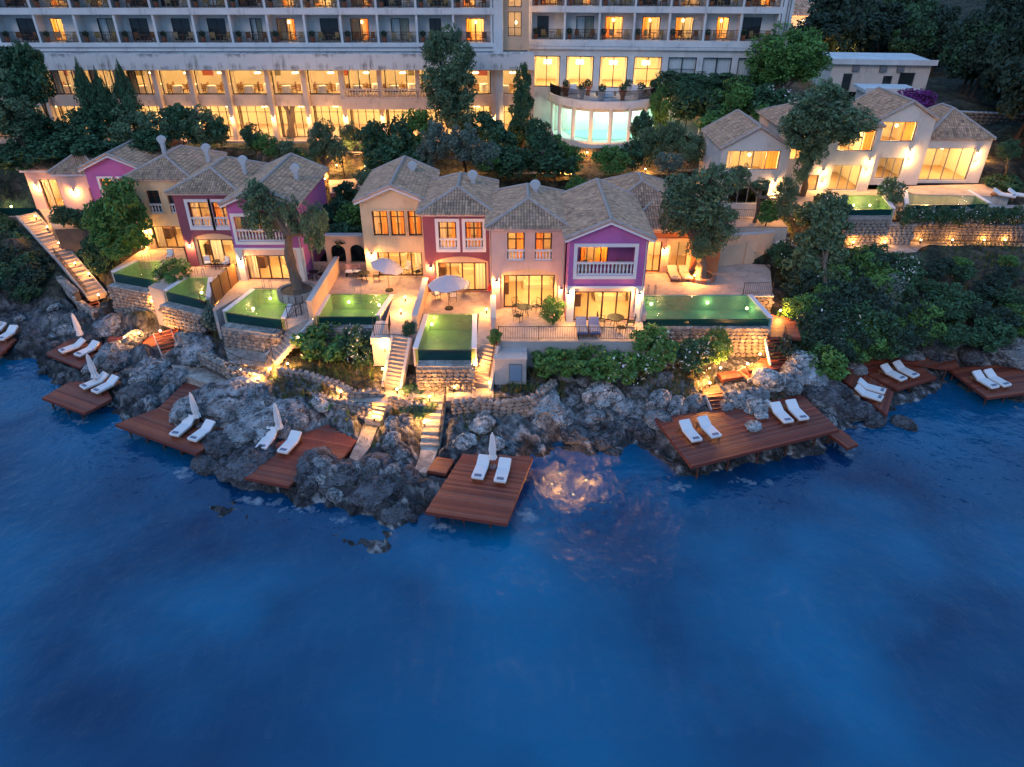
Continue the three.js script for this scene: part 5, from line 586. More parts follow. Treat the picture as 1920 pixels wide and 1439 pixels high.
// railings
railing('iron railing along the terrace of the rosy and purple houses', [[935, 637], [1010, 637], [1085, 637], [1192, 639]].map(p => P(p[0], p[1], 5.2))); railing('iron railing at the corner of the wide terrace', [P(1393, 553, 5.2), P(1447, 552, 5.2), P(1452, 520, 5.2), P(1428, 490, 5.2)]); railing('iron railing around the landing below the arcade pool', [P(700, 615, 5.2), P(702, 630, 5.2), P(730, 632, 5.2), P(732, 610, 5.2)], 0.95); railing('iron railing by the small pool steps at the wooden screen', [P(378, 572, 5.0), P(400, 580, 4.8), P(412, 560, 5.2)], 0.9); railing('iron railing beside the gnarled olive pool', [P(540, 598, 5.2), P(556, 594, 5.2), P(566, 592, 5.2)], 0.95);
railing('thin iron railing on the path below the narrow pool', [P(815, 745, 2.5), P(850, 738, 2.5), P(884, 738, 2.5)], 0.85); railing('thin iron railing along the low path under the planted bank', [P(665, 745, 2.4), P(700, 738, 2.4), P(722, 735, 2.4)], 0.85); railing('iron railing before the dark villa terrace', [P(1372, 412, 7.6), P(1425, 414, 7.6), P(1478, 408, 7.6)], 0.95); railing('iron railing along the lit villa path', [P(1725, 458, 5.6), P(1800, 460, 5.6), P(1930, 461, 5.6)], 0.9); railing('iron railing round the shell-shaped lower terrace', [P(420, 672, 2.8), P(455, 690, 2.7), P(500, 700, 2.6), P(512, 672, 2.8)], 0.8);
// stairs and paths
stairs('stone stairs with white treads beside the narrow pool', P(911, 643, 5.2), P(897, 724, 2.45), 1.65, 11, MT.step, { side: 0.22, sideH: 0.4, rails: [1] }); stairs('stone stairs beside the pale block and the arcade pool', P(753, 631, 5.2), P(735, 727, 2.3), 1.15, 13, MT.step, { side: 0.2, sideH: 0.4 }); stairs('curving stone stairs with iron rail below the gnarled olive', P(578, 594, 5.15), P(508, 674, 2.75), 1.3, 12, MT.step, { side: 0.2, sideH: 0.35, rails: [-1] });
stairs('stone steps down to the front deck', P(820, 746, 2.4), P(806, 838, 0.95), 1.25, 8, MT.paver, { rails: [1] }); stairs('short stone steps to the rocky shore path', P(712, 752, 2.3), P(699, 790, 1.45), 1.2, 5, MT.paver); stairs('long stone stairs descending beside the leafy bank', P(48, 402, 6.7), P(118, 478, 4.5), 1.4, 14, MT.step, { side: 0.16, sideH: 0.25, sideMat: MT.concrete }); stairs('lit ramp of shallow stone steps above the rocky cove', P(118, 478, 4.5), P(182, 555, 2.5), 1.3, 12, MT.step, { side: 0.16, sideH: 0.35, sideMat: MT.concrete, rails: [-1] });
stairs('wooden steps at the foot of the long stone stairs', P(150, 545, 2.6), P(182, 590, 1.35), 1.3, 6, MT.planks[0], { open: 1, side: 0.06 }); stairs('wooden steps between boulders below the two small pools', P(303, 622, 2.6), P(322, 668, 1.15), 1.25, 7, MT.planks[2], { open: 1, side: 0.06 }); stairs('wooden steps descending from the raised landing by the long pool', P(1452, 634, 4.1), P(1462, 684, 2.75), 1.3, 8, MT.planks[1], { open: 1, side: 0.08, rails: [1] }); stairs('short lit wooden steps between two landings', P(1422, 690, 2.7), P(1392, 706, 2.2), 1.25, 4, MT.planks[2], { open: 1, side: 0.06 }); stairs('wooden steps onto the large shore deck', P(1340, 740, 2.05), P(1352, 768, 1.62), 1.3, 4, MT.planks[1], { open: 1, side: 0.06 });
stairs('broad lit garden stairs leading up to the hotel', P(655, 284, 10.2), P(650, 318, 8.75), 3.2, 8, MT.step); stairs('dark narrow stairs beside the cream gabled house', P(662, 344, 8.6), P(667, 402, 6.2), 1.3, 12, MT.concrete, { side: 0.25, sideH: 0.4 });
struct('path', slab([[-19.4, -75.5], [-15.4, -75.5], [-15.3, -66.6], [-17.2, -66.6]], 8.2, 8.72), MT.floor, 'pink paved garden path');
for (const [l, y, lab] of PATHS) struct('path', slab(l.map(p => q2(P(p[0], p[1], y))), y - 0.8, y), MT.paver, lab);
// rubble walls on the slope
rubble('curved rubble wall above the boulders', pts3([[848, 756, 2.6], [890, 752, 2.6], [950, 757, 2.6], [1000, 748, 2.7], [1030, 730, 2.8], [1045, 712, 2.9]]), 1.5, { size: 0.4 }); rubble('rubble wall between the two shore stairs', pts3([[728, 748, 2.6], [762, 758, 2.5], [800, 760, 2.5]]), 1.2, { size: 0.38 }); rubble('long rubble wall under the grassy ledge', pts3([[500, 716, 2.3], [555, 730, 2.3], [610, 748, 2.3], [690, 764, 2.4]]), 1.0, { size: 0.4 }); rubble('upper rubble wall holding the planted bank', pts3([[520, 694, 3.1], [575, 703, 3.1], [630, 722, 3.0], [655, 736, 2.9], [712, 738, 2.7]]), 0.7, { size: 0.4 }); rubble('rubble wall ringing the shell-shaped terrace', pts3([[330, 625, 2.9], [362, 655, 2.9], [420, 688, 2.7], [500, 706, 2.5]]), 0.9, { size: 0.45 }); rubble('stone wall at the end of the wide terrace', pts3([[1404, 556, 5.05], [1450, 556, 5.05]]), 2.0, { size: 0.36, cap: MT.stoneTrim });
rubble('rubble wall along the long shore steps', pts3([[95, 505, 3.9], [140, 560, 2.9], [175, 595, 2.2]]), 1.0, { size: 0.45 });
{ // pump house and pale block
  const a = P(927, 672, 4.7), b = P(987, 672, 4.7), w = b.x - a.x, h = thing('pump_house', 'square concrete pump house with a blue metal hatch', 'utility box', [(a.x + b.x) / 2, 2.6, a.z]); part(h, 'wall', b2(-w / 2, w / 2, 0, 2.0, -2.0, 0), MT.concrete); part(h, 'roof_slab', b2(-w / 2 - 0.05, w / 2 + 0.05, 2.003, 2.1, -2.05, 0.05), MT.stoneTrim); const d = part(h, 'hatch', bx(0.78, 1.25, 0.06, 0.35, 0.95, 0.033), M('blue grey metal', [0.16, 0.26, 0.36], { roughness: 0.5 })); part(d, 'hatch_frame', frameGeo(-0.1, 0.8, 0.25, 1.65, 0.05, 1, 1, 0.06, 0.05), MT.grey);
  const c = P(697, 645, 4.6), e = P(732, 645, 4.6), k = thing('plinth', 'pale rendered block carrying the railed landing', 'utility box', [(c.x + e.x) / 2, 2.8, c.z]); part(k, 'wall', b2((c.x - e.x) / 2, (e.x - c.x) / 2, 0, 1.8, -2.6, 0), MT.concrete); part(k, 'roof_slab', b2((c.x - e.x) / 2 - 0.06, (e.x - c.x) / 2 + 0.06, 1.803, 2.3, -2.6, 0.06), MT.stoneTrim);
}
// ---------------------------------------------------------------- decks, boulders, loungers, parasols
function deck(label, px, y, dir, o = {}) { // px: outline in pixels on the deck's level; planks run along outline edge number dir
  const pts = px.map(p => q2(P(p[0], p[1], y))), n = pts.length, a = pts[dir], b = pts[(dir + 1) % n], L = Math.hypot(b[0] - a[0], b[1] - a[1]), ux = (b[0] - a[0]) / L, uz = (b[1] - a[1]) / L, vx = -uz, vz = ux;
  const t = thing('deck', label, 'deck', [a[0], 0, a[1]], Math.atan2(-uz, ux), 'wooden sun decks'), loc = pts.map(p => [(p[0] - a[0]) * ux + (p[1] - a[1]) * uz, (p[0] - a[0]) * vx + (p[1] - a[1]) * vz]);
  const v0 = Math.min(...loc.map(p => p[1])), v1 = Math.max(...loc.map(p => p[1])), w = o.w ?? 0.2, span = v => { const xs = []; for (let i = 0; i < n; i++) { const p = loc[i], q = loc[(i + 1) % n]; if ((p[1] - v) * (q[1] - v) < 0) xs.push(p[0] + (q[0] - p[0]) * (v - p[1]) / (q[1] - p[1])); } xs.sort((c, d) => c - d); return xs; };
  const m = Math.max(1, Math.round((v1 - v0) / w)), pw = (v1 - v0) / m;
  for (let i = 0; i < m; i++) { const xs = span(v0 + (i + 0.5) * pw); for (let k = 0; k + 1 < xs.length; k += 2) { const l = xs[k + 1] - xs[k]; if (l < 0.15) continue; part(t, 'plank', bx(l, 0.06, pw - 0.016, (xs[k] + xs[k + 1]) / 2 + rr(-0.012, 0.012), y - 0.03 + rr(-0.003, 0.003), v0 + (i + 0.5) * pw), MT.planks[R() * 5 | 0]); } }
  // joists and posts
  for (let k = 0; k < 3; k++) { const v = v0 + (v1 - v0) * (0.1 + 0.4 * k), xs = span(v); if (xs.length < 2) continue; part(t, 'joist', bx(xs[1] - xs[0] - 0.1, 0.18, 0.1, (xs[0] + xs[1]) / 2, y - 0.155, v), MT.timber); for (let s = 0.08; s <= 0.95; s += Math.max(0.2, 1.6 / (xs[1] - xs[0]))) { const x = xs[0] + (xs[1] - xs[0]) * s; part(t, 'post', cyl(0.07, 0.07, y + 0.7, x, -1.0 + 0.05, v, 6), MT.timber); } }
  for (let i = 0; i < n; i++) { const p = loc[i], q = loc[(i + 1) % n]; part(t, 'rim_board', beam(V3(p[0], y - 0.12, p[1]), V3(q[0], y - 0.12, q[1]), 0.045, 0.16), MT.planks[1]); }
  return t;
}
for (const d of DECKS) deck(...d);
const boulderGeos = [1, 2, 3, 4, 5].map(s => { const g = new THREE.IcosahedronGeometry(1, 22), p = g.attributes.position, q = rng(s * 77), ax = [1 + 0.25 * q(), 0.75 + 0.25 * q(), 0.9 + 0.3 * q()]; for (let i = 0; i < p.count; i++) { const x = p.getX(i), y = p.getY(i), z = p.getZ(i), k = 1 + 0.36 * n3(x * 0.9 + s * 9, y * 0.9, z * 0.9) + 0.30 * (ridge(x * 1.5 + s * 5, y * 1.5, z * 1.5, 5) - 0.28) + 0.05 * n3(x * 9, y * 9 + s, z * 9); p.setXYZ(i, x * k * ax[0], y * k * ax[1], z * k * ax[2]); } return G(g); });
const boulderMats = [[0.46, 0.49, 0.52], [0.34, 0.37, 0.40], [0.66, 0.68, 0.69], [0.15, 0.16, 0.185]].map(c => M('boulder', c, { map: tCrag, bumpMap: bRock, bumpScale: 0.16, roughness: 0.95 }));
function boulder(u, v, r, y, label, group, k, sq = 0.85) { const p = P(u, v, y), m = solo('boulder', boulderGeos[(k + (u | 0)) % 5], boulderMats[k], label, 'rock', group); m.position.copy(p); m.scale.set(r, r * sq, r * 0.95); m.rotation.y = (u * 0.37) % 6.28; return m; }
for (const [u, v, r, y, k] of [[1022, 765, 1.3, 1.4, 0], [1130, 748, 1.25, 1.7, 2], [1069, 750, 0.8, 1.6, 1], [1173, 765, 0.72, 1.4, 0], [1203, 768, 0.9, 1.1, 1], [1065, 785, 0.75, 1.0, 1], [1106, 790, 0.75, 0.9, 3], [1076, 815, 0.95, 0.5, 3], [1150, 805, 0.8, 0.5, 3], [1180, 800, 0.7, 0.6, 3], [1238, 788, 0.85, 1.2, 1], [1268, 766, 0.8, 1.4, 0], [1300, 757, 0.75, 1.5, 1], [1233, 752, 0.8, 1.8, 0], [1087, 720, 0.6, 2.1, 0], [1146, 704, 0.75, 2.4, 0], [1120, 702, 0.6, 2.4, 1], [1060, 712, 0.6, 2.3, 2], [1196, 735, 0.6, 2.0, 1], [1130, 830, 0.9, 0.1, 3], [1215, 812, 0.7, 0.4, 3]]) boulder(u, v, r, y, 'rounded limestone boulder in the pile beside the curved rubble wall', 'boulders by the curved wall', k, r > 1.2 ? 1.15 : 0.85);
for (const [u, v, r, y, k] of [[1384, 752, 0.95, 1.7, 0], [1418, 742, 0.75, 2.0, 1], [1418, 762, 0.85, 1.7, 2], [1441, 714, 0.85, 2.4, 2], [1474, 714, 0.65, 2.3, 0], [1485, 730, 0.55, 2.1, 1], [1503, 678, 0.95, 2.9, 2], [1500, 700, 1.1, 2.4, 0], [1530, 715, 1.0, 1.9, 1], [1535, 745, 1.0, 1.4, 3], [1362, 762, 0.5, 1.6, 1]]) boulder(u, v, r, y, 'blue grey boulder behind the large deck', 'boulders behind the large deck', k);
for (const [u, v, r, y] of [[1412, 798, 0.5, 1.75], [1428, 778, 0.42, 1.8]]) boulder(u, v, r, y, 'small pale rock lying on the large deck', 'rocks on the large deck', 2, 0.5);
for (const [u, v, r, y, k] of [[283, 706, 1.1, 1.0, 0], [330, 708, 0.8, 1.2, 1], [356, 640, 0.9, 2.2, 1], [378, 662, 1.3, 2.0, 0], [128, 622, 0.8, 1.0, 0], [218, 674, 1.6, 0.9, 1], [85, 612, 0.9, 1.0, 3], [206, 612, 1.1, 1.6, 1], [170, 640, 0.7, 0.9, 3], [60, 630, 0.8, 0.7, 3], [250, 640, 0.9, 1.4, 1], [270, 745, 1.1, 0.5, 3], [190, 690, 1.0, 0.5, 3], [40, 600, 0.9, 0.9, 3]]) boulder(u, v, r, y, 'weathered boulder on the shore of the sheltered cove', 'boulders of the sheltered cove', k);
boulder(354, 775, 1.15, 1.2, 'grey boulder rising through the pointed deck', undefined, 0, 0.95);
for (const [u, v, r, y, k] of [[395, 748, 1.2, 1.4, 1], [450, 752, 2.1, 1.5, 0], [492, 796, 1.4, 1.3, 0], [458, 815, 1.1, 1.1, 1], [416, 835, 1.2, 0.7, 3], [478, 872, 1.5, 0.5, 3], [388, 875, 0.9, 0.0, 3], [540, 770, 1.3, 1.6, 0], [430, 880, 0.9, 0.2, 3], [590, 885, 1.4, 0.6, 3], [645, 902, 1.4, 0.5, 3], [715, 925, 1.3, 0.4, 3], [690, 885, 1.2, 0.8, 3], [760, 905, 1.0, 0.5, 3], [748, 965, 0.85, 0.05, 3]]) boulder(u, v, r, y, `${r > 1.35 ? 'massive' : r > 1.05 ? 'large' : 'small'} ${k === 3 ? 'dark' : 'grey'} reef rock ${u < 440 ? 'beside the pointed deck' : u < 560 ? 'beside the angular deck' : 'beside the front deck'}`, 'reef rocks between the decks', k, 0.7);
for (const [u, v, r, y, k] of [[1602, 692, 0.7, 1.0, 1], [1706, 668, 0.9, 1.2, 1], [1745, 668, 0.8, 1.2, 3], [1776, 682, 0.8, 0.8, 3], [1890, 660, 1.6, 1.6, 1], [1925, 672, 1.2, 1.4, 0], [1695, 797, 0.65, 0.0, 3], [1572, 762, 0.9, 0.8, 3], [1605, 772, 0.9, 0.4, 3], [1640, 790, 0.7, 0.1, 3], [1560, 735, 1.0, 1.3, 3], [1820, 668, 0.9, 1.2, 3], [1850, 668, 0.7, 1.1, 1]]) boulder(u, v, r, y, 'dark rock on the shore of the shaded cove', 'rocks of the shaded cove', k, 0.75);

// sun loungers: 2 m long, head raised
const cushGeo = (l, t) => { const s = new THREE.Shape(); const a = 0.36, b = l / 2; s.moveTo(-a, -b + 0.06); s.quadraticCurveTo(-a, -b, -a + 0.06, -b); s.lineTo(a - 0.06, -b); s.quadraticCurveTo(a, -b, a, -b + 0.06); s.lineTo(a, b - 0.06); s.quadraticCurveTo(a, b, a - 0.06, b); s.lineTo(-a + 0.06, b); s.quadraticCurveTo(-a, b, -a, b - 0.06); const g = new THREE.ExtrudeGeometry(s, { depth: t, bevelEnabled: true, bevelSize: 0.02, bevelThickness: 0.025, bevelSegments: 2, curveSegments: 3 }); g.rotateX(-Math.PI / 2); return G(g); };
function makeLounger(label, group, cm = MT.cushion) {
  const t = thing('sun_lounger', label, 'lounger', [0, 0, 0], 0, group); part(t, 'frame', merge([bx(0.07, 0.07, 1.98, -0.34, 0.24, 0), bx(0.07, 0.07, 1.98, 0.34, 0.24, 0), bx(0.61, 0.06, 0.07, 0, 0.24, 0.95), bx(0.61, 0.06, 0.07, 0, 0.24, -0.95), bx(0.61, 0.05, 0.07, 0, 0.24, 0.1)]), MT.teak);
  for (const [x, z] of [[-0.33, 0.8], [0.33, 0.8], [-0.33, -0.8], [0.33, -0.8]]) part(t, 'leg', bx(0.07, 0.21, 0.07, x, 0.105, z), MT.teak);
  const s = part(t, 'seat_cushion', cushGeo(1.22, 0.1), cm); s.position.set(0, 0.305, 0.36); const b = part(t, 'back_cushion', cushGeo(0.8, 0.1), cm); b.position.set(0, 0.46, -0.57); b.rotation.x = 0.52; part(t, 'back_support', bx(0.6, 0.04, 0.6, 0, 0.28, -0.6), MT.teak); const w = part(t, 'folded_towel', bx(0.42, 0.05, 0.2, 0, 0.45, 0.78), MT.towel); return t;
}
const LG = [['front deck', FD, [[895, 899, 909, 852], [937, 906, 948, 857]]], ['deck between the two reefs', FD, [[489, 844, 512, 799], [528, 852, 558, 806]]], ['pointed deck with the boulder', FD, [[326, 819, 359, 777], [357, 830, 399, 785]]], ['lone square deck by the cove', FD, [[157, 728, 197, 699], [178, 737, 217, 704]]], ['small deck under the boulders', FD, [[118, 660, 153, 636], [146, 668, 180, 639]]], ['deck at the edge of the sheltered cove', FD, [[-22, 628, 0, 606], [4, 636, 22, 612]]], ['large deck, the pair beside the mounted steps', RD, [[1307, 829, 1282, 786], [1343, 821, 1316, 780]]], ['large deck, the pair beside the pale rocks', RD, [[1479, 794, 1452, 753], [1508, 789, 1481, 748]]], ['cove deck under the leafy bank', 0.9, [[1691, 712, 1660, 684], [1714, 706, 1683, 678]]], ['narrow cove deck by the reef', 0.85, [[1646, 748, 1612, 725], [1652, 735, 1616, 713]]], ['deck by the dark headland', 0.9, [[1863, 727, 1833, 696], [1886, 724, 1854, 693]]]];
let proto = null;
for (const [where, y, l] of LG) for (const [u0, v0, u1, v1] of l) { const a = P(u0, v0, y + 0.25), b = P(u1, v1, y + 0.75), d = a.clone().sub(b), lab = `white cushioned sun lounger on the ${where}`, grp = `loungers on the ${where}`, turn = Math.atan2(d.x, d.z), m = a.clone().add(b).multiplyScalar(0.5); m.y = y; if (!proto) { proto = makeLounger(lab, grp); proto.position.copy(m); proto.rotation.y = turn; } else copy(proto, m, turn, lab, grp); }
// closed parasols
const foldGeo = (() => { const n = 40, rows = [[0.03, 2.55], [0.10, 2.42], [0.15, 1.9], [0.2, 1.3], [0.16, 1.05], [0.24, 0.72], [0.2, 0.66]], pos = []; const pt = (r, k) => { const a = k / n * 6.2832, w = r[0] * (1 + 0.22 * Math.cos(a * 8)); return V3(Math.cos(a) * w, r[1], Math.sin(a) * w); }; for (let i = 0; i + 1 < rows.length; i++) for (let k = 0; k < n; k++) { const a = pt(rows[i], k), b = pt(rows[i], k + 1), c = pt(rows[i + 1], k), d = pt(rows[i + 1], k + 1); pos.push(a, b, c, b, d, c); } return G(new THREE.BufferGeometry().setFromPoints(pos)); })();
for (const [u, v, l] of [[924, 876, 'front deck'], [527, 819, 'deck between the two reefs'], [374, 798, 'pointed deck'], [184, 722, 'lone square deck by the cove'], [155, 642, 'small deck under the boulders'], [2, 622, 'deck at the edge of the sheltered cove']]) { const t = thing('closed_parasol', `closed white parasol standing on the ${l}`, 'parasol', P(u, v, FD)); t.rotation.z = u < 400 ? 0.02 : 0; part(t, 'canopy', foldGeo, MT.cushion); part(t, 'pole', cyl(0.03, 0.03, 2.5, 0, 0, 0, 8), MT.teak); part(t, 'finial', new THREE.SphereGeometry(0.05, 8, 6).translate(0, 2.58, 0), MT.cushion); part(t, 'base', cyl(0.24, 0.26, 0.08, 0, 0, 0, 14), MT.grey); part(t, 'tie_strap', cyl(0.18, 0.18, 0.05, 0, 1.03, 0, 12), MT.canvas); }

// smaller rocks strewn along the shore
{ const q = rng(808); let n = 0; const near = ['beside the front reef', 'under the large deck boulders', 'in the sheltered cove', 'below the curved rubble wall', 'between the wooden decks'];
  for (let i = 0; i < 700 && n < 150; i++) { const u = -20 + 1680 * q(), v = 600 + 390 * q(), p0 = P(u, v, 0.6); let x = p0.x, z = p0.z; const h = hAt(x, z); if (h < 0.0 || h > 2.1) continue; if (zones.some(k => x > k.x0 && x < k.x1 && z > k.z0 && z < k.z1 && polyDist(k.q, x, z) < 0.55)) continue; const r = 0.22 + 0.5 * q() * q(), w = x < -29 ? 2 : x < -13 ? 4 : x < 0 ? 0 : x < 9 ? 3 : 1; const m = solo('shore_rock', boulderGeos[n % 5], boulderMats[h < 0.5 ? 3 : n % 3], `${r > 0.4 ? 'broken' : 'small broken'} ${h < 0.5 ? 'dark wet' : 'grey'} rock ${near[w]}`, 'rock', `loose rocks ${near[w]}`); m.position.set(x, h + r * 0.2, z); m.scale.set(r, r * (0.6 + 0.4 * q()), r); m.rotation.set(q() * 0.6, q() * 6, q() * 0.6); n++; } }
// ---------------------------------------------------------------- plants
function crownGeo(seed, clumps, leaves, leaf, clr = 0.34, flat = 0) {
  const q = rng(seed), n = clumps * leaves, pos = new Float32Array(n * 18), col = new Float32Array(n * 18), u = V3(), w = V3(), o = V3(), c = V3(); let k = 0;
  for (let i = 0; i < clumps; i++) {
    do c.set(q() * 2 - 1, q() * 2 - 1, q() * 2 - 1); while (c.lengthSq() > 1 || c.lengthSq() < 0.12); c.multiplyScalar(0.92); const cr = clr * (0.6 + 0.7 * q()), tone = 0.75 + 0.5 * q();
    for (let j = 0; j < leaves; j++) {
      do o.set(q() * 2 - 1, q() * 2 - 1, q() * 2 - 1); while (o.lengthSq() > 1); const sh = o.length(); o.multiplyScalar((0.55 + 0.45 * q()) / Math.max(0.3, sh) * cr).add(c); u.set(q() - 0.5, q() - 0.5, q() - 0.5).normalize(); w.set(q() - 0.5, q() - 0.5, q() - 0.5).cross(u).normalize(); const z = leaf * (0.6 + 0.8 * q()); u.multiplyScalar(z); w.multiplyScalar(z * 0.5); const t = tone * (0.7 + 0.6 * q()), g = [t * (0.9 + 0.25 * q()), t, t * (0.85 + 0.3 * q())];
      for (const [a, b] of [[1, 0], [0, 1], [-1, 0], [1, 0], [-1, 0], [0, -1]]) { pos[k] = o.x + u.x * a + w.x * b; pos[k + 1] = o.y + u.y * a + w.y * b; pos[k + 2] = o.z + u.z * a + w.z * b; col[k] = g[0]; col[k + 1] = g[1]; col[k + 2] = g[2]; k += 3; }
    }
  }
  const g = new THREE.BufferGeometry(); g.setAttribute('position', new THREE.BufferAttribute(pos, 3)); g.setAttribute('color', new THREE.BufferAttribute(col, 3)); return G(g);
}
const lm = (n, c) => M(n, c, { vertexColors: true, roughness: 0.75, side: THREE.DoubleSide });
const LF = { olive: lm('olive leaf', [0.095, 0.165, 0.082]), green: lm('green leaf', [0.075, 0.19, 0.04]), dark: lm('dark leaf', [0.036, 0.105, 0.046]), wood: lm('forest leaf', [0.022, 0.055, 0.034]), silver: lm('silvery leaf', [0.12, 0.175, 0.135]), white: M('white blossom', [0.7, 0.7, 0.66], { side: THREE.DoubleSide }), pink: M('pink blossom', [0.55, 0.13, 0.27], { side: THREE.DoubleSide }), violet: M('violet blossom', [0.17, 0.02, 0.16], { side: THREE.DoubleSide }) };
const CG = { fine: [11, 12, 13].map(s => crownGeo(s, 52, 110, 0.058, 0.27)), mid: [21, 22, 23].map(s => crownGeo(s, 40, 80, 0.09, 0.29)), coarse: [31, 32, 33].map(s => crownGeo(s, 46, 120, 0.075, 0.29)), blossom: [41, 42].map(s => crownGeo(s, 26, 5, 0.075, 0.5)), hedge: [51, 52].map(s => { const g = crownGeo(s, 90, 60, 0.06, 0.22), p = g.attributes.position; for (let i = 0; i < p.count; i++) { const v = [p.getX(i), p.getY(i), p.getZ(i)].map(x => Math.sign(x) * Math.pow(Math.min(1, Math.abs(x)), 0.75)); p.setXYZ(i, ...v); } g.computeVertexNormals(); return g; }), cypress: (() => { const g = crownGeo(61, 130, 80, 0.05, 0.2), p = g.attributes.position; for (let i = 0; i < p.count; i++) { const y = p.getY(i), k = Math.max(0.06, 1 - (y + 1) / 2.1) * 1.25; p.setX(i, p.getX(i) * k); p.setZ(i, p.getZ(i) * k); } g.computeVertexNormals(); return g; })() };
let pk = 0;
function limb(h, a, b, r0, r1, bend, mat, name = 'trunk') { const m = a.clone().lerp(b, 0.5).add(V3(bend, 0, bend * 0.4)), cv = new THREE.CatmullRomCurve3([a, m, b]), g = new THREE.TubeGeometry(cv, 10, 1, 8), p = g.attributes.position; for (let i = 0; i <= 10; i++) { const c = cv.getPointAt(i / 10), r = r0 + (r1 - r0) * i / 10 + (i === 0 ? r0 * 0.4 : 0); for (let j = 0; j <= 8; j++) { const k = i * 9 + j, v = V3().fromBufferAttribute(p, k).sub(c).multiplyScalar(r * (1 + 0.55 * n3(j % 8 * 1.3, i * 0.45 + j % 8 * 0.3, r0 * 20))); p.setXYZ(k, c.x + v.x, c.y + v.y, c.z + v.z); } } g.computeVertexNormals(); return part(h, name, G(g, true), mat); }
// tree: crowns = [[u, v, rx, ry]] at depth z; foot pixel or ground below
function tree(name, label, z, crowns, o = {}) {
  const cs = crowns.map(c => { const p = D(c[0], c[1], z + (c[4] ?? 0)); return { p, rx: c[2], ry: c[3] }; }), foot = o.foot ? P(o.foot[0], o.foot[1], o.foot[2]) : V3(cs[0].p.x + (o.dx ?? 0), 0, z); if (!o.foot) foot.y = hAt(foot.x, foot.z) - 0.15;
  const t = thing(name, label, o.cat ?? 'tree', foot, 0, o.group), q = p => p.clone().sub(foot), mid = q(cs[0].p), r = o.r ?? 0.22, bk = o.bark ?? MT.bark;
  const fork = o.fork ? D(o.fork[0], o.fork[1], z).sub(foot) : mid.clone().multiplyScalar(0.55); limb(t, V3(0, 0, 0), fork, r, r * 0.7, o.bend ?? 0.15, bk);
  for (const c of cs) { const e = q(c.p); limb(t, fork.clone(), e.clone().add(V3(0, -c.ry * 0.1, 0)), r * 0.6, r * 0.2, 0.12, bk, 'limb'); limb(t, fork.clone(), e.clone().add(V3(c.rx * 0.45, c.ry * 0.2, 0.2)), r * 0.45, r * 0.12, -0.1, bk, 'limb'); limb(t, fork.clone(), e.clone().add(V3(-c.rx * 0.45, c.ry * 0.15, -0.2)), r * 0.45, r * 0.12, 0.1, bk, 'limb'); const m = stuffPart(t, 'crown', CG[o.geo ?? 'fine'][pk++ % 3], o.leaf ?? LF.olive); m.position.copy(e); m.scale.set(c.rx, c.ry, c.rx * (o.deep ?? 0.9)); m.rotation.y = pk * 1.3; if (o.bloom) { const b = stuffPart(t, 'blossom', CG.blossom[pk % 2], o.bloom); b.position.copy(e); b.scale.copy(m.scale); b.rotation.y = pk; } }
  return t;
}
function bush(label, u, v, z, rx, ry, o = {}) { // centre pixel at depth z
  const p = D(u, v, z), t = thing(o.name ?? 'shrub', label, 'shrub', [p.x, p.y - ry, p.z], 0, o.group), m = stuffPart(t, 'foliage', CG[o.geo ?? 'mid'][pk++ % (o.geo === 'hedge' ? 2 : 3)], o.leaf ?? LF.green); m.position.y = ry; m.scale.set(rx * 1.05, ry * 1.05, (o.rz ?? rx) * 1.05); m.rotation.y = o.geo === 'hedge' ? 0 : pk * 1.7; if (o.bloom) { const b = stuffPart(t, 'blossom', CG.blossom[pk % 2], o.bloom); b.position.y = ry; b.scale.copy(m.scale).multiplyScalar(1.03); b.rotation.y = pk; } limb(t, V3(0, -0.4, 0), V3(0.1, ry * 0.9, 0), 0.06, 0.02, 0.05, MT.barkDark, 'stem'); return t;
}
// specimen trees
tree('olive_tree', 'gnarled olive tree with a twisted trunk rising from a stone planter', -51.5, [[490, 392, 1.85, 2.2, -0.6], [548, 405, 0.9, 1.5, 0], [590, 425, 1.15, 2.0, 0.3], [480, 365, 1.1, 1.0, -0.4]], { foot: [560, 546, 5.45], fork: [540, 440], r: 0.46, bend: -0.25 });
tree('olive_tree', 'big dark olive tree lit from below in a round planter', -54.2, [[1305, 372, 2.7, 2.3], [1345, 420, 1.9, 1.9, 0.3], [1275, 400, 1.7, 2.0, -0.2], [1320, 455, 1.6, 1.4, 0.5], [1350, 340, 1.4, 1.5]], { foot: [1312, 522, 5.4], fork: [1312, 470], r: 0.5, leaf: LF.olive });
tree('olive_tree', 'tall spreading olive in front of the flat-fronted villa', -62.5, [[1545, 210, 3.4, 2.5], [1500, 240, 2.0, 1.8, 0.4], [1590, 235, 2.4, 1.6, -0.3], [1530, 265, 1.6, 2.2, 0.4], [1508, 310, 0.8, 1.6, 0.5]], { foot: [1495, 392, 7.2], fork: [1510, 300], r: 0.34, bend: 0.3 });
tree('olive_tree', 'leaning slender tree lit at the foot above the pale wall', -59.5, [[1388, 332, 0.9, 1.2, 0.3], [1475, 372, 1.1, 2.0], [1425, 345, 0.9, 0.5]], { foot: [1408, 432, 6.6], fork: [1424, 370], r: 0.2, bend: 0.15 });
tree('feathery_tree', 'feathery green tree lit yellow beside the cream house', -59.2, [[232, 385, 1.9, 2.2], [195, 415, 1.7, 1.8], [250, 430, 1.6, 1.6, 0.5], [215, 455, 2.0, 1.2, 0.6]], { foot: [228, 480, 4.6], r: 0.16, leaf: LF.green, geo: 'mid' });
tree('olive_tree', 'small olive with a lit forked trunk by the garden path', -70, [[604, 262, 1.5, 1.9], [590, 285, 1.2, 1.2], [630, 280, 1.0, 1.3]], { foot: [612, 338, 8.6], fork: [608, 312], r: 0.25 });
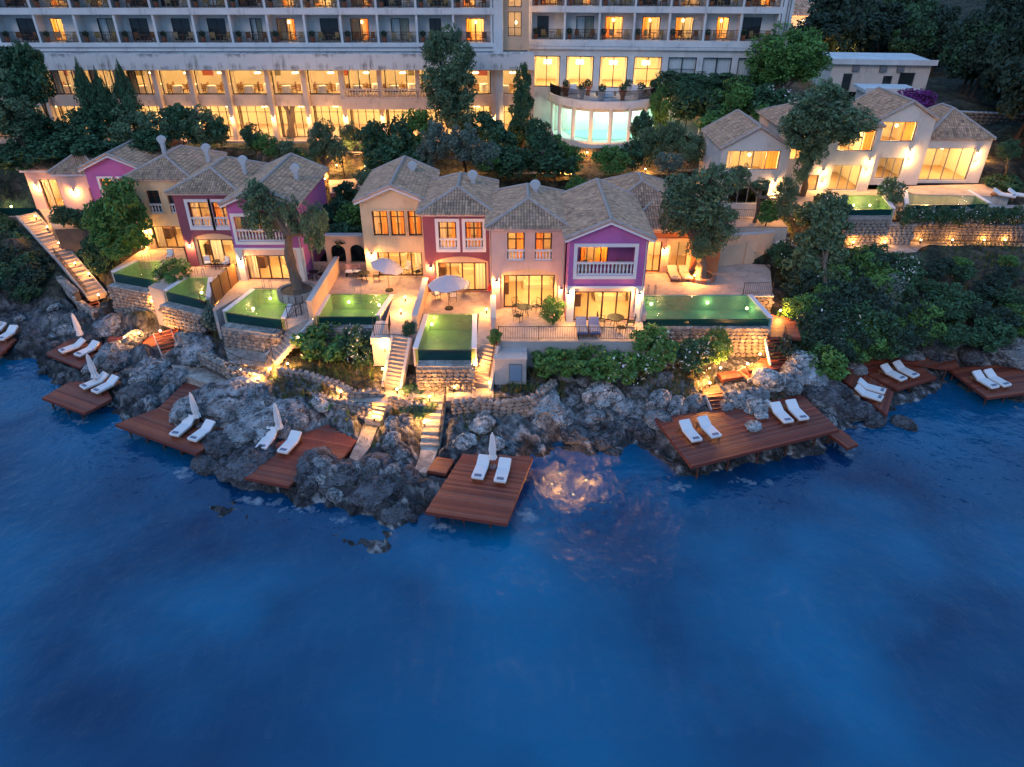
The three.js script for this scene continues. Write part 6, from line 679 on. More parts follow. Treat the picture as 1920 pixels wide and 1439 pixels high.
tree('olive_tree', 'silvery olive with a pale lit trunk behind the mauve roof', -68.5, [[820, 262, 1.7, 1.7], [868, 268, 1.9, 1.7], [910, 292, 1.5, 1.4], [800, 290, 1.2, 1.5]], { foot: [872, 332, 8.4], fork: [868, 300], r: 0.2, leaf: LF.silver });
tree('tall_tree', 'tall dark evergreen standing before the hotel canopy', -74, [[845, 110, 2.5, 3.0], [840, 165, 2.9, 2.6], [850, 205, 2.4, 2.2], [815, 90, 1.4, 1.5]], { foot: [850, 262, 9.6], r: 0.3, leaf: LF.olive });
tree('slim_conifer', 'slim dark conifer beside the round pavilion', -77, [[980, 165, 0.9, 2.2], [978, 205, 1.3, 2.2], [975, 245, 1.5, 1.8]], { r: 0.14, leaf: LF.dark, geo: 'mid' });
tree('round_tree', 'broad round tree at the end of the hotel wing', -80.5, [[1475, 100, 3.9, 2.8], [1440, 125, 2.4, 2.0, 0.5], [1515, 118, 2.4, 1.8, 0.5]], { r: 0.3, leaf: LF.green, geo: 'fine' });
{ // bare lopped trunk
  const t = thing('bare_trunk', 'bare lopped tree trunk with two stumps before the lit hall', 'tree', P(545, 265, 10.1)), q = (u, v) => D(u, v, t.position.z).sub(t.position); limb(t, V3(0, 0, 0), q(545, 215), 0.42, 0.34, 0.05, MT.bark); limb(t, q(545, 222), q(528, 183), 0.26, 0.2, 0, MT.bark, 'limb'); limb(t, q(546, 225), q(548, 180), 0.3, 0.26, 0.05, MT.bark, 'limb'); }
for (const [u, v, ry] of [[160, 172, 3.3], [192, 182, 3.0], [232, 168, 2.9]]) { const p = D(u, v, -72.5), t = thing('cypress', 'narrow pointed cypress before the lit hotel hall', 'tree', [p.x, p.y - ry, p.z], 0, 'cypresses before the hotel'), m = stuffPart(t, 'crown', CG.cypress, LF.dark); m.position.y = ry; m.scale.set(1.6, ry, 1.6); m.rotation.y = u; limb(t, V3(0, -1.5, 0), V3(0, ry, 0), 0.16, 0.05, 0, MT.barkDark); }
for (const [u, v, z, rx, ry, g, lf] of [[38, 150, -72, 2.6, 3.0, 'coarse', LF.dark], [60, 130, -74, 1.5, 2.2, 'mid', LF.dark], [20, 215, -69, 2.6, 2.0, 'fine', LF.olive], [5, 180, -70, 2.0, 2.2, 'mid', LF.olive]]) tree('garden_tree', 'dark broadleaf tree at the end of the hotel garden by the pink wing', z, [[u, v, rx, ry]], { group: 'trees at the end of the hotel garden', leaf: lf, geo: g });
// garden thicket between the hotel and the roofs
const thick = [[60, 240, -70, 2.6, 1.7, 'dark', 0], [110, 255, -70, 2.4, 1.5, 'dark', 0], [160, 240, -71, 2.0, 1.8, 'dark', 0], [200, 225, -72, 1.8, 1.9, 'dark', 0], [240, 240, -71, 2.4, 2.0, 'olive', 0], [290, 235, -71, 2.0, 1.7, 'olive', 0], [335, 228, -72, 1.9, 1.8, 'dark', 0], [375, 235, -72, 2.0, 2.0, 'olive', 0], [408, 245, -72, 1.2, 1.4, 'dark', 0], [280, 265, -69, 2.0, 1.2, 'dark', 0], [180, 275, -69, 2.4, 1.2, 'dark', 0], [100, 285, -68.5, 2.6, 1.2, 'dark', 0], [40, 290, -69, 2.6, 1.3, 'dark', 0], [475, 255, -71, 1.1, 1.3, 'dark', 0], [500, 270, -70, 1.2, 1.0, 'green', 0], [540, 285, -70, 1.5, 1.5, 'olive', 0], [560, 300, -69.5, 1.3, 0.9, 'green', 0], [655, 250, -73, 1.0, 1.4, 'olive', 0],
  [700, 260, -72, 1.8, 1.8, 'dark', 0], [745, 265, -71, 2.0, 2.2, 'dark', 0], [780, 240, -73, 1.8, 1.8, 'green', 0], [720, 300, -69, 2.0, 1.4, 'dark', 0], [770, 305, -68.5, 1.8, 1.3, 'dark', 0], [900, 240, -74, 2.2, 1.6, 'dark', 0], [935, 270, -72, 2.0, 1.9, 'dark', 0], [960, 300, -70, 2.0, 1.4, 'dark', 0], [915, 300, -69, 1.5, 1.2, 'green', 0], [1015, 285, -71, 1.9, 2.1, 'dark', 'pink'], [1048, 278, -72, 1.5, 1.4, 'green', 0], [1010, 250, -74, 1.4, 1.5, 'dark', 'pink'], [1040, 305, -70, 2.2, 1.3, 'dark', 0], [1075, 295, -71, 1.1, 1.2, 'green', 0], [1145, 298, -70.5, 1.8, 1.25, 'green', 0], [1205, 245, -74.5, 1.4, 2.0, 'dark', 0], [1188, 285, -71.5, 1.3, 1.3, 'dark', 0], [1222, 265, -72, 1.5, 2.0, 'olive', 0], [1262, 255, -71, 1.4, 1.7, 'olive', 0], [1300, 275, -69, 1.3, 1.4, 'olive', 0], [1255, 300, -68.5, 1.4, 1.0, 'silver', 0], [1335, 195, -78, 2.4, 1.6, 'dark', 0], [1375, 185, -77, 2.0, 2.2, 'green', 0], [1420, 190, -77, 2.4, 1.8, 'dark', 0], [1460, 195, -76, 2.0, 1.6, 'dark', 'white'], [1345, 225, -74, 2.0, 1.0, 'green', 0], [1440, 215, -74, 1.6, 1.0, 'green', 0], [1290, 195, -79, 1.8, 1.8, 'dark', 0], [1240, 200, -79, 1.2, 2.2, 'green', 0]];
for (const [u, v, z, rx, ry, lf, bl] of thick) bush(bl === 'pink' ? 'tall oleander with pink blossom in the garden below the hotel' : bl ? 'white flowering shrub in the garden below the hotel' : lf === 'olive' || lf === 'silver' ? 'grey green olive bush in the garden below the hotel' : `${ry > 1.9 ? 'tall' : ry > 1.5 ? 'rounded' : rx > 1.9 ? 'broad low' : 'small'} ${lf === 'green' ? 'fresh green' : 'dark green'} shrub in the garden below the hotel`, u, v + 4, z, rx * 0.96, ry * 0.94, { leaf: LF[lf], geo: lf === 'olive' || lf === 'silver' ? 'fine' : 'mid', bloom: bl ? LF[bl] : 0, group: bl ? `${bl} flowering shrubs below the hotel` : lf === 'olive' || lf === 'silver' ? 'olive bushes below the hotel' : 'dark shrubs below the hotel' });
for (const [u, v, rx] of [[1260, 158, 2.2], [1310, 160, 2.6], [1365, 162, 2.6], [1415, 165, 2.2]]) bush('creeper hedge hanging over the white garden shelter', u, v, -81, rx, 1.25, { name: 'creeper_hedge', geo: 'hedge', leaf: LF.dark, rz: 1.6, group: 'creeper hedge over the shelter' });
// shrubs among the houses and terraces
for (const [l, u, v, z, rx, ry, o] of [['clipped dark hedge bush beside the dark narrow stairs', 648, 362, -66, 1.1, 1.0, { leaf: LF.dark }], ['dark shrub under the arcade coping beside the purple wall', 628, 400, -61, 1.5, 1.2, { leaf: LF.dark }], ['round green shrub behind the arcade', 660, 412, -59.5, 1.4, 1.2, { leaf: LF.green }], ['low dark shrub behind the arcade coping', 640, 440, -57.8, 1.9, 0.9, { leaf: LF.dark }], ['leafy planter shrub above the cream gable wall', 682, 332, -66.5, 1.0, 0.7, { leaf: LF.olive }], ['round clipped bush on the railed terrace of the rosy house', 1035, 581, -46.4, 0.85, 1.05, { leaf: LF.green, geo: 'fine' }], ['square hedge between the two small pools', 323, 512, -55.0, 1.35, 0.95, { leaf: LF.green, geo: 'hedge', rz: 1.6 }], ['grey shrub at the corner of the gnarled olive pool', 402, 595, -49.5, 0.9, 1.0, { leaf: LF.silver }], ['flowering planter shrub at the head of the stairs by the narrow pool', 770, 622, -44.9, 0.6, 0.75, { leaf: LF.dark, bloom: LF.pink }], ['yellowing palm-like shrub behind the rosy roof', 1082, 350, -64, 0.9, 0.9, { leaf: LF.green }], ['broad flowering oleander on the bank below the arcade pool', 614, 645, -46.2, 2.3, 1.35, { leaf: LF.green, bloom: LF.white }], ['tall dark oleander beside the pale block', 672, 655, -45.2, 1.3, 1.5, { leaf: LF.dark, bloom: LF.white }], ['oleander trailing under the railed terrace of the rosy house', 1040, 680, -42.8, 1.6, 0.9, { leaf: LF.green }], ['second oleander trailing under the railed terrace', 1105, 676, -42.8, 1.7, 0.95, { leaf: LF.green }], ['tall oleander under the corner of the purple house', 1222, 655, -43.4, 1.7, 1.35, { leaf: LF.green, bloom: LF.white }], ['oleander bush under the middle of the long pool', 1300, 668, -44, 1.5, 1.0, { leaf: LF.dark, bloom: LF.white }], ['oleander reaching up to the long pool edge', 1345, 648, -44.6, 1.0, 1.2, { leaf: LF.green, bloom: LF.white }], ['low oleander above the pale boulders', 1165, 690, -42.4, 1.5, 0.9, { leaf: LF.green, bloom: LF.white }], ['low dark shrub under the narrow pool wall', 770, 738, -41.5, 1.2, 0.4, { leaf: LF.dark }], ['low dark plant on the ledge between the stone stairs', 785, 762, -39.9, 1.2, 0.35, { leaf: LF.dark }], ['low green ground cover on the grassy ledge', 545, 712, -43.4, 1.4, 0.35, { leaf: LF.green }], ['ground cover at the end of the grassy ledge', 625, 738, -41.8, 1.6, 0.35, { leaf: LF.green }]]) bush(l, u, v, z, rx, ry, o);
// dark banks at both ends
const banks = []; { const q = rng(99); for (const [u0, u1, v0, v1, n, y0, y1] of [[-60, 75, 425, 550, 44, 5.2, 2.4], [85, 205, 398, 510, 34, 6.4, 3.4], [-60, 40, 400, 430, 9, 6, 5]]) for (let i = 0; i < n; i++) { const u = u0 + (u1 - u0) * q(), f = q(), v = v0 + (v1 - v0) * f; const r = 0.8 + 0.8 * q(); if (u < 215 && v > 380 && Math.abs((v - 402) * 0.66 - (u - 48) * 0.75) < 20 + r * 20) continue; banks.push([u, v, y0 + (y1 - y0) * f, r, q()]); } }
for (const [u, v, y, r, k] of banks) { const p = P(u, v, y + 0.4); bush(`${r > 1.4 ? 'large' : r > 1.1 ? 'middling' : 'small'} ${k < 0.6 ? 'dark' : 'blackish'} shrub on the bank beside the long stone stairs`, u, v, p.z, r, r * 0.75, { leaf: k < 0.6 ? LF.dark : LF.wood, group: 'shrubs on the bank by the long stairs' }); }
const slope = []; { const q = rng(123); for (const [u0, u1, v0, v1, n, y0, y1, r] of [[1490, 1720, 480, 650, 58, 5.6, 2.4, 1.1], [1700, 1960, 540, 640, 24, 4.6, 2.6, 0.9], [1720, 1960, 475, 540, 9, 5.6, 4.6, 0.6], [1470, 1570, 560, 690, 16, 4.2, 2.0, 0.9]]) for (let i = 0; i < n; i++) { const u = u0 + (u1 - u0) * q(), f = q(), v = v0 + (v1 - v0) * f; slope.push([u, v, y0 + (y1 - y0) * f, r * (0.7 + 0.9 * q()), q()]); } }
for (const [u, v, y, r, k] of slope) { const p = P(u, v, y + 0.5); bush(k > 0.82 && u < 1720 ? 'white flowering shrub on the dark slope above the shaded cove' : `${r > 1.35 ? 'large' : r > 1.0 ? 'middling' : 'small'} ${k < 0.35 ? 'blackish' : k < 0.6 ? 'green' : 'dark'} shrub on the slope above the shaded cove`, u, v, p.z, r * 1.15, r * (u < 1720 ? 1.0 : 0.7), { leaf: k < 0.35 ? LF.wood : k < 0.6 ? LF.green : LF.dark, bloom: k > 0.82 && u < 1720 ? LF.white : 0, group: k > 0.82 && u < 1720 ? 'flowering shrubs above the shaded cove' : 'dark shrubs above the shaded cove' }); }
tree('bushy_tree', 'tall bushy tree with pale leaf tips between the villas and the long pool', -56, [[1552, 425, 2.0, 1.9], [1535, 470, 2.2, 1.9, 0.5], [1500, 500, 1.5, 1.5, 1], [1570, 395, 1.2, 1.2, -0.5], [1545, 520, 2.3, 1.8, 1.5]], { foot: [1540, 580, 4.0], leaf: LF.olive, geo: 'mid' });
tree('bushy_tree', 'silvery bushy tree leaning over the shaded cove', -52, [[1640, 565, 2.2, 1.6], [1600, 600, 2.0, 1.6, 0.5], [1670, 540, 1.4, 1.0]], { leaf: LF.silver, geo: 'mid' });
bush('spiky green shrub at the water edge of the cove deck', 1675, 645, -47.2, 1.1, 0.9, { leaf: LF.green });
for (const [u, v, r] of [[112, 404, 0.9], [132, 408, 1.0], [152, 412, 1.0], [172, 415, 1.1], [182, 402, 1.0]]) bush('leafy shrub along the edge of the low pink terrace', u, v, -62.6, r, 0.75, { leaf: LF.dark, group: 'shrubs along the low pink terrace' });
// villa planting
for (const [u, z, r] of [[1700, -61.2, 0.8], [1735, -61.2, 0.9], [1770, -61.2, 0.9], [1805, -61.2, 0.85], [1840, -61.2, 0.9], [1875, -61.2, 0.9], [1910, -61.2, 0.9]]) bush('white flowering oleander in the row along the villa wall', u, 404, z, r, 0.75, { leaf: LF.dark, bloom: LF.white, group: 'oleanders along the villa wall' });
for (const [l, u, v, z, rx, ry, o] of [['white flowering shrub between the two villa pools', 1672, 360, -64, 1.1, 1.1, { leaf: LF.olive, bloom: LF.white }], ['white flowering shrub under the small villa pool', 1520, 405, -60.5, 1.5, 1.0, { leaf: LF.olive, bloom: LF.white }], ['tall white oleander before the flat-fronted villa', 1550, 388, -62, 1.2, 1.3, { leaf: LF.olive, bloom: LF.white }], ['yellow lit shrub before the leaning tree', 1440, 398, -60.5, 1.0, 0.9, { leaf: LF.green }], ['flowering shrub behind the tall boundary wall', 1462, 480, -57.2, 1.0, 1.2, { leaf: LF.dark, bloom: LF.white }], ['dark shrub beside the hipped villa wing', 1885, 345, -67, 1.6, 0.8, { leaf: LF.dark }], ['purple bougainvillea above the villa roof', 1712, 192, -78, 2.1, 1.1, { leaf: LF.violet, bloom: LF.violet }], ['pink shrub behind the gabled villa', 1372, 190, -74.5, 0.6, 0.6, { leaf: LF.green, bloom: LF.pink }]]) bush(l, u, v, z, rx, ry, o);
tree('olive_tree', 'small twisted tree lit from the ground beside the hipped villa wing', -66.5, [[1895, 280, 1.2, 0.9]], { foot: [1880, 338, 9.4], fork: [1890, 308], r: 0.18, leaf: LF.dark });
// the dark wood on the hill
{ const q = rng(5); let n = 0; for (let i = 0; i < 330 && n < 190; i++) { const x = 44 + 90 * q(), z = -70 - 120 * q() * q(); if (x < 52.5 && z > -103) continue; if (x < 50 && z > -76) continue; if (x < 56 && z < -104 && z > -112) continue; const r = 2.6 + 2.0 * q(), y = hAt(x, z), t = thing('wood_tree', r > 3.9 ? 'tall dark tree in the hillside wood above the villas' : r > 3.2 ? 'broad dark tree in the hillside wood above the villas' : 'smaller dark tree in the hillside wood above the villas', 'tree', [x, y - 0.2, z], 0, 'trees of the dark hillside wood'), m = stuffPart(t, 'crown', CG.coarse[n % 3], n % 4 ? LF.wood : LF.dark); m.position.y = r * 1.25 + 1.0; m.scale.set(r, r * (0.95 + 0.4 * q()), r); m.rotation.y = n; limb(t, V3(0, 0, 0), V3(0.2, r + 1, 0), 0.22, 0.1, 0.2, MT.barkDark); n++; } }
for (const [u, v, z] of [[1580, 40, -115], [1545, 55, -110], [1620, 55, -112], [1660, 35, -118], [1600, 15, -120]]) tree('pine_tree', 'spreading pine behind the service building', z, [[u, v, 4.0, 2.0]], { group: 'pines behind the service building', leaf: LF.wood, geo: 'coarse', bark: MT.barkDark });
// grass tufts on the ledges: stuff
{ const blade = (() => { const q = rng(3), p = []; for (let i = 0; i < 9; i++) { const a = q() * 6.28, x = Math.cos(a) * 0.06, z = Math.sin(a) * 0.06, lx = (q() - 0.5) * 0.25, lz = (q() - 0.5) * 0.25, h = 0.16 + 0.2 * q(); p.push(V3(x - 0.012, 0, z), V3(x + 0.012, 0, z), V3(x + lx, h, z + lz)); } return G(new THREE.BufferGeometry().setFromPoints(p)); })(), q = rng(17), mats = [];
  for (const [u0, u1, v0, v1, y, n] of [[940, 1060, 700, 735, 2.6, 420], [510, 660, 700, 745, 2.4, 420], [1180, 1340, 690, 745, 2.2, 700], [600, 700, 670, 715, 2.7, 260], [860, 930, 765, 820, 1.4, 130], [730, 800, 745, 765, 2.3, 160], [620, 720, 780, 830, 1.5, 140], [1400, 1480, 740, 775, 1.7, 120], [400, 500, 620, 690, 2.7, 160], [1760, 1920, 470, 560, 5, 500]]) for (let i = 0; i < n; i++) { const p = P(u0 + (u1 - u0) * q(), v0 + (v1 - v0) * q(), y), h = hAt(p.x, p.z); mats.push(new THREE.Matrix4().compose(V3(p.x, h - 0.03, p.z), new THREE.Quaternion().setFromAxisAngle(V3(0, 1, 0), q() * 6), V3(1, 1, 1).multiplyScalar(0.8 + 1.1 * q()))); }
  const m = new THREE.InstancedMesh(blade, M('dry grass', [0.15, 0.13, 0.06], { side: THREE.DoubleSide }), mats.length); mats.forEach((x, i) => { m.setMatrixAt(i, x); const t = 0.6 + 0.8 * q(), g = q() < 0.45; m.setColorAt(i, C(t * (g ? 0.5 : 1), t * (g ? 1 : 0.95), t * (g ? 0.45 : 0.8))); }); m.name = 'grass'; m.userData = { kind: 'stuff', label: 'dry grass tufts on the rocky ledges' }; m.castShadow = m.receiveShadow = true; scene.add(m); }
// ---------------------------------------------------------------- terrace furniture, planters, small lamps
function makeTable(label, p, r, group, mat = MT.iron) { const t = thing('garden_table', label, 'table', p, 0, group); part(t, 'table_top', merge([cyl(r, r, 0.035, 0, 0.7, 0, 22)]), mat); for (let i = 0; i < 4; i++) { const a = i * 1.571 + 0.4; part(t, 'leg', bar(V3(Math.cos(a) * r * 0.25, 0.7, Math.sin(a) * r * 0.25), V3(Math.cos(a) * r * 0.6, 0, Math.sin(a) * r * 0.6), 0.022), mat); } return t; }
function makeChair(label, p, turn, group, cushion) { const t = thing('garden_chair', label, 'chair', p, turn, group); part(t, 'seat', bx(0.52, 0.04, 0.5, 0, 0.42, 0), MT.iron); const b = part(t, 'backrest', merge([bar(V3(-0.25, 0.42, -0.24), V3(-0.25, 0.95, -0.34), 0.018), bar(V3(0.25, 0.42, -0.24), V3(0.25, 0.95, -0.34), 0.018), bar(V3(-0.25, 0.95, -0.34), V3(0.25, 0.95, -0.34), 0.018), ...[-0.12, 0, 0.12].map(x => bar(V3(x, 0.44, -0.25), V3(x, 0.95, -0.34), 0.01))]), MT.iron); for (const [x, z] of [[-0.24, 0.22], [0.24, 0.22], [-0.24, -0.22], [0.24, -0.22]]) part(t, 'leg', bar(V3(x, 0.42, z), V3(x * 1.1, 0, z * 1.15), 0.018), MT.iron); for (const k of [-1, 1]) part(t, 'armrest', merge([bar(V3(k * 0.26, 0.64, -0.28), V3(k * 0.27, 0.64, 0.2), 0.018), bar(V3(k * 0.27, 0.64, 0.2), V3(k * 0.25, 0.42, 0.22), 0.016)]), MT.iron); if (cushion) { const c = part(t, 'seat_cushion', bx(0.5, 0.09, 0.48, 0, 0.485, 0), cushion); const d = part(t, 'back_cushion', bx(0.48, 0.46, 0.08, 0, 0.76, -0.24), cushion); } return t; }
const T5 = 5.2;
const tableSet = (nick, u, v, r, spots, cushion, grp) => { const c = P(u, v, T5); makeTable(`round iron table ${nick}`, c, r); spots.forEach(([a, d]) => makeChair(`${cushion ? 'cushioned iron armchair' : 'iron armchair'} at the round table ${nick}`, V3(c.x + Math.sin(a) * d, T5, c.z + Math.cos(a) * d), a + Math.PI, `chairs ${grp}`, cushion)); };
tableSet('beside the arcade', 683, 527, 0.5, [[1.6, 1.0], [-2.4, 1.0]], 0, 'at the arcade table'); tableSet('under the open parasol', 846, 554, 0.55, [[1.9, 1.15], [-2.0, 1.2], [0.2, 1.1], [-1.0, 1.3]], MT.cushion, 'under the open parasol'); tableSet('by the clipped bush on the railed terrace', 983, 592, 0.55, [[-2.6, 1.05], [2.3, 1.2], [-0.5, 1.0]], 0, 'by the clipped bush'); tableSet('before the purple loggia house', 1153, 612, 0.62, [[-1.8, 1.0], [1.5, 1.1], [0.3, 1.05]], 0, 'before the purple loggia house');
for (const [l, u, v, a, c] of [['cushioned iron armchair by the doors of the cream gabled house', 718, 515, 0.2, MT.cushion], ['cushioned iron armchair next to the tilted parasol', 765, 513, -0.4, MT.cushion], ['small iron stool chair at the corner of the cream gabled house', 783, 518, -0.9, 0], ['cushioned armchair before the arches of the arcade', 577, 522, 0.5, MT.cushion], ['dark iron armchair beside the arches of the arcade', 603, 523, -0.6, 0], ['cushioned armchair by the doors of the dark mauve house', 391, 502, 0.4, MT.cushion], ['second cushioned armchair by the doors of the dark mauve house', 425, 503, -0.5, MT.cushion], ['patterned iron armchair before the cream house with the hedge', 321, 489, 0.1, MT.cushion], ['white lounge chair on the shell-shaped lower terrace', 465, 640, 0.6, MT.cushion], ['tilted white chair on the shell-shaped lower terrace', 495, 650, -0.7, MT.cushion]]) makeChair(l, v > 630 ? P(u, v, 2.72) : P(u, v, T5), a, undefined, c);
{ const p = P(408, 505, T5); makeTable('small low table between the armchairs of the dark mauve house', p, 0.35); const q = P(590, 525, T5); makeTable('small dark table before the arcade arches', q, 0.4); const b = thing('garden_bench', 'patterned cushioned bench under the last arch of the arcade', 'bench', P(664, 518, T5)); part(b, 'seat', bx(1.3, 0.1, 0.5, 0, 0.45, 0), MT.cushion); part(b, 'backrest', bx(1.3, 0.5, 0.1, 0, 0.75, -0.25), M('patterned fabric', [0.5, 0.28, 0.25], { map: tRock })); for (const x of [-0.6, 0.6]) part(b, 'leg', bx(0.06, 0.4, 0.5, x, 0.2, 0), MT.iron); }
function openParasol(label, p, r, tilt) { const t = thing('open_parasol', label, 'parasol', p), n = 8, h = 2.55, pos = [], c = part(t, 'pole', cyl(0.03, 0.03, h + 0.1, 0, 0, 0, 8), MT.teak); const g = new THREE.Group(); g.name = 'canopy_top'; const apex = V3(0, 0.62, 0); for (let i = 0; i < n; i++) for (let s = 0; s < 4; s++) { const A = i / n * 6.2832, B = (i + 1) / n * 6.2832, pt = (a, f, sag) => V3(Math.cos(a) * r * f, 0.62 - 0.72 * f * f * 0.55 - 0.3 * f - sag, Math.sin(a) * r * f), f0 = s / 4, f1 = (s + 1) / 4; const m0 = (A + B) / 2; for (const [x, y, k] of [[A, m0, 1], [m0, B, 0]]) { const sg = a => a === m0 ? 0.05 : 0, cc = Math.cos(Math.PI / n), fr = a => a === m0 ? cc : 1; pos.push(pt(x, f0 * fr(x), sg(x) * f0), pt(y, f1 * fr(y), sg(y) * f1), pt(x, f1 * fr(x), sg(x) * f1)); if (s) pos.push(pt(x, f0 * fr(x), sg(x) * f0), pt(y, f0 * fr(y), sg(y) * f0), pt(y, f1 * fr(y), sg(y) * f1)); } }
  const cg = G(new THREE.BufferGeometry().setFromPoints(pos)); const can = part(t, 'canopy', cg, M('parasol canvas', [0.58, 0.53, 0.56], { transmission: 0.15, roughness: 1, thickness: 0, side: THREE.DoubleSide })); can.position.y = h - 0.5; can.rotation.z = tilt; for (let i = 0; i < n; i++) { const a = i / n * 6.2832; const rb = part(can, 'rib', bar(V3(0, 0.58, 0), V3(Math.cos(a) * r * 0.98, -0.1, Math.sin(a) * r * 0.98), 0.014), MT.teak); } part(t, 'base', cyl(0.3, 0.33, 0.1, 0, 0, 0, 18), MT.iron); part(t, 'finial', new THREE.SphereGeometry(0.05, 8, 6).translate(0, h + 0.14, 0), MT.canvas); return t; }
openParasol('open pale parasol over the table of the mauve house', P(842, 579, T5), 1.55, 0.05); openParasol('tilted open parasol before the cream gabled house', P(730, 545, T5), 1.35, -0.3);
// loungers on the terraces
for (const [u, v, y, l, g, c] of [[1283, 521, T5, 'beige lounger with blue towel beside the round tree planter', 'loungers by the round planter', MT.wicker], [1262, 521, T5, 'beige lounger with blue towel beside the round tree planter', 'loungers by the round planter', MT.wicker], [1090, 622, T5, 'blue lounger on the railed terrace of the purple house', 'blue loungers on the railed terrace', MT.blue], [1114, 622, T5, 'blue lounger on the railed terrace of the purple house', 'blue loungers on the railed terrace', MT.blue]]) { const t = copy(proto, P(u, v, y), 0, l, g); t.traverse(m => { if (m.isMesh && /cushion/.test(m.name)) m.material = c === MT.wicker ? M('beige cushion', [0.45, 0.36, 0.28]) : c; }); }
for (const [u, v] of [[1880, 372], [1908, 372]]) copy(proto, P(u, v, 9.0), 0.9, 'lounger on the end of the large villa pool terrace', 'loungers by the large villa pool');
// round planters
function planter(label, u, v, r, h, mat) { const p = P(u, v, T5), t = thing('round_planter', label, 'planter', p); const n = 18; for (let i = 0; i < n; i++) { const a = i / n * 6.2832, s = part(t, 'stone', bx(2 * Math.PI * r / n * 0.94, h, 0.28, 0, h / 2, 0), mat[i % mat.length]); s.position.set(Math.sin(a) * r, 0, Math.cos(a) * r); s.rotation.y = a; } part(t, 'soil', cyl(r - 0.1, r - 0.1, h - 0.08, 0, 0, 0, 24), MT.soil); return t; }
planter('round stone planter of the big dark olive', 1312, 521, 1.15, 0.32, [MT.pot, MT.stones[3]]); planter('stone planter of the gnarled olive', 558, 556, 1.35, 0.62, [MT.stones[0], MT.stones[1], MT.stones[2]]);
// pots
for (const [u, v, l] of [[928, 655, 'terracotta pot with a round leafy plant on the pump house']]) { const t = thing('potted_plant', l, 'potted plant', P(u, v, 4.75)); part(t, 'pot', potGeo, MT.pot); const f = stuffPart(t, 'foliage', CG.mid[0], LF.green); f.position.y = 0.95; f.scale.set(0.5, 0.6, 0.5); }
{ const a = thing('red_robe', 'red cloth hanging by the doors of the mauve house', 'cloth', [-1.75, 5.9, -51.3]); part(a, 'cloth', G(new THREE.ConeGeometry(0.22, 0.6, 9)), MT.red); part(a, 'hook', cyl(0.02, 0.02, 0.3, 0, 0.25, 0, 5), MT.iron); const r = thing('life_ring', 'orange life ring on the wall of the cream house with the hedge', 'life ring', D(273, 465, -60.98)); part(r, 'ring', G(new THREE.TorusGeometry(0.3, 0.08, 8, 20), true), M('orange foam', [0.6, 0.14, 0.03])); for (let i = 0; i < 4; i++) { const b = part(r, 'band', bx(0.1, 0.19, 0.19, 0.3, 0, 0), MT.cushion); b.position.set(0, 0, 0); b.rotation.z = i * 1.571; }
  const d = thing('wall_door', 'small flush door in the tall pale boundary wall', 'door', [20.4, 5.2, -57.68], 0.22); part(d, 'leaf', bx(0.95, 2.0, 0.05, 0, 1.0, 0.05), MT.peach); part(d, 'handle', bx(0.12, 0.03, 0.05, 0.36, 1.0, 0.1), MT.iron); }
// hanging wicker chairs in the loggia
for (const [x, k] of [[5.15, 0.5], [7.7, -0.3]]) { const t = thing('wicker_chair', 'round wicker chair in the loggia of the purple house', 'chair', [x, 8.35, -47.35], k, 'wicker chairs in the loggia'); part(t, 'shell', G(new THREE.SphereGeometry(0.5, 16, 10, 0, 6.2832, 0, 1.75).rotateX(-1.9).translate(0, 0.75, 0), true), M('pale wicker', [0.42, 0.3, 0.22], { side: THREE.DoubleSide })); part(t, 'base', cyl(0.3, 0.36, 0.3, 0, 0, 0, 14), MT.wicker); }
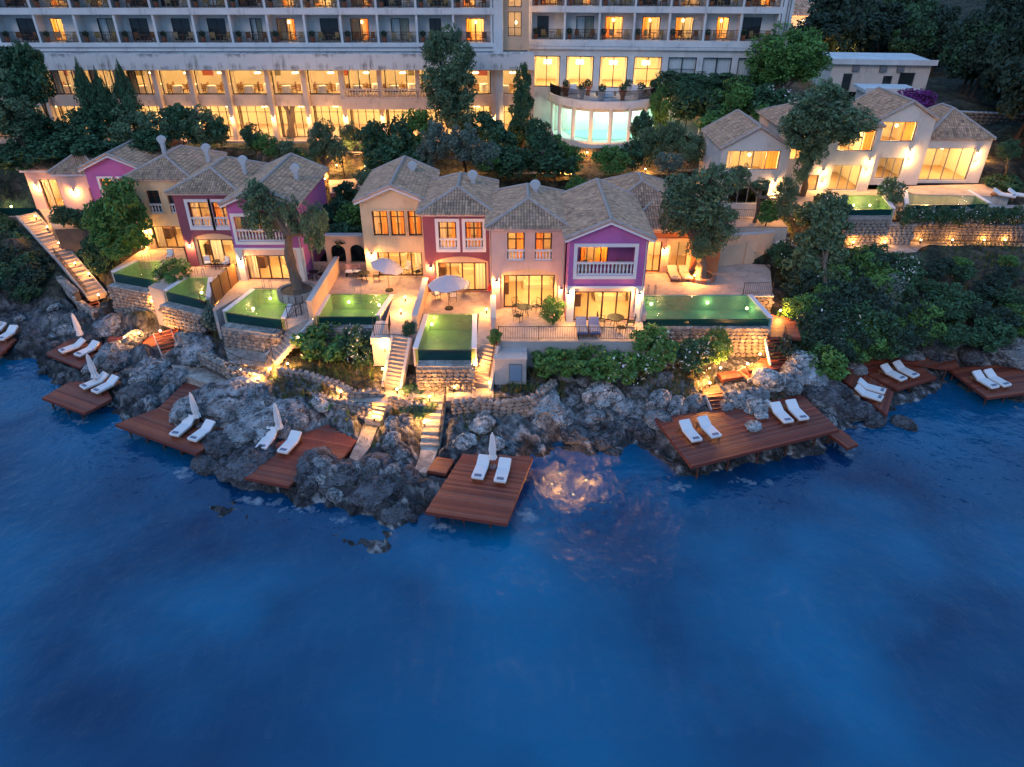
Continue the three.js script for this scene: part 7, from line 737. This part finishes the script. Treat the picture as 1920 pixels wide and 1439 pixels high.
// low lamps beside stairs, paths and walls
const bolGeo = lathe([[0.001, 0.3], [0.06, 0.3], [0.06, 0.0], [0.05, 0.0]], 8), bolGlow = lathe([[0.001, 0.42], [0.075, 0.4], [0.075, 0.3], [0.001, 0.3]], 8);
function bollard(u, v, y, I, label, group) { const p = P(u, v, y), gy = hAt(p.x, p.z); p.y = gy > y && gy < y + 1.2 ? gy - 0.02 : y; const t = thing('path_lamp', label, 'lamp', p, 0, group); part(t, 'post', bolGeo, MT.dark); part(t, 'lamp_head', bolGlow, MT.bulb); light(p.x, p.y + 0.36, p.z, I * (u < 200 ? 3.4 : u > 1500 ? 4.5 : u > 1300 ? 9 : 7.5), C(1, 0.40, 0.08), 4); }
for (const [u, v, y, l] of [[934, 660, 4.75, 'top of the stairs by the narrow pool'], [889, 692, 3.7, 'middle of the stairs by the narrow pool'], [918, 726, 2.55, 'foot of the stairs by the narrow pool'], [722, 660, 4.2, 'upper stairs by the pale block'], [718, 700, 3.0, 'lower stairs by the pale block'], [586, 606, 4.7, 'head of the curving stairs'], [560, 640, 3.9, 'middle of the curving stairs'], [540, 690, 2.8, 'foot of the curving stairs'], [852, 734, 2.45, 'path below the narrow pool'], [806, 752, 2.4, 'head of the steps to the front deck'], [796, 800, 1.6, 'middle of the steps to the front deck'], [682, 745, 2.4, 'low path under the planted bank'], [745, 738, 2.4, 'path by the pale block stairs'], [508, 700, 2.3, 'path beside the grassy ledge'], [480, 718, 2.1, 'shore path under the shell-shaped terrace'], [68, 412, 6.4, 'top of the long stone stairs'], [90, 432, 5.8, 'upper flight of the long stone stairs'], [112, 462, 5.0, 'landing of the long stone stairs'], [142, 500, 3.9, 'lower flight of the long stone stairs'], [168, 520, 3.3, 'foot of the long stone stairs'], [186, 560, 2.6, 'wooden steps by the long stairs'], [288, 572, 3.4, 'passage between the two small pools'], [262, 632, 1.9, 'walkway under the stone pool wall'], [302, 628, 2.4, 'head of the wooden steps between boulders'], [346, 598, 2.8, 'foot of the small pool wall'], [365, 585, 3.0, 'corner of the small pool wall'], [1462, 590, 4.3, 'raised landing behind the long pool'], [1424, 672, 2.9, 'lit landing on the slope'], [1350, 698, 2.5, 'small lit landing of the wooden steps'], [1400, 690, 2.7, 'top of the short lit wooden steps'], [1330, 726, 2.2, 'lower lit landing above the large deck'], [235, 640, 1.6, 'boardwalk by the small cove deck'], [322, 600, 2.6, 'passage under the small pool ledge'], [452, 702, 2.2, 'bend of the shore path'], [380, 612, 2.8, 'stones beside the small pool steps'], [640, 742, 2.4, 'end of the low path under the bank'], [702, 790, 1.5, 'short steps to the shore path'], [752, 590, 5.2, 'terrace edge beside the flowering planter'], [760, 565, 5.2, 'terrace wall of the arcade pool'], [912, 588, 5.2, 'terrace corner by the short rosy wall']]) bollard(u, v, y, v < 520 ? 3.2 : 3.8, `small lit lamp at the ${l}`, 'low lamps along stairs and paths');
for (const [u, top, l] of [[1608, 7.4, 'foot of the broad stone wall, end by the bushy tree'], [1668, 7.4, 'foot of the broad stone wall, end by the path'], [1735, 7.2, 'first niche of the long wall above the path'], [1795, 7.2, 'second niche of the long wall above the path'], [1855, 7.2, 'third niche of the long wall above the path'], [1895, 7.2, 'fourth niche of the long wall above the path']]) { const p = P(u, 421, top), y = 5.75; const t = thing('path_lamp', `small lit lamp at the ${l}`, 'lamp', [p.x * 0.995, y - 0.2, p.z + 0.42], 0, 'lamps at the foot of the villa walls'); part(t, 'post', bolGeo, MT.dark); part(t, 'lamp_head', bolGlow, MT.bulb); light(p.x * 0.995, y + 0.16, p.z + 0.42, 8, C(1, 0.40, 0.08), 4); }
for (const [u, v, y, l] of [[1622, 414, 7.0, 'stone box of the small villa pool, first of two'], [1654, 414, 7.0, 'stone box of the small villa pool, second of two'], [1738, 400, 7.3, 'oleander row, first gap'], [1775, 400, 7.3, 'oleander row, second gap'], [1812, 400, 7.3, 'oleander row, third gap'], [1462, 436, 6.5, 'sloping wall under the leaning tree'], [1406, 436, 6.4, 'foot of the leaning tree'], [1488, 400, 7.0, 'shrub under the tall spreading olive'], [1872, 336, 9.4, 'foot of the twisted tree'], [1848, 300, 9.6, 'wall beside the hipped villa wing'], [1302, 524, 5.5, 'trunk of the big olive in the round planter'], [1062, 345, 7.9, 'stone wall behind the rosy house'], [1208, 340, 8.1, 'stone wall behind the annexe'], [1250, 318, 8.6, 'olive bushes behind the annexe'], [1100, 305, 9.2, 'round garden bush'], [610, 342, 8.7, 'foot of the small forked olive'], [872, 336, 8.5, 'foot of the silvery olive'], [632, 318, 8.9, 'garden stairs, lower end'], [636, 304, 9.4, 'garden stairs, upper end'], [685, 320, 8.9, 'garden stairs beside the dark hedge'], [268, 470, 5.2, 'foot of the feathery tree'], [240, 445, 5.6, 'heart of the feathery tree']]) bollard(u, v, y, u > 1400 ? 4 : 4.5, `ground uplight at the ${l}`, 'garden uplights');
{ const p = P(646, 335, 8.7), t = thing('lamp_post', 'tall iron lamp post on the pink garden path', 'lamp post', p); part(t, 'post', cyl(0.05, 0.07, 2.6, 0, 0, 0, 8), MT.iron); part(t, 'lamp_head', lathe([[0.001, 2.6], [0.1, 2.62], [0.16, 2.9], [0.001, 3.0]], 8), MT.bulb); part(t, 'cap', lathe([[0.001, 3.12], [0.2, 2.98], [0.2, 2.95], [0.001, 2.95]], 8), MT.iron); light(p.x, p.y + 2.8, p.z, 40); }
for (const [u, v, l] of [[1035, 905, 'by the edge of the front deck'], [1075, 925, 'in the middle of the lit shallows'], [1100, 898, 'at the outer end of the lit shallows'], [1050, 885, 'close to the boulders of the lit shallows']]) { // lamps under the water light the shallow rock
  const p = P(u, v, -0.15), t = thing('underwater_lamp', `warm underwater lamp ${l}`, 'lamp', [p.x, -0.28, p.z], 0, 'underwater lamps beside the front deck'); part(t, 'lamp_lens', new THREE.SphereGeometry(0.08, 10, 6), MT.seaLamp); part(t, 'stake', cyl(0.02, 0.02, 0.9, 0, -0.95, 0, 5), MT.dark); light(p.x, -0.28, p.z, 46, C(1, 0.42, 0.09), 4); }
{ // thin wash of foam where the swell breaks on the rocks: stuff
  const q = rng(44), mats = [], fl = (() => { const p = [], n = 14; for (let i = 0; i < n; i++) { const a = i / n * 6.2832, b = (i + 1) / n * 6.2832, r = k => 0.7 + 0.5 * n3(k % n * 2.1, 4, 1); p.push(V3(0, 0, 0), V3(Math.cos(b) * r(i + 1), 0, Math.sin(b) * r(i + 1)), V3(Math.cos(a) * r(i), 0, Math.sin(a) * r(i))); } return G(new THREE.BufferGeometry().setFromPoints(p)); })();
  for (const [u, v, ru, rv, n] of [[345, 885, 34, 20, 30], [480, 940, 46, 12, 26], [560, 955, 40, 12, 22], [640, 975, 36, 12, 12], [990, 965, 22, 24, 26], [1030, 850, 30, 12, 22], [1270, 915, 40, 14, 18], [1620, 800, 30, 14, 24], [1590, 850, 26, 16, 14], [40, 690, 50, 8, 14], [230, 800, 30, 12, 16], [830, 990, 50, 10, 16], [1400, 905, 60, 12, 14], [150, 790, 36, 10, 12]]) for (let i = 0; i < n; i++) { const a = q() * 6.28, r = Math.pow(q(), 0.8) * (0.5 + Math.abs(n3(u + a * 2.2, 3, v))), p = P(u + Math.cos(a) * r * ru, v + Math.sin(a) * r * rv, 0), s = 0.06 + 0.3 * q() * q(); mats.push(new THREE.Matrix4().compose(V3(p.x, 0.01 + 0.03 * i / n, p.z), new THREE.Quaternion().setFromAxisAngle(V3(0, 1, 0), q() * 6), V3(s * (1 + 1.6 * q()), 1, s))); }
  const m = new THREE.InstancedMesh(fl, M('sea foam', [0.5, 0.6, 0.68], { transparent: true, opacity: 0.16, roughness: 1, side: THREE.DoubleSide }), mats.length); mats.forEach((x, i) => m.setMatrixAt(i, x)); m.name = 'foam'; m.userData = { kind: 'stuff', label: 'thin wash of foam on the water along the rocks' }; m.receiveShadow = true; scene.add(m); }
renderer.render(scene, camera);
